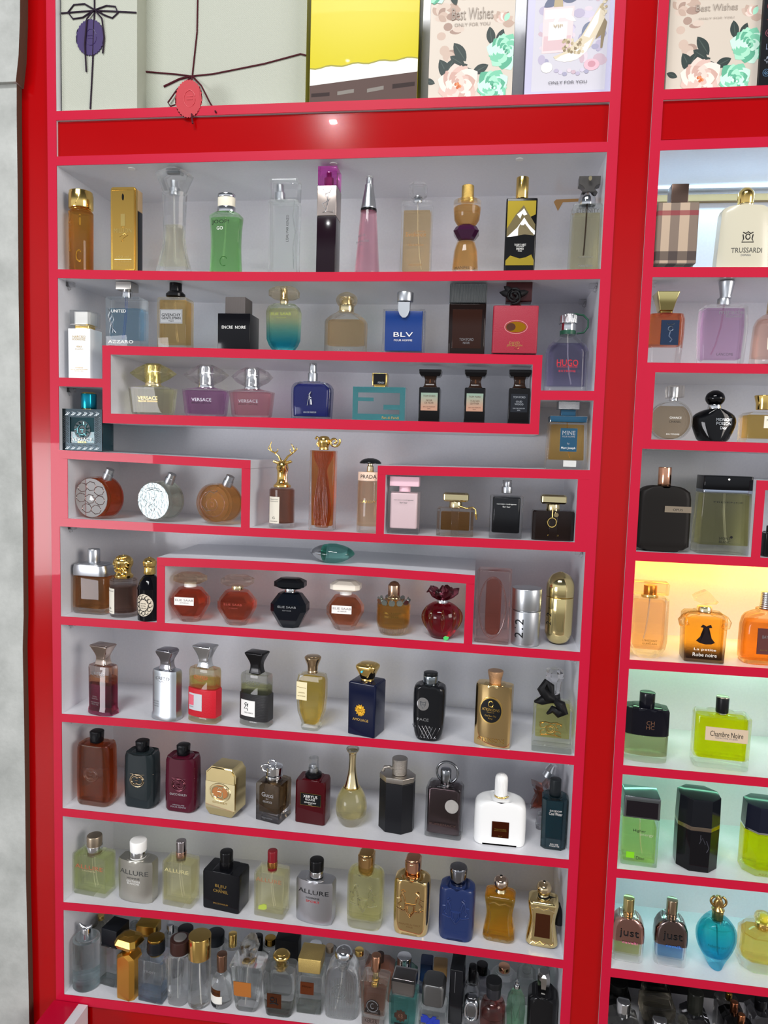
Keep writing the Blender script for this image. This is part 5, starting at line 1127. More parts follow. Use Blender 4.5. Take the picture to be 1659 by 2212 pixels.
def marly(x, yb, yt, bodym, liqm, capm, capk, relm, label, w=196):
    b = Bot(x, yb, yt, s8, label, d=40, yaw=-5, group=G12); H_ = yb-yt; Y = lambda f: yb-H_*f
    b.loft('bottle_body', bodym, [(Y(0), w*.9), (Y(.05), w), (Y(.4), w*1.03), (Y(.68), w*1.02), (Y(.745), w*.88), (Y(.755), w*.5)], 'r', r=14, e=4, body=True, sm=2)
    if liqm: b.liquid(liqm, Y(.71), Y(.13), 3)
    P = lambda x_, f: (x_, Y(f))
    b.rel('crest_relief', relm, [[P(-28, .43), P(28, .43), P(24, .33), P(0, .25), P(-24, .33), P(-28, .43)], [P(-20, .415), P(20, .415), P(17, .34), P(0, .275), P(-17, .34), P(-20, .415)],
        [P(-30, .60), P(-46, .57), P(-58, .50), P(-50, .46), P(-66, .42), P(-54, .38)], [P(-46, .57), P(-34, .52), P(-30, .46)], [P(-38, .62), P(-50, .60)], [P(-58, .50), P(-74, .49)],
        [P(30, .60), P(46, .57), P(58, .50), P(50, .46), P(66, .42), P(54, .38)], [P(46, .57), P(34, .52), P(30, .46)], [P(38, .62), P(50, .60)], [P(58, .50), P(74, .49)],
        [P(-76, .36), P(-40, .335), P(-24, .345)], [P(76, .36), P(40, .335), P(24, .345)]], 1.5)
    b.text('PARFUMS de MARLY', Y(.15), 124, 10, relm, off=.2); b.text('PARIS', Y(.115), 36, 8, relm, off=.2)
    b.loft('collar', capm, [(Y(.775), 66), (Y(.75), 62)], 'c', e=.3)
    if capk == 'arch': b.loft('cap', capm, [(Y(.70), 70, 22), (Y(.76), 86, 26), (Y(.93), 90, 30), (Y(.98), 86, 34), (Y(1), 76, 30)], 'r', r=9, e=1, sm=1); b.rel('cap_seal', palegold, [circ(0, Y(.965), 18, 10, 16)], 1, off=0); 
    else: b.loft('cap', capm, [(Y(.73), 78), (Y(.80), 90), (Y(.97), 102), (Y(1), 96)], 'c', e=1)
    return b
marly(420, 490, 48, gl('f6f6dc'), lq('f2eda8'), me('c8a068', .1), 'arch', gl('e9e6b4', thru=.1), 'pale yellow bottle with embossed horses and slanted gold cap')
marly(683, 522, 77, me('e6c88c', .08), None, rose, 'arch', me('d8b07a', .1), 'mirror gold bottle with embossed horses and arched rose gold cap')
marly(938, 552, 130, pl('1f2f5c', .28, .4), None, me('8d8f96', .1), 'round', pl('24366a', .2, .8), 'navy blue bottle with embossed horses and dark silver cap')
def waist(x, yb, yt, bodym, liqm, label, capm):
    b = Bot(x, yb, yt, s8, label, d=40, yaw=-5, group=G12); H_ = yb-yt; Y = lambda f: yb-H_*f
    b.loft('bottle_body', bodym, [(Y(0), 150, 32), (Y(.05), 178, 38), (Y(.12), 176, 38), (Y(.4), 146, 34), (Y(.6), 164, 36), (Y(.70), 172, 38), (Y(.745), 150, 32), (Y(.755), 70, 22)], 'r', r=9, e=1, body=True, sm=3)
    if liqm: b.liquid(liqm, Y(.70), Y(.06), 3)
    b.rel('scroll_relief', palegold if not liqm else gl('f3d468', thru=.1), [[(-66, Y(.05)), (-50, Y(.1)), (-30, Y(.06)), (-10, Y(.11)), (10, Y(.06)), (30, Y(.1)), (52, Y(.06)), (66, Y(.1))], [(-60, Y(.62)), (-30, Y(.66)), (0, Y(.62)), (30, Y(.66)), (60, Y(.62))], [(-60, Y(.6)), (-50, Y(.4)), (-62, Y(.14))], [(60, Y(.6)), (50, Y(.4)), (62, Y(.14))]], 1.1)
    b.loft('collar', palegold, [(Y(.80), 56), (Y(.76), 62), (Y(.745), 66)], 'c', e=.5); b.loft('cap', capm, [(Y(.79), 52), (Y(.83), 74), (Y(.90), 86), (Y(.965), 66), (Y(.985), 26), (Y(1), 18)], 'c', e=.3, sm=3)
    b.loft('cap_tip', black, [(Y(.99), 18), (Y(1.005), 16)], 'c', e=.2)
    return b, Y
waist(1180, 568, 184, gl('fbe9a8', thru=.25), lq('f0b41c'), 'waisted golden yellow glass bottle with ball cap', me('cdb6a4', .12))
b, Y = waist(1424, 596, 216, me('ecd69a', .12), None, 'waisted metallic gold bottle with ball cap and black tassel', me('dcc49a', .12))
b.patch('dark_panel', me('7a4a34', .1), [(-40, Y(.58)), (40, Y(.58)), (34, Y(.4)), (44, Y(.14)), (-44, Y(.14)), (-34, Y(.4))], off=-.5)
tas = pl('101012', .6); b.loft('tassel_ribbon', tas, [(Y(.78), 66), (Y(.74), 66)], 'c', e=.4); b.tube('tassel', tas, [(34, Y(.76), 0), (66, Y(.74), 2), (86, Y(.66), 2), (90, Y(.55), 2)], [1.4, 1.4, 2.4, 5], seg=8); b.tube('tassel', tas, [(90, Y(.57), 2), (92, Y(.45), 2), (92, Y(.33), 2)], [4.4, 6, 7.5], seg=10)
# ---- lowest board of the left cabinet: empties crowded together
G13 = 'empty flacons crowded on the lowest board'
def cyl(b, y0, y1, w, m=None, x=0, e=.8, nm='cap'): return b.loft(nm, m or chrome, [(y0, w), (y1, w)], 'c', e=e, x=x)
crop(40, 1940, .2893)
E = lambda x, yt, label, back=.02, d=34, yb=None, yaw=-5: Bot(x, yb, yt, s9, label, d=d, back=back, yaw=yaw, group=G13)
cg2 = gl('eef3f2', thru=.25)
b = Bot(462, 706, 188, s9, 'empty clear cylinder with chrome fork shaped pump, leftmost on the lowest board', d=44, group=G13)
b.loft('bottle_body', cg2, [(706, 176), (690, 188), (300, 184), (285, 150)], 'c', e=2, body=True); b.loft('thick_base', gl('cfe3e8'), [(700, 176), (600, 178)], 'c', e=1); cyl(b, 318, 215, 62); b.tube('cap_fork', chrome, [(0, 225, 0), (-36, 208, 0), (-52, 188, 0)], [4, 3, 1.5]); b.tube('cap_fork', chrome, [(0, 225, 0), (34, 205, 0), (44, 190, 0)], [4, 3, 1.5])
b = Bot(668, 660, 170, s9, 'empty square flacon with black cube cap', d=44, yaw=-10, group=G13)
b.loft('bottle_body', cg2, [(660, 155), (325, 158), (318, 140)], 'r', r=3, e=1.5, body=True); b.loft('thick_base', gl('a8b4b6'), [(655, 146), (610, 146)], 'r', r=2, d=38); b.loft('cap', pl('15171c', .3), [(335, 128), (188, 128)], 'r', r=1, d=38, e=.6)
b = Bot(780, 764, 258, s9, 'tall satin gold hexagonal bottle with faceted gold cap', d=36, yaw=-12, group=G13)
sg = me('d9a24a', .35); b.loft('bottle_body', sg, [(764, 150), (455, 152), (430, 140), (400, 60)], 'h', r=7, e=.3, body=True)
b.loft('collar', gold, [(402, 56), (385, 52)], 'c', e=.3); b.loft('cap', me('d2a850', .25), [(388, 60, 16), (350, 150, 36), (320, 180, 40), (280, 150, 32), (260, 90, 18)], 'h', r=7, e=.2)
b = Bot(978, 788, 250, s9, 'empty square flacon with gold topped black ridged cap and etched name', d=44, yaw=-6, group=G13)
b.loft('bottle_body', cg2, [(788, 190), (440, 192), (432, 160)], 'r', r=3, e=1.5, body=True); b.loft('thick_base', gl('8fa6c4'), [(784, 180), (700, 180)], 'r', r=2, d=38); b.text('TROIT', 524, 96, 18, greyink)
cyl(b, 432, 412, 96, gold, nm='collar'); b.loft('cap', pl('17191d', .35), [(412, 120), (400, 128), (385, 120), (370, 128), (355, 120), (340, 128), (325, 120), (310, 124)], 'c', e=.6); cyl(b, 310, 290, 118, dkgold, nm='cap_top')
b = Bot(1165, 810, 246, s9, 'empty round cornered flacon with dark brown cap', d=40, yaw=-5, group=G13)
b.loft('bottle_body', cg2, [(810, 130), (780, 150), (440, 158), (410, 130)], 'r', r=12, e=2, body=True, sm=2); cyl(b, 405, 300, 142, pl('3a2420', .3)); cyl(b, 300, 288, 92, pl('6d6a68', .3), nm='cap_top'); b.diptube(410, 780)
b = Bot(1326, 842, 236, s9, 'empty tall clear tube with broad polished gold cap', group=G13)
b.loft('bottle_body', cg2, [(842, 150), (825, 160), (452, 160), (445, 150)], 'c', e=2, body=True, K=8); b.diptube(450, 820, 10); cyl(b, 450, 275, 160, gold)
b = Bot(1494, 828, 404, s9, 'small empty round shouldered flacon with bronze cap and two tone label', group=G13)
b.loft('bottle_body', cg2, [(828, 130), (810, 148), (650, 148), (580, 100), (545, 60)], 'c', e=1.5, body=True, sm=2); cyl(b, 548, 412, 74, me('a8806a', .2)); b.plate('label', pl('e9e7df', .5), 712, 775, 96, x=-20, off=.3); b.plate('label', me('8a5634', .3), 662, 712, 84, x=-26, off=.4); b.text('BOSTON', 690, 66, 18, inkb, x=-26, off=1); b.plate('label', inkb, 786, 806, 50, x=-40, off=.3)
crop(440, 1960, .2773)
b = Bot(318, 846, 238, s9, 'empty tapered flacon with leather square and crystal stopper', d=44, group=G13)
b.loft('bottle_body', cg2, [(846, 160, 34), (820, 175, 38), (560, 240, 46), (440, 262, 48), (420, 240, 44), (405, 110, 24)], 'r', r=9, e=2, body=True); b.diptube(440, 800, -14); cyl(b, 455, 405, 92, gold, nm='collar'); b.plate('label', pl('a8662a', .45, .2, bump=(500, .4)), 556, 690, 136, x=-20, off=.5)
b.loft('stopper', gl('f1f0ec', thru=.3), [(410, 60), (380, 108), (320, 140), (275, 110), (255, 60)], 'o', e=.4)
b = Bot(572, 874, 336, s9, 'empty arched flacon with brown pictured label and gold mushroom cap', d=46, group=G13)
b.loft('bottle_body', cg2, [(874, 205, 42), (700, 240, 46), (540, 252, 46), (470, 225, 42), (450, 110, 24)], 'r', r=10, e=2, body=True, sm=2); b.loft('thick_base', gl('8d8f88'), [(870, 190), (800, 196)], 'r', r=4, d=38); b.plate('label', me('7a4a34', .3), 652, 786, 112, x=-26, off=.5); b.rel('label_figure', inkb, [circ(-40, 705, 16, 18, 12), [(-60, 745), (-26, 735), (8, 748)], [(-10, 690), (-8, 730)]], 1, off=1.2)
b.loft('cap', gold, [(505, 84), (470, 76), (410, 96), (385, 130), (365, 128), (345, 90)], 'c', e=.6, sm=2)
b = Bot(815, 832, 302, s9, 'empty slim square flacon with copper label and golden mesh block cap', d=40, group=G13)
b.loft('bottle_body', cg2, [(832, 190), (530, 200), (500, 196)], 'r', r=2, e=1, body=True); b.loft('thick_base', gl('9aa39c'), [(828, 180), (770, 182)], 'r', r=2, d=36); b.plate('label', me('9a5638', .3), 552, 658, 104, x=-14, off=.4); b.text('Mihyar', 592, 74, 22, me('4a2a1c', .4), x=-14, off=1); cyl(b, 492, 462, 52, gold, nm='collar'); b.loft('cap', me('d9bd74', .3, (1100, 1.0)), [(466, 170), (345, 178)], 'r', r=2, d=44, e=1)
b = Bot(1062, 874, 296, s9, 'empty arched ribbed flacon with seal and silver ball stopper', d=46, group=G13)
b.loft('bottle_body', cg2, [(874, 240), (850, 262), (560, 260), (450, 210), (410, 120), (400, 80)], 'r', r=12, e=2, body=True, sm=2); b.rel('ribs', cg2, [[(x, 850), (x, 500+abs(x)*.5)] for x in range(-110, 111, 20)], 1); b.rel('seal', cg2, [circ(-12, 630, 52, 62, 24), circ(-12, 630, 30, 36, 18)], 1.4, close=True)
cyl(b, 490, 425, 58, nm='collar'); b.loft('stopper', chrome, [(432, 50), (410, 110), (368, 142), (325, 110), (304, 40)], 'c', e=.2, sm=3); b.diptube(400, 840, -50)
b = E(1312, 350, 'empty slim flacon with black round badge, lettering and rose gold pump', .01, 36)
Yb = b.yb; b.loft('bottle_body', cg2, [(Yb, 175), (650, 196), (555, 212), (545, 190)], 'r', r=3, e=1.2, body=True); b.loft('liquid', lq('cdb4a6'), [(Yb-90, 150), (650, 170)], 'r', r=3, d=26)
cyl(b, 620, 590, 56, gold, nm='collar'); cyl(b, 590, 500, 44, palegold, nm='spray_pump'); cyl(b, 498, 368, 74, rose)
b.patch('badge', pl('2a2422', .4), circ(-2, 748, 52, 54, 24), off=.3); b.patch('badge_foot', pl('2a2422', .4), [(-60, 775), (58, 775), (62, 812), (-64, 812)], off=.3); b.rel('badge_ring', greyink, [circ(-2, 748, 44, 46, 20), circ(-2, 748, 14, 22, 10, 40, 300)], .6, off=.9); b.text('ROBIERO', 797, 84, 13, inks, off=.9); b.text('KERSER', 880, 96, 34, inkb, x=-10, off=.3)
crop(780, 2010, .2773)
b = E(312, 330, 'empty teal tinted flacon with brown crest and silver wedge cap', .008, 40); Yb = b.yb
tg = gl('bfe3e0', thru=.5); b.loft('bottle_body', tg, [(Yb, 200), (540, 214), (480, 210)], 'r', r=3, e=1.2, body=True); b.loft('liquid', lq('8fd0cc'), [(Yb-30, 180), (545, 190)], 'r', r=2, d=30)
cyl(b, 505, 478, 70, nm='collar'); b.loft('cap', me('8d8a88', .15), [(480, 176, 34), (420, 186, 38), (345, 184, 40), (335, 170, 30)], 'r', r=3, e=1)
b.patch('crest', pl('3d2a22', .5), [(p[0]-8, p[1]) for k in range(20) for p in [((52 if k % 2 else 40)*math.cos(k*PI/10), 645+(58 if k % 2 else 44)*math.sin(k*PI/10))]], off=.3); b.text('KB', 645, 38, 38, pl('6b5040', .5), x=-8, off=.9); b.patch('label', inkb, [(-56, 712), (44, 712), (44, 750), (-56, 750)], off=.2)
b = E(545, 356, 'empty square flacon with blue cross ribbon print and grey domed cap', .012, 42); Yb = b.yb
b.loft('bottle_body', cg2, [(Yb, 200), (620, 212), (590, 206)], 'r', r=3, e=1.2, body=True); b.loft('cap', me('7c7d7d', .4), [(565, 168), (540, 176), (400, 178), (372, 150)], 'r', r=8, d=40, e=1.5)
bl = pl('2438a0', .4); b.plate('ribbon_band', bl, 662, 712, 148, x=-10, off=.3); b.patch('ribbon_band', bl, [(-78, 640), (-40, 640), (40, 735), (70, 760), (30, 760)], off=.9); b.patch('ribbon_band', bl, [(10, 640), (40, 640), (-40, 760), (-70, 760)], off=1.3)
b = E(728, 228, 'black slab shaped bottle standing deep among the empties', .035, 50); b.loft('bottle_body', pl('15161a', .15, .6), [(b.yb, 110), (460, 108), (455, 104), (235, 104)], 'r', r=2, e=1, body=True); b.rel('edge_line', greyink, [[(-10, 250), (-10, 440)]], .3)
b = E(846, 495, 'empty narrow flacon with oval chrome ring cap', .012, 30); b.loft('bottle_body', gl('cfd2d4'), [(b.yb, 120), (700, 122), (690, 90)], 'r', r=4, e=1, body=True); b.loft('cap', me('8f9194', .08), [(692, 110, 26), (640, 122, 30), (540, 116, 26), (505, 80, 16)], 'r', r=8, e=1.5, sm=2); b.tube('ring', chrome, [(x_, y_, -16) for x_, y_ in circ(0, 590, 46, 82, 24)], 1.6, close=True)
b = E(850, 262, 'empty flacon with tall black cap behind the chrome ring one', .06, 36); b.loft('bottle_body', cg2, [(b.yb, 110), (440, 112), (380, 80)], 'r', r=4, e=1, body=True); b.loft('cap', black, [(420, 66), (275, 62)], 'r', r=6, d=20, e=2)
b = E(1012, 360, 'empty round shouldered flacon with wide black cap', .012, 44); Yb = b.yb; b.loft('bottle_body', cg2, [(Yb, 200), (620, 200), (560, 150), (530, 80)], 'c', e=1, body=True, sm=2); b.liquid(lq('8a4a44'), 690, Yb-20, 3); cyl(b, 530, 440, 118, pl('2a2a2e', .2, .6), nm='collar'); cyl(b, 440, 385, 126, blackm)
b = E(1192, 382, 'green faceted flacon with bare chrome nozzle', .015, 40); Yb = b.yb; b.loft('bottle_body', gl('8fd6a4', thru=.5), [(Yb, 120, 28), (620, 150, 36), (540, 130, 32), (470, 70, 18), (450, 36, 12)], 'h', r=9, e=.3, body=True); cyl(b, 455, 420, 48, nm='collar'); b.loft('spray_pump', chrome, [(422, 30), (400, 30), (396, 14), (380, 12)], 'c', e=.2); b.rel('facet_line', gl('c6f0cf'), [[(-40, 520), (0, 690)], [(40, 520), (0, 690)], [(0, 470), (0, 520)]], .6)
b = E(1400, 306, 'broad black glass bottle with mirrored cap, rightmost on the lowest board', .015, 46); Yb = b.yb; b.loft('bottle_body', pl('141416', .06, 1), [(Yb, 236), (600, 240), (510, 225), (480, 130)], 'r', r=14, e=2, body=True, sm=2); cyl(b, 500, 482, 84, nm='collar'); b.loft('cap', me('b5b2ae', .07), [(484, 84, 24), (360, 100, 30), (330, 92, 28), (312, 70, 22)], 'h', r=6, e=.5)
# second row, partly hidden
crop(40, 1940, .2893)
def back_bottle(x, yt, w, wc, hc, bm_, cm, label, back=.085, shape='r', capshape='c', x_in=None):
    b = E(x, yt, label, back, 40, yaw=0)
    b.loft('bottle_body', bm_, [(b.yb, w), (yt+hc+30, w), (yt+hc, w*.7)], shape, r=6, e=1, body=True)
    b.loft('cap', cm, [(yt+hc+6, wc*.9), (yt+hc, wc), (yt+4, wc)], capshape, r=3, d=None if capshape == 'c' else 30, e=1); return b
smoke = gl('c9cdc8', thru=.35)
back_bottle(500, 135, 150, 100, 70, smoke, gl('d8d6d0'), 'empty flacon with rounded glass stopper behind the leftmost cylinder')
back_bottle(575, 118, 170, 50, 40, gl('e6dcc8', thru=.35), gold, 'empty warm tinted flacon with small gold cap in the second row', .1)
back_bottle(830, 175, 120, 60, 60, smoke, gl('cfd8da'), 'empty dim flacon behind the black cube cap', .11)
back_bottle(935, 170, 120, 150, 90, smoke, me('c79f4a', .2), 'empty flacon with faceted gold block cap in the second row', .075, capshape='h')
back_bottle(1100, 185, 110, 50, 80, smoke, chrome, 'empty flacon with bright chrome pump in the second row', .075)
back_bottle(1215, 215, 130, 110, 110, gl('80828a', thru=.3), pl('15171c', .3), 'dark flacon with wide black cap behind the brown capped one', .09)
back_bottle(1440, 250, 150, 130, 90, smoke, pl('1c2026', .3), 'dark topped flacon behind the gold capped tube', .09)
back_bottle(1570, 255, 180, 60, 110, cg2, gold, 'empty flacon with slim gold cap, second row left of the crystal stopper', .07, 'c')
crop(440, 1960, .2773)
back_bottle(392, 215, 150, 80, 190, smoke, pl('17181c', .1, .6), 'flacon with tall rounded black cap behind the crystal stopper', .075)
back_bottle(492, 228, 170, 84, 60, smoke, dkgold, 'flacon with low bronze cap in the second row', .09, 'c')
back_bottle(632, 215, 150, 180, 220, smoke, pl('17181c', .3), 'flacon with very large black block cap in the second row', .08, capshape='r')
back_bottle(848, 275, 130, 96, 50, smoke, chrome, 'flacon with oval silver cap behind the golden mesh cap', .09)
back_bottle(960, 290, 110, 60, 60, smoke, me('b9a58c', .3), 'flacon with champagne cap between mesh block and silver ball', .1)
back_bottle(1190, 320, 200, 70, 50, gl('e8d8cc', thru=.4), gold, 'blush tinted flacon with gold cap behind the ribbed one', .075, 'c')
back_bottle(1355, 350, 230, 60, 80, pl('8a5a48', .2, .6), pl('3a2a26', .3), 'copper brown round shouldered bottle behind the rose gold pump', .07)
back_bottle(1545, 372, 210, 112, 120, gl('6fae9a', thru=.3), chrome, 'green tinted flacon with domed chrome cap in the second row', .07)
crop(780, 2010, .2773)
back_bottle(500, 222, 110, 96, 170, gl('3d4c66', thru=.2), pl('14305e', .3), 'navy flacon in the second row with blue block cap', .1, capshape='r')
back_bottle(605, 246, 80, 108, 130, smoke, pl('b08a58', .5), 'flacon with tan wooden cube cap in the second row', .075, capshape='r')
back_bottle(935, 255, 130, 90, 90, gl('70707a', thru=.25), black, 'smoky flacon with black cap in the second row near the right', .1)
back_bottle(1105, 268, 200, 90, 50, cg2, rose, 'empty conical flacon with blush cap in the second row near the right', .08, 'c')
back_bottle(1285, 280, 150, 70, 50, smoke, gl('d0d0cc'), 'empty tall flacon behind the mirrored cap', .1)

# ============================================================ PERFUMES, RIGHT CABINET
crop(1359, 300, .1808)
H1 = 'tester bottles on the top backlit board'
b = Bot(548, 1525, 572, r1, 'bottle clad in checked beige and red fabric with brown metal cap', d=34, back=.006, group=H1)
b.loft('glass_foot', clear, [(1525, 440), (1470, 450)], 'r', r=3, d=30, e=.6)
m, nt, bb = _new('checked_fabric'); t = nt.nodes.new('ShaderNodeTexCoord'); s_ = nt.nodes.new('ShaderNodeSeparateXYZ'); nt.links.new(t.outputs['Generated'], s_.inputs[0])
def band_(axis, lo, hi):
    a = nt.nodes.new('ShaderNodeMath'); a.operation = 'GREATER_THAN'; a.inputs[1].default_value = lo; c = nt.nodes.new('ShaderNodeMath'); c.operation = 'LESS_THAN'; c.inputs[1].default_value = hi
    d_ = nt.nodes.new('ShaderNodeMath'); d_.operation = 'MULTIPLY'; nt.links.new(s_.outputs[axis], a.inputs[0]); nt.links.new(s_.outputs[axis], c.inputs[0]); nt.links.new(a.outputs[0], d_.inputs[0]); nt.links.new(c.outputs[0], d_.inputs[1]); return d_.outputs[0]
cur = None
def over(prev, fac, col, amt):
    mx = nt.nodes.new('ShaderNodeMix'); mx.data_type = 'RGBA'; mm = nt.nodes.new('ShaderNodeMath'); mm.operation = 'MULTIPLY'; mm.inputs[1].default_value = amt; nt.links.new(fac, mm.inputs[0]); nt.links.new(mm.outputs[0], mx.inputs[0])
    if prev is None: mx.inputs[6].default_value = lin('b9a48e')
    else: nt.links.new(prev, mx.inputs[6])
    mx.inputs[7].default_value = lin(col); return mx.outputs[2]
for lo_, hi_ in ((0, .12), (.32, .54), (.77, 1.01)): cur = over(cur, band_('X', lo_, hi_), '3e3236', .62)
cur = over(cur, band_('Z', .79, .87), '8a1f33', .75); cur = over(cur, band_('Z', .05, .2), '1c1420', .72)
nt.links.new(cur, bb.inputs['Base Color']); bb.inputs['Roughness'].default_value = .8
b.loft('fabric_cover', m, [(1472, 500), (792, 500)], 'r', r=3, e=1, body=True); b.rel('stitching', pl('d9c9b4', .7), [[(-240, 812), (240, 812)], [(-240, 1442), (240, 1442)]], .2)
b.loft('cap', me('6e5a50', .3), [(782, 205), (575, 205)], 'r', r=1, d=26, e=.5, x=15)
b = Bot(1385, 1525, 590, r1, 'large frosted cream flask with black crest and golden dome cap', d=36, back=.006, group=H1)
b.loft('bottle_body', pl('cfcab4', .25, .3), [(1525, 660), (900, 600), (845, 560), (818, 440), (808, 200)], 's', e=2, body=True, K=9)
b.loft('collar', palegold, [(812, 170), (770, 180)], 'c', e=.4); b.loft('cap', gold, [(775, 190), (690, 196), (640, 180), (600, 110), (590, 40)], 'c', e=.4, sm=3)
b.rel('crest', inkb, [circ(10, 1175, 26, 30, 14), [(-50, 1150), (-40, 1200), (-60, 1235), (80, 1235), (60, 1200), (70, 1150)], [(-50, 1125), (-20, 1140), (10, 1120), (40, 1140), (70, 1125)]], .8); b.text('TRUSSARDI', 1325, 370, 56, pl('4a4a46', .5), x=8, off=.3); b.text('DONNA', 1380, 120, 24, greyink, x=0, off=.3)
crop(1359, 590, .1808)
H2 = 'tester bottles on the second backlit board'
b = Bot(432, 1066, 238, r2, 'orange red liquid in thick glass with dark picture plate and flared gold cap', d=44, back=.006, group=H2)
b.loft('bottle_body', clear, [(1066, 400), (720, 440), (560, 440), (500, 400), (485, 160)], 'r', r=9, e=1.5, body=True); b.liquid(lq('dc4313', thru=.4), 496, 850, 2)
b.plate('picture_plate', me('3c4a63', .25), 580, 860, 214, x=30, off=.5, th=1); b.rel('plate_relief', me('8690a0', .3), [[(-10, 620), (30, 640), (80, 620)], circ(35, 680, 30, 24, 12), [(35, 700), (20, 760), (60, 800), (35, 830)]], 1, off=1.5)
b.loft('collar', me('8a7440', .3), [(490, 150), (455, 160)], 'r', r=3, d=20); b.loft('cap', me('d9cc8c', .12), [(455, 165, 22), (380, 195, 26), (245, 275, 36)], 'r', r=2, e=1)
b = Bot(1122, 1066, 100, r2, 'wide clear bottle of lilac liquid with flared silver cap', d=34, back=.006, group=H2)
b.loft('bottle_body', clear, [(1066, 510), (640, 556), (410, 530), (395, 500), (385, 400)], 'r', r=4, e=1.2, body=True); b.liquid(lq('d2a4cf'), 425, 1000, 5); b.diptube(385, 950, -120, pl('b06a8a', .4), r=.5)
b.loft('collar', satin, [(384, 160), (300, 150)], 'c', e=.5); b.loft('cap', satin, [(300, 150), (270, 136), (120, 190), (102, 192)], 'c', e=.8, x=20)
b.text('miracle', 474, 290, 52, greyink, x=60); b.text('Blossom', 521, 190, 34, greyink, x=90); b.text('LANCOME', 958, 196, 30, pl('55505a', .4), x=15)
b = Bot(1700, 1066, 300, r2, 'blush cylinder bottle with ridged base and cream label, cut by the frame edge', back=.006, group=H2)
b.loft('bottle_body', gl('f3ded4'), [(1066, 440), (1000, 440), (620, 400), (520, 260), (480, 140)], 'c', e=1, body=True, sm=2); b.liquid(lq('eac3b2'), 560, 980, 3); b.plate('label', pl('efe8da', .5), 780, 910, 180, x=0, off=.3); b.loft('cap', palegold, [(480, 120), (300, 90)], 'c', e=1)
H3 = 'bottles on the third backlit board'
b = Bot(500, 1988, 1352, r3, 'round clear disc bottle of beige liquid with square glass cap', d=30, back=.006, group=H3)
b.ext('bottle_body', clear, [(p[0], min(p[1], 1986)) for p in circ(0, 1760, 252, 240, 44)], 30, 3, body=True, seg=3); b.body = (b.body[0], 'h', 0, 0, 0)
b.ext('liquid', lq('bfa582'), [(p[0], max(p[1], 1590)) for p in circ(0, 1760, 228, 216, 40)], 20, 2)
b.loft('collar', chrome, [(1530, 110), (1485, 105)], 'c', e=.4, x=30); b.loft('cap_core', satin, [(1488, 90), (1365, 90)], 'c', e=.4, x=38); b.loft('cap', gl('efe6da'), [(1490, 184), (1352, 186)], 'r', r=3, d=30, e=1, x=38)
b.text('CHANCE', 1727, 142, 26, inkw, x=38, off=.6); b.text('CHANEL', 1774, 142, 26, inkb, x=34, off=.6); b.text('EAU TENDRE', 1920, 156, 16, inkw, x=16, off=.6)
b = Bot(1042, 1998, 1402, r3, 'glossy black apple shaped bottle with black ball stopper', d=40, back=.006, group=H3)
b.loft('bottle_body', pl('08080b', .05, 1), [(1996, 330), (1960, 400), (1850, 500), (1760, 540), (1690, 480), (1640, 300), (1620, 170)], 'c', e=1, body=True, sm=3, K=9, d=46)
b.loft('collar', chrome, [(1625, 170), (1570, 160)], 'c', e=.6); b.loft('stopper', pl('08080b', .05, 1), [(1572, 150), (1530, 220), (1490, 236), (1440, 190), (1405, 80)], 'c', e=.4, sm=3)
b.text('MIDNIGHT', 1748, 204, 34, inks, x=78, off=.5); b.text('POISON', 1792, 190, 36, inks, x=74, off=.5); b.text('Dior', 1842, 82, 34, inks, x=70, off=.5)
b = Bot(1640, 2006, 1462, r3, 'square amber bottle with flared gold cap and cream label at the frame edge', d=44, back=.006, group=H3)
b.loft('bottle_body', clear, [(2006, 480), (1690, 480), (1660, 400)], 'r', r=3, e=1, body=True); b.liquid(lq('c99a3c'), 1690, 1950, 5); b.plate('label', pl('e9e4d4', .5), 1705, 1840, 150, x=30, off=.3); b.text('Musc', 1752, 70, 26, inkb, x=20, off=.9); b.loft('cap', gold, [(1628, 180), (1560, 180), (1465, 230)], 'c', e=1)
crop(1339, 950, .1929)
H4 = 'bottles on the fourth backlit board'
b = Bot(478, 1236, 306, r4, 'matte black round shouldered bottle with metal plaque and rose gold cap', d=36, back=.008, group=H4)
b.loft('bottle_body', pl('171412', .5), [(1236, 400), (1180, 590), (1120, 610), (650, 600), (560, 520), (520, 360), (512, 200)], 'r', r=10, e=3, body=True, sm=2)
b.body = ([(b.z(1236), b.w(600)/2, .018), (b.z(512), b.w(600)/2, .018)], 'h', 0, 0, 0); b.plate('plaque', me('b3a28c', .25), 728, 796, 296, x=142, off=.2, th=1); b.text('OPUS', 765, 110, 26, inkb, x=140, off=1.3); b.loft('cap', rose, [(512, 148), (306, 148)], 'c', e=1, x=5)
b = Bot(1165, 1272, 400, r4, 'clear square bottle of pale yellow liquid with wide black cap', d=42, back=.012, group=H4)
b.loft('bottle_body', clear, [(1272, 610), (600, 560), (592, 540)], 'r', r=4, e=1.5, body=True); b.liquid(lq('ddd89a'), 610, 1170, 4); b.loft('collar', me('aab4c4', .15), [(592, 558), (556, 556)], 'r', r=3, d=41, e=.3); b.loft('cap', pl('0a0b0e', .08, .8), [(556, 556), (402, 550)], 'r', r=3, d=42, e=1)
b.tube('cap_star', white, [(0, 440, -20.8), (0, 440, -21.8)], 1.6, seg=12); b.text('PRESENCE', 693, 330, 16, inkb, x=10); b.text('MONT', 1093, 128, 28, inkb, x=0); b.text('BLANC', 1130, 128, 26, inkb, x=-2); b.tube('snow_star', inkb, [(70, 1076, -20.9), (70, 1076, -21.6)], 2, seg=12); b.diptube(592, 1150, 60)
b = Bot(1690, 1300, 960, r4, 'black bottle inside the small box, cut by the frame edge', d=30, back=.01, group=H4); b.loft('bottle_body', black, [(1300, 150), (1040, 150), (1030, 60)], 'r', r=3, body=True); b.loft('cap', black, [(1032, 60), (962, 60)], 'c')
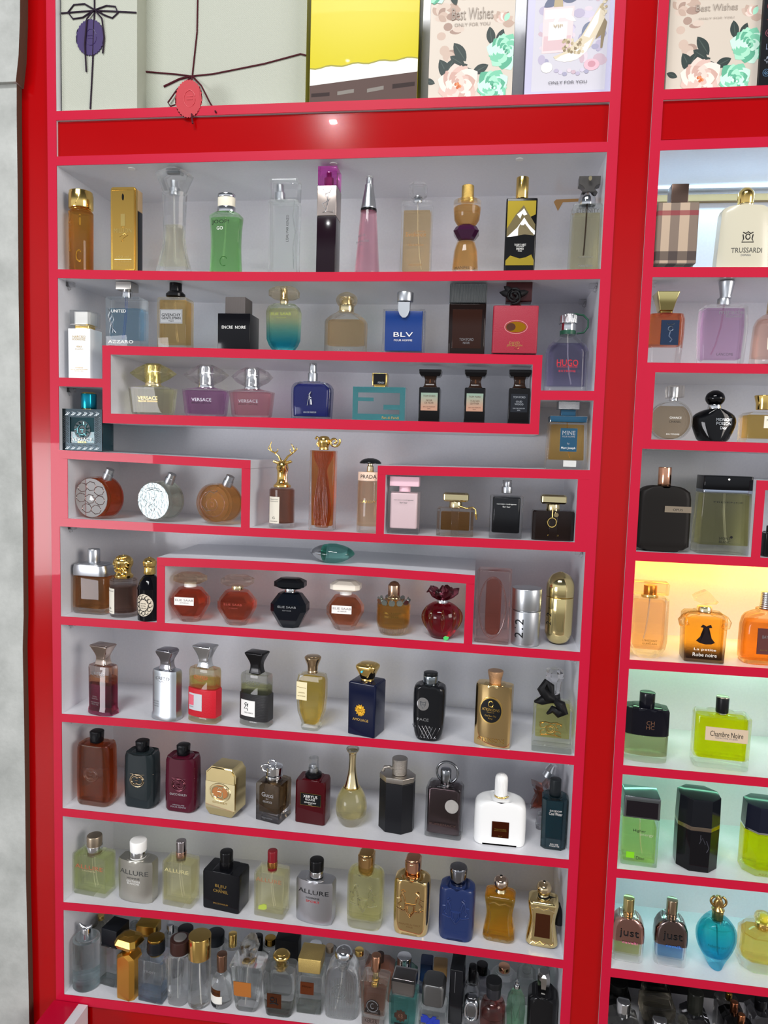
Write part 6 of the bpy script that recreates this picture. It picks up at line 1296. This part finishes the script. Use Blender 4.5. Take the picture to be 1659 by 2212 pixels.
crop(1319, 1200, .2049)
H5 = 'bottles on the yellow lit board'
b = Bot(392, 1086, 272, r5, 'tall clear bottle of peach liquid with wide amber glass cap', d=38, yaw=-4, group=H5)
b.loft('bottle_body', clear, [(1086, 200), (1060, 280), (980, 370), (900, 396), (450, 392), (430, 340)], 'r', r=8, e=2, body=True); b.liquid(lq('f0bd92'), 480, 995, 5); b.diptube(440, 900, -40)
b.loft('collar', gold, [(445, 185), (405, 180)], 'c', e=.5); b.loft('cap_core', me('d98f3c', .2), [(408, 140), (310, 140)], 'c', e=.4); b.loft('cap', amberg, [(402, 370), (290, 384), (275, 370)], 'r', r=5, d=32, e=1)
b.text("L'INSTANT", 892, 152, 20, dkgold, x=10); b.text('DE', 908, 20, 8, dkgold, x=10); b.text('GUERLAIN', 926, 152, 18, dkgold, x=6)
b = Bot(985, 1132, 360, r5, 'bottle fading from amber to black with a little dress print and heart stopper', d=44, yaw=-4, group=H5)
b.loft('bottle_body', gl('ffd9a0', c2='120c0c', lo=.1, hi=.38, thru=.25), [(1132, 420), (760, 440), (640, 440), (610, 380), (596, 190)], 'r', r=4, e=1.5, body=True)
b.loft('liquid', lq('e8950c', c2='20100a', lo=.0, hi=.3, thru=.4), [(1100, 380), (660, 390)], 'r', r=4, d=34)
for sx in (-1, 1): b.tube('scroll', gl('f6e2b8'), [(sx*a_, y_, -8) for a_, y_ in ((60, 608), (150, 620), (220, 660), (250, 700), (240, 745), (205, 755), (180, 735), (190, 710))], [3, 4.5, 5, 5, 4.5, 4, 3, 2])
b.patch('dress_print', pl('1c1012', .6), [(-40, 715), (-60, 745), (-30, 750), (-24, 740), (0, 745), (24, 740), (30, 750), (60, 745), (44, 712), (20, 722), (0, 735), (-20, 722)], off=.3); b.patch('dress_print', pl('1c1012', .6), [(-28, 742), (26, 742), (18, 800), (60, 860), (98, 905), (60, 925), (0, 930), (-60, 918), (-100, 895), (-60, 850), (-16, 800)], off=.3)
b.text('La petite', 990, 230, 34, inkw, off=.4); b.text('Robe noire', 1045, 250, 40, inkw, off=.4)
b.loft('collar', palegold, [(608, 170), (560, 165), (540, 150)], 'c', e=.5); b.ext('stopper', gl('fbeecb'), [(0, 525), (-50, 505), (-120, 480), (-135, 440), (-100, 410), (-50, 385), (0, 362), (40, 385), (90, 440), (135, 480), (110, 510), (40, 512)], 20, 3)
b = Bot(1640, 1160, 384, r5, 'broad amber bottle with brown label and ribbed silver cap at the frame edge', d=42, group=H5)
b.loft('bottle_body', gl('f2b26a'), [(1160, 440), (1120, 480), (760, 480), (640, 380), (600, 160), (570, 150)], 'r', r=12, e=2, body=True, sm=2); b.liquid(lq('c96a14', thru=.4), 700, 1120, 4); b.plate('label', pl('5a302c', .4), 758, 1040, 270, x=20, off=.4); b.text('BAYOLEA', 850, 150, 34, greyink, x=10, off=1); b.text('EAU DE TOILETTE', 995, 180, 14, inkg, x=10, off=1); b.loft('cap', ribs('c4c8cc', 300, .25, 1, 'Z', 1), [(575, 130), (500, 110), (384, 104)], 'c', e=1)
crop(1319, 1440, .2049)
H6 = 'bottles on the sixth backlit board'
b = Bot(365, 1015, 246, r6, 'oval bottle black above and smoky khaki below with black cap', d=40, yaw=-5, group=H6)
b.loft('bottle_body', gl('f0f0e0'), [(1015, 440), (980, 452), (720, 462)], 's', e=1, K=9); b.loft('liquid', lq('8f8a5a', thru=.3), [(945, 440), (725, 450)], 's', d=36, K=9); b.loft('black_shell', pl('0d0d16', .06, 1), [(718, 464), (450, 460), (425, 440), (415, 330)], 's', e=1, body=True, K=9)
b.text('CH', 570, 84, 46, rose, x=30, off=.3); b.text('HC', 620, 84, 42, rose, x=30, off=.3); cyl(b, 440, 420, 130, rose, nm='collar'); cyl(b, 420, 268, 166, pl('12121a', .15, .8))
b = Bot(1165, 1090, 298, r6, 'thick square bottle of vivid yellow liquid with handwritten label and black cap', d=42, yaw=-5, group=H6)
b.loft('bottle_body', clear, [(1090, 580), (520, 590), (500, 560), (490, 300)], 'r', r=9, e=3, body=True); b.liquid(lq('ccc800', thru=.6), 535, 985, 5)
b.plate('label', pl('cdb79c', .55), 620, 770, 440, x=30, off=.4); b.text('Chambre Noire', 690, 340, 60, inkb, x=30, off=1); b.text('OLFACTIVE STUDIO', 735, 230, 16, greyink, x=30, off=1); cyl(b, 512, 490, 125, chrome, nm='collar'); cyl(b, 490, 325, 136, pl('17171a', .3)); cyl(b, 325, 312, 138, me('c9c0b0', .2), nm='cap_rim')
crop(1309, 1660, .211)
H7 = 'bottles on the seventh backlit board'
b = Bot(335, 1002, 217, r7, 'rectangular bottle of light green liquid with mirrored dark cap', d=44, yaw=-4, group=H7)
b.loft('bottle_body', clearg, [(1002, 370), (480, 372), (470, 350)], 'r', r=3, e=1.5, body=True); b.liquid(lq('cfdf7a'), 560, 965, 4); b.diptube(470, 900, 40); b.loft('cap', me('8a8f92', .1), [(472, 370), (235, 366)], 'r', r=2, d=44, e=1, body=False); bt = b.body; b.body = ([(b.z(472), b.w(370)/2, .022), (b.z(235), b.w(366)/2, .022)], 'h', 0, 0, 0); b.plate('cap_face', me('453f48', .08), 285, 455, 320, off=.1); b.body = bt
b.text('Higher', 612, 132, 40, inkb, x=-14); b.text('energy', 652, 136, 30, pl('a9a890', .5), x=60); b.plate('green_square', pl('7cc81e', .4), 852, 918, 84, x=-95, off=.2); b.text('Dior', 912, 86, 36, inkb, x=10)
b = Bot(945, 1062, 216, r7, 'large black octagonal bottle with metal band between body and cap', d=58, yaw=-3, group=H7)
b.loft('bottle_body', pl('0e0d11', .08, .9), [(1062, 420), (600, 430)], 'h', r=17, e=.8, body=True); b.loft('metal_band', me('a89888', .15), [(600, 430), (555, 430)], 'h', r=17, e=.3); b.loft('cap', pl('15171c', .12, .7), [(555, 432), (250, 420)], 'h', r=17, e=1); b.rel('etched_initials', pl('3b3a42', .2), [[(-10, 740), (20, 670), (50, 740)], [(0, 700), (0, 640)], [(60, 700), (90, 780), (70, 830)]], .8)
b = Bot(1640, 1118, 312, r7, 'faceted bright yellow bottle with dark hexagonal cap at the frame edge', d=56, yaw=-3, group=H7)
b.loft('bottle_body', gl('f6f3a0'), [(1118, 440), (650, 440), (640, 430)], 'h', r=16, e=.8, body=True); b.liquid(lq('d8ca00', thru=.6), 660, 1060, 5); b.loft('metal_band', chrome, [(640, 436), (620, 436)], 'h', r=16, e=.2); b.loft('cap', pl('171a28', .15, .7), [(620, 436), (345, 420)], 'h', r=16, e=1); b.text('AZZARO', 1090, 180, 22, dkgold, x=10)
crop(1299, 1900, .217)
H8 = 'bottles on the eighth backlit board'
def just(x, yb, yt, shell, low, capm, tx, label):
    b = Bot(x, yb, yt, r8, label, d=34, yaw=-6, group=H8); s = (yb-yt)/660.; Y = lambda v: yb-(825-v)*s
    b.loft('bottle_body', clear, [(Y(825), 320), (Y(600), 330), (Y(450), 310), (Y(360), 200), (Y(350), 120)], 'r', r=9, e=2, body=True, sm=2)
    b.loft('liquid', low, [(Y(755), 285), (Y(610), 292)], 'r', r=6, d=27); b.loft('metal_shell', shell, [(Y(605), 334), (Y(450), 318), (Y(365), 210), (Y(350), 130)], 'r', r=9, e=.6, d=35, sm=2)
    b.body = ([(b.z(Y(825)), b.w(330)/2, .0178), (b.z(Y(350)), b.w(330)/2, .0178)], 'h', 0, 0, 0); b.text('just', Y(510), 190, 100*s, inkb, x=10, off=.5); b.text('cavalli', Y(600), 150, 26*s, tx, x=20, off=.5)
    cyl(b, Y(370), Y(175), 112, capm); return b
just(250, 826, 165, me('b98c80', .1), lq('d0a040', c2='e2d08a'), me('c9b47a', .15), pl('e66a9a', .4), 'arched bottle of golden liquid with rose metal top and big black lettering')
just(682, 872, 182, me('7d6c68', .1), lq('2c3f9a', c2='8fb0dc'), me('b09a80', .15), pl('3a78d8', .4), 'arched bottle of blue liquid with dark metal top and big black lettering')
b = Bot(1155, 916, 150, r8, 'round turquoise bottle with golden snake emblem cap', d=44, yaw=-4, group=H8)
b.loft('bottle_body', gl('7fd8e6', c2='2a9ad2', lo=.0, hi=.4), [(916, 150), (860, 200), (740, 350), (620, 412), (520, 390), (430, 260), (405, 120)], 'c', e=1, body=True, sm=3, K=9, d=44); b.loft('liquid', lq('1fb8b0', c2='0f8fc0'), [(800, 250), (740, 320), (620, 380), (500, 340), (480, 300)], 'c', sm=2, d=36, K=8)
b.text('roberto cavalli', 645, 210, 34, pl('0e5a60', .4), off=.5); b.diptube(410, 790, 20, pl('0f7a80', .4)); dg = me('b3925a', .25)
b.loft('cap', dg, [(440, 110), (330, 116), (310, 132), (300, 120), (270, 60)], 'c', e=.6); b.tube('snake_emblem', dg, [(-14, 280, 0), (-20, 240, 0), (0, 200, 0), (20, 165, 0)], [5, 5, 5, 3]); b.tube('snake_emblem', dg, [(14, 280, 0), (20, 240, 0), (0, 200, 0), (-20, 165, 0)], [5, 5, 5, 3]); b.tube('snake_emblem', dg, [(p[0], p[1], 0) for p in circ(0, 225, 76, 62, 16, -60, 60)], 2.2); b.tube('snake_emblem', dg, [(p[0], p[1], 0) for p in circ(0, 225, 76, 62, 16, 120, 240)], 2.2)
b = Bot(1625, 952, 325, r8, 'octagonal thick based bottle of honey coloured liquid at the frame edge', d=56, yaw=-4, group=H8)
b.loft('bottle_body', clear, [(952, 400), (930, 450), (560, 440), (500, 320), (480, 160)], 'h', r=14, e=.8, body=True); b.liquid(lq('e8b23c'), 560, 850, 5); cyl(b, 520, 440, 150, gold, nm='collar'); b.loft('stopper', gl('f0dca0'), [(445, 140), (400, 180), (350, 150), (328, 70)], 'c', sm=2); b.loft('stopper_core', pl('e6e04a', .3), [(430, 80), (365, 80)], 'c', x=10)
# lowest board: dark glass in front of the added dark back
H9 = 'flacons crowded on the dark lowest board'
def dim(x, yt, w, wc, hc, bm_, cm, label, back, shape='r', cs='c'):
    b = Bot(x, None, yt, r9, label, d=44, back=back, group=H9)
    b.loft('bottle_body', bm_, [(b.yb, w), (yt+hc+40, w), (yt+hc, w*.6)], shape, r=6, e=1, body=True)
    b.loft('cap', cm, [(yt+hc+8, wc*.9), (yt+hc, wc), (yt+6, wc)], cs, r=3, d=None if cs == 'c' else 40, e=1.5); return b
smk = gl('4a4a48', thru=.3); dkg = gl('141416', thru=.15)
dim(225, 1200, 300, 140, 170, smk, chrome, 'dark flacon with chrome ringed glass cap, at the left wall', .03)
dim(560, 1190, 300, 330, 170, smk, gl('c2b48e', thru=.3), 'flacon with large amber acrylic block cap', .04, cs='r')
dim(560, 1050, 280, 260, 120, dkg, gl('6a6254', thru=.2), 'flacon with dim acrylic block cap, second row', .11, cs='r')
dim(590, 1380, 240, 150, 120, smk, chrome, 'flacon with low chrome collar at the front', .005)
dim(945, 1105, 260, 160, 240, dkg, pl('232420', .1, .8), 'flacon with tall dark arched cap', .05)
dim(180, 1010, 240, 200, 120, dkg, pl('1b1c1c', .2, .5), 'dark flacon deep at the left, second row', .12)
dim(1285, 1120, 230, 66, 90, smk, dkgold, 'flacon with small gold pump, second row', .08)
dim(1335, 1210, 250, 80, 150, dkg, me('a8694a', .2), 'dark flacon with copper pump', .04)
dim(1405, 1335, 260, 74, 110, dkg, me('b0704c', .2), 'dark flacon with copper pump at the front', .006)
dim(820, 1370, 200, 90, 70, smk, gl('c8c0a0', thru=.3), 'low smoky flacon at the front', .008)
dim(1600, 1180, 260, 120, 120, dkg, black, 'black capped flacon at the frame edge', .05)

# ============================================================ BOXES ON TOP
def shade(pairs): return [pl(c, .55) for c in pairs]
crop(0, 0, .422)
m, nt, bb = _new('cream_textured_card'); t = nt.nodes.new('ShaderNodeTexCoord'); wv = nt.nodes.new('ShaderNodeTexWave'); wv.inputs['Scale'].default_value = 220; wv.bands_direction = 'DIAGONAL'
bp = nt.nodes.new('ShaderNodeBump'); bp.inputs['Strength'].default_value = .4; bp.inputs['Distance'].default_value = .0005; nt.links.new(t.outputs['Object'], wv.inputs['Vector']); nt.links.new(wv.outputs[1], bp.inputs['Height']); nt.links.new(bp.outputs[0], bb.inputs['Normal']); bb.inputs['Base Color'].default_value = lin('b2b6a8'); bb.inputs['Roughness'].default_value = .6
card = m
def gbox(x, w, label, back, d, mat, cat='gift box', top=-330, yb=None, zf=h0):
    b = Bot(x, yb, top, zf, label, d=d, back=back, name='gift_box', cat=cat)
    b.loft('box', mat, [(b.yb, w), (top, w)], 'r', r=.6, e=.5, body=True); return b
b = gbox(508, 385, 'tall cream gift box tied with dark purple cord, leftmost on top', .012, 60, card)
cord = pl('2c2030', .6); cr2 = pl('4a1420', .6)
def cordt(b, pts, mat, r=1.3, nm='cord'): b.tube(nm, mat, [(p[0], p[1], -b.d*500-1.2-(p[2] if len(p) > 2 else 0)) for p in pts], r, seg=6)
cordt(b, [(-190, 92), (-20, 88), (60, 95), (190, 108)], cord); cordt(b, [(-20, -300), (-20, 80), (-30, 330), (-44, 560)], cord)
cordt(b, [(-20, 84), (-70, 54), (-125, 55), (-155, 90), (-130, 122), (-80, 118), (-20, 84)], cord, nm='bow'); cordt(b, [(-15, 84), (40, 68), (85, 74), (98, 105), (70, 128), (30, 112), (-15, 84)], cord, nm='bow'); cordt(b, [(-20, 88, 2), (-55, 130, 2.5), (-66, 250, 2.5), (-62, 380, 1)], cord, nm='bow'); cordt(b, [(-16, 88, 2), (20, 130, 2), (30, 220, 1), (22, 295, 1)], cord, nm='bow')
def wax(b, cx, cy_, rx, ry, col):
    pts = [(cx+(rx+(2.5 if k % 2 else -2.5))*math.cos(2*PI*k/64), cy_+(ry+(2.5 if k % 2 else -2.5))*math.sin(2*PI*k/64)) for k in range(64)]
    b.patch('paper_seal', pl(col, .55), pts, off=1.2, th=.8, flat=True); b.rel('seal_print', pl(col, .3), [circ(cx+5, cy_, rx*.4, ry*.45, 22), [(cx-12, cy_-8), (cx+18, cy_-8)], [(cx-10, cy_+4), (cx+16, cy_+4)]], .5, off=2.1)
wax(b, -42, 215, 70, 86, '3a2a5e')
b = gbox(1148, 815, 'wide cream gift box tied with maroon cord and round red seal', .045, 90, card)
cordt(b, [(-408, 374), (-250, 392), (-170, 404), (-60, 398), (200, 360), (380, 322), (408, 330)], cr2); cordt(b, [(-135, -300), (-142, 200), (-165, 405)], cr2)
cordt(b, [(-170, 404), (-230, 415), (-312, 448)], cr2, 1.8, 'bow'); cordt(b, [(-170, 410, 1), (-240, 470, 3), (-285, 530, 4), (-270, 550, 5), (-235, 540, 5), (-190, 430, 3)], cr2, nm='bow'); cordt(b, [(-160, 408, 1), (-110, 460, 6), (-50, 560, 20), (10, 640, 46)], cr2, 1.5, 'bow'); cordt(b, [(-165, 405, 1), (-130, 590, 30), (-110, 650, 46), (-104, 690, 47)], cr2, 1.5, 'bow')
bt = b.body
pts = [(-128+(66+(2.5 if k % 2 else -2.5))*math.cos(2*PI*k/64)*1.0, 572+(86+(2.5 if k % 2 else -2.5))*math.sin(2*PI*k/64)) for k in range(64)]
o = b.patch('paper_seal', pl('b8303a', .5), pts, off=45, th=.8, flat=True)
bm = bmesh.new(); bm.from_mesh(o.data)
for f in list(bm.faces):
    pass
for v in bm.verts:
    if v.co.y > -b.d/2-.01: v.co.y = -b.d/2-.0448
bm.to_mesh(o.data); bm.free()
b.rel('seal_print', pl('d8505a', .3), [circ(-123, 572, 28, 38, 22), [(-138, 562), (-106, 562)], [(-138, 576), (-108, 576)]], .5, off=46.2)
crop(640, 0, .422)
yel = pl('d2c400', .4, .1)
b = gbox(338, 550, 'bright yellow gift box with white and brown bands at its foot', .02, 60, yel, zf=h0)
yB = b.yb
wavy = [(-274+548*k/20, 358-34*k/20+5*math.sin(k*1.3)) for k in range(21)]
b.art('printed_bands', [(pl('8f8a10', .4), [(x_, y_-7) for x_, y_ in wavy] + wavy[::-1]), (pl('e6e6de', .4), wavy + [(274, 388), (-274, 438)]), (pl('4a3028', .5), [(-274, 438), (274, 388), (274, yB-2), (-274, yB-2)]),
    (pl('2c1c1a', .5), [(-265, 476), (-170, 472), (-170, 490), (-265, 494)]), (pl('7a746c', .5), [(-130, 470), (-45, 460), (-45, 478), (-130, 488)]), (pl('7a746c', .5), [(22, 462), (106, 450), (106, 468), (22, 480)]), (pl('2c1c1a', .5), [(150, 444), (262, 436), (262, 456), (150, 466)])])
P_BG = '\x00'
def petal(cx, cy_, r, a, w=.55, n=9):
    o = []
    for i in range(n):
        t = i/(n-1); o.append((t, w*math.sin(PI*t)**.8*.5))
    pts = [(t*r, q*r) for t, q in o] + [(t*r, -q*r) for t, q in o[::-1][1:-1]]
    ca, sa = math.cos(a), math.sin(a); return [(cx+x_*ca-y_*sa, cy_+x_*sa+y_*ca) for x_, y_ in pts]
def peony(cx, cy_, r, cols, ctr, seed):
    rnd = random.Random(seed); out = []
    for ring, (rr, n) in enumerate(((1, 11), (.85, 11), (.68, 9), (.5, 8), (.34, 6))):
        for k in range(n): out.append((cols[(k+ring) % len(cols)], petal(cx+rnd.uniform(-.05, .05)*r, cy_+rnd.uniform(-.05, .05)*r, r*rr*rnd.uniform(.88, 1.08), 2*PI*k/n+ring*.35, .85)))
    for k in range(7): out.append((ctr[k % len(ctr)], circ(cx+rnd.uniform(-.12, .12)*r, cy_+rnd.uniform(-.12, .12)*r, r*.07, None, 8)))
    return out
def clipx(items, lo, hi, ylim):
    return [(m_, [(min(max(x_, lo), hi), min(y_, ylim)) for x_, y_ in p]) for m_, p in items]
pinks = shade(['e6cfc4', 'd8b9ae', 'f0ded4', 'cba79b']); mints = shade(['a8e0c4', '7cc8a6', 'c8eeda', '5fae8e']); cores = shade(['c8683c', 'e09060']); mcore = shade(['4f9a7c', 'd8f4e6']); leaf = pl('2e3b38', .5); leaf2 = pl('46544e', .5); blush = shade(['c9b3a4', 'bda596', 'd3c2b4', 'a88f82'])
def floral(b, sx, lo, hi, x_off=0):
    """peony print; coordinates of the 700-px-wide crop, from the middle of the box"""
    yb = b.yb-3; it = [(pl('cfc4b6', .4), [(lo, yb), (hi, yb), (hi, -320), (lo, -320)])]
    rnd = random.Random(3)
    for k in range(16): it.append((blush[k % 4], circ(rnd.uniform(lo+30, lo+150), rnd.uniform(60, 330), rnd.uniform(14, 40), rnd.uniform(10, 26), 12)))
    for k in range(6): it.append((blush[k % 4], petal(hi-60, 150+k*3, 60, -2.6+k*.5, .6)))
    for k in range(5): it.append((blush[(k+1) % 4], petal(lo+40, 110, 50, -2.2+k*.7, .6)))
    for k in range(5): it.append(((pinks+mints)[k], petal(hi-50, 150, 44, 3.4+k*.45, .6)))
    for cx, cy_, r, a in ((-25, 330, 110, -2.2), (-30, 350, 90, -2.6), (105, 260, 90, -1.75), (130, 260, 80, -1.2), (20, 375, 130, 2.9), (90, 350, 90, 2.7), (-100, 420, 120, -2.1), (-130, 400, 95, -1.1), (-80, 372, 70, -.4), (-180, 430, 60, -2.8)): it.append((leaf, petal(cx, cy_, r, a, .5))); it.append((leaf2, petal(cx, cy_, r*.96, a, .05)))
    it += peony(170, 290, 92, mints, mcore, 5); it += peony(-62, 446, 108, pinks, cores, 6); it += peony(115, 456, 84, mints, mcore, 8); it += peony(-190, -5, 70, mints, mcore, 9)
    it += [(leaf, petal(-110, 0, 70, 1.2, .5)), (leaf, petal(-90, -10, 70, .8, .5))]
    b.art('flower_print', [(m_, [(p[0]*sx, p[1]) for p in pts]) for m_, pts in clipx(it, lo/1., hi/1., yb)], step=.004)
    gt = pl('a3988d', .5); b.text('Best Wishes', 108, 210*sx, 56, gt, x=0, off=1.2); b.text('ONLY FOR YOU', 158, 180*sx, 15, gt, x=0, off=1.2)
b = gbox(886, 430, 'flower printed gift box with a dark side, beside the yellow one', .01, 70, pl('1c1d1f', .5))
floral(b, 1, -214, 214)
b = gbox(1384, 440, 'lilac framed gift box printed with a shoe and a perfume bottle', .012, 60, pl('c6c4dc', .45))
yB = b.yb; lil = shade(['b9b2c8', 'cfc9da', 'a6a4bc', 'd9cdd6', 'c9b2bd']); gldp = shade(['b8a888', 'd8cdb4', '8f8064']); wh = pl('e6e2de', .4)
it = [(pl('cbc9d2', .45), [(-185, yB-28), (190, yB-28), (200, -320), (-180, -320)])]; rnd = random.Random(11)
for k in range(46): it.append((lil[k % 5], circ(rnd.uniform(-150, 160), rnd.uniform(-40, 330), rnd.uniform(12, 42), rnd.uniform(10, 30), 10)))
it += [(pl('6a7288', .5), petal(-60, 20, 90, a, .5)) for a in (2.6, 3.3, .2)] + [(pl('7a8298', .5), petal(60, 200, 80, a, .5)) for a in (-.8, -.2, .9)]
it += [(pl('e3cfd0', .4), [(-138, 70), (18, 66), (10, 282), (-140, 288)]), (wh, [(-130, 80), (10, 76), (2, 120), (-132, 124)]), (pl('d4b8bc', .4), [(-132, 205), (6, 205), (2, 272), (-134, 276)]), (wh, [(-108, 140), (-14, 138), (-16, 222), (-110, 226)]), (gldp[0], [(-84, 30), (-44, 30), (-40, 68), (-88, 68)]), (wh, circ(-62, 5, 52, 30, 18)), (wh, petal(-50, 95, 90, .5, .3)), (wh, petal(-50, 95, 100, 2.1, .2))]
it += [(gldp[1], [(-60, 322), (-80, 305), (-30, 285), (20, 250), (60, 210), (110, 130), (150, 60), (170, 80), (172, 130), (140, 200), (110, 260), (60, 310), (10, 330)]), (wh, [(-70, 320), (-40, 300), (30, 280), (90, 240), (120, 220), (90, 285), (40, 322), (-20, 332)]), (gldp[2], [(140, 200), (172, 130), (186, 150), (178, 200), (168, 270), (158, 272), (158, 210), (130, 230)]), (wh, [(70, 210), (120, 120), (150, 80), (140, 150), (100, 220)])]
it += [(gldp[k % 3], circ(10+rnd.uniform(-42, 60), 262+rnd.uniform(-36, 30), 8, 8, 8)) for k in range(40)] + [(gldp[k % 2], circ(165+rnd.uniform(-14, 14), 80+rnd.uniform(-40, 40), 7, 7, 8)) for k in range(16)]
it += [(wh, circ(-110, 355, 30, 26, 16)), (pl('e0b8c4', .4), circ(118, 348, 40, 28, 18)), (pl('c9929f', .4), circ(118, 345, 20, 16, 12))] + [(lil[k % 5], circ(-60+k*22, 372+8*(k % 3), 12, 10, 10)) for k in range(8)]
b.art('fashion_print', it, step=.004); b.text('ONLY FOR YOU', 430, 196, 14, pl('4a4a52', .5), x=0, off=1.6); b.text('VIP', 160, 50, 14, gldp[0], x=-62, off=1.6)
o = b.loft('ribbon_edge', black, [(b.yb, 5), (-320, 5)], 'r', r=.2, d=3, x=223, e=.1)
crop(1259, 0, .2411)
b = Bot(1150, None, -500, r0, 'flower printed gift box on the right cabinet', d=60, back=.02, name='gift_box', cat='gift box')
b.loft('box', pl('cfc4b6', .5), [(b.yb, 835), (-500, 835)], 'r', r=.6, e=.5, body=True)
# same print, in this crop's scale
k_ = .422/.2411; sk = b.w(1)/1; oldw = b.w; oldz = b.z; yb_real = b.yb
kz_ = b.kz; b.z = lambda y: -(y-515)*k_*kz_
b.w = lambda v: oldw(v*k_); b.yb = 515
floral(b, 1.0, -236, 236)
b = Bot(1800, None, -500, r0, 'black gift box with a column of coloured monogram flowers, at the frame edge', d=60, back=.012, name='gift_box', cat='gift box')
b.loft('box', pl('101014', .4), [(b.yb, 460), (-500, 460)], 'r', r=.6, e=.5, body=True)
cols = ['8a9a5a', '9a3a44', '9a3038', 'a85a6c', '8a96b4', 'aeb8c8', '5a84a8']
for i, y in enumerate((10, 110, 222, 332, 446, 556, 662)):
    for j, xx in enumerate((-168, -60)):
        c = pl(cols[(i+j) % 7], .5); 
        if (i in (4,)): b.text('LV' if j == 0 else 'LV', y, 34, 46, c, x=xx, off=.4)
        elif i in (0, 2, 5): b.rel('monogram_flower', c, [[(xx, y-30), (xx+8, y-8), (xx+26, y), (xx+8, y+8), (xx, y+30), (xx-8, y+8), (xx-26, y), (xx-8, y-8), (xx, y-30)]], .35)
        else: b.rel('monogram_flower', c, [circ(xx, y, 30, 30, 22), circ(xx, y-11, 8, 8, 10), circ(xx, y+11, 8, 8, 10), circ(xx-11, y, 8, 8, 10), circ(xx+11, y, 8, 8, 10)], .35)
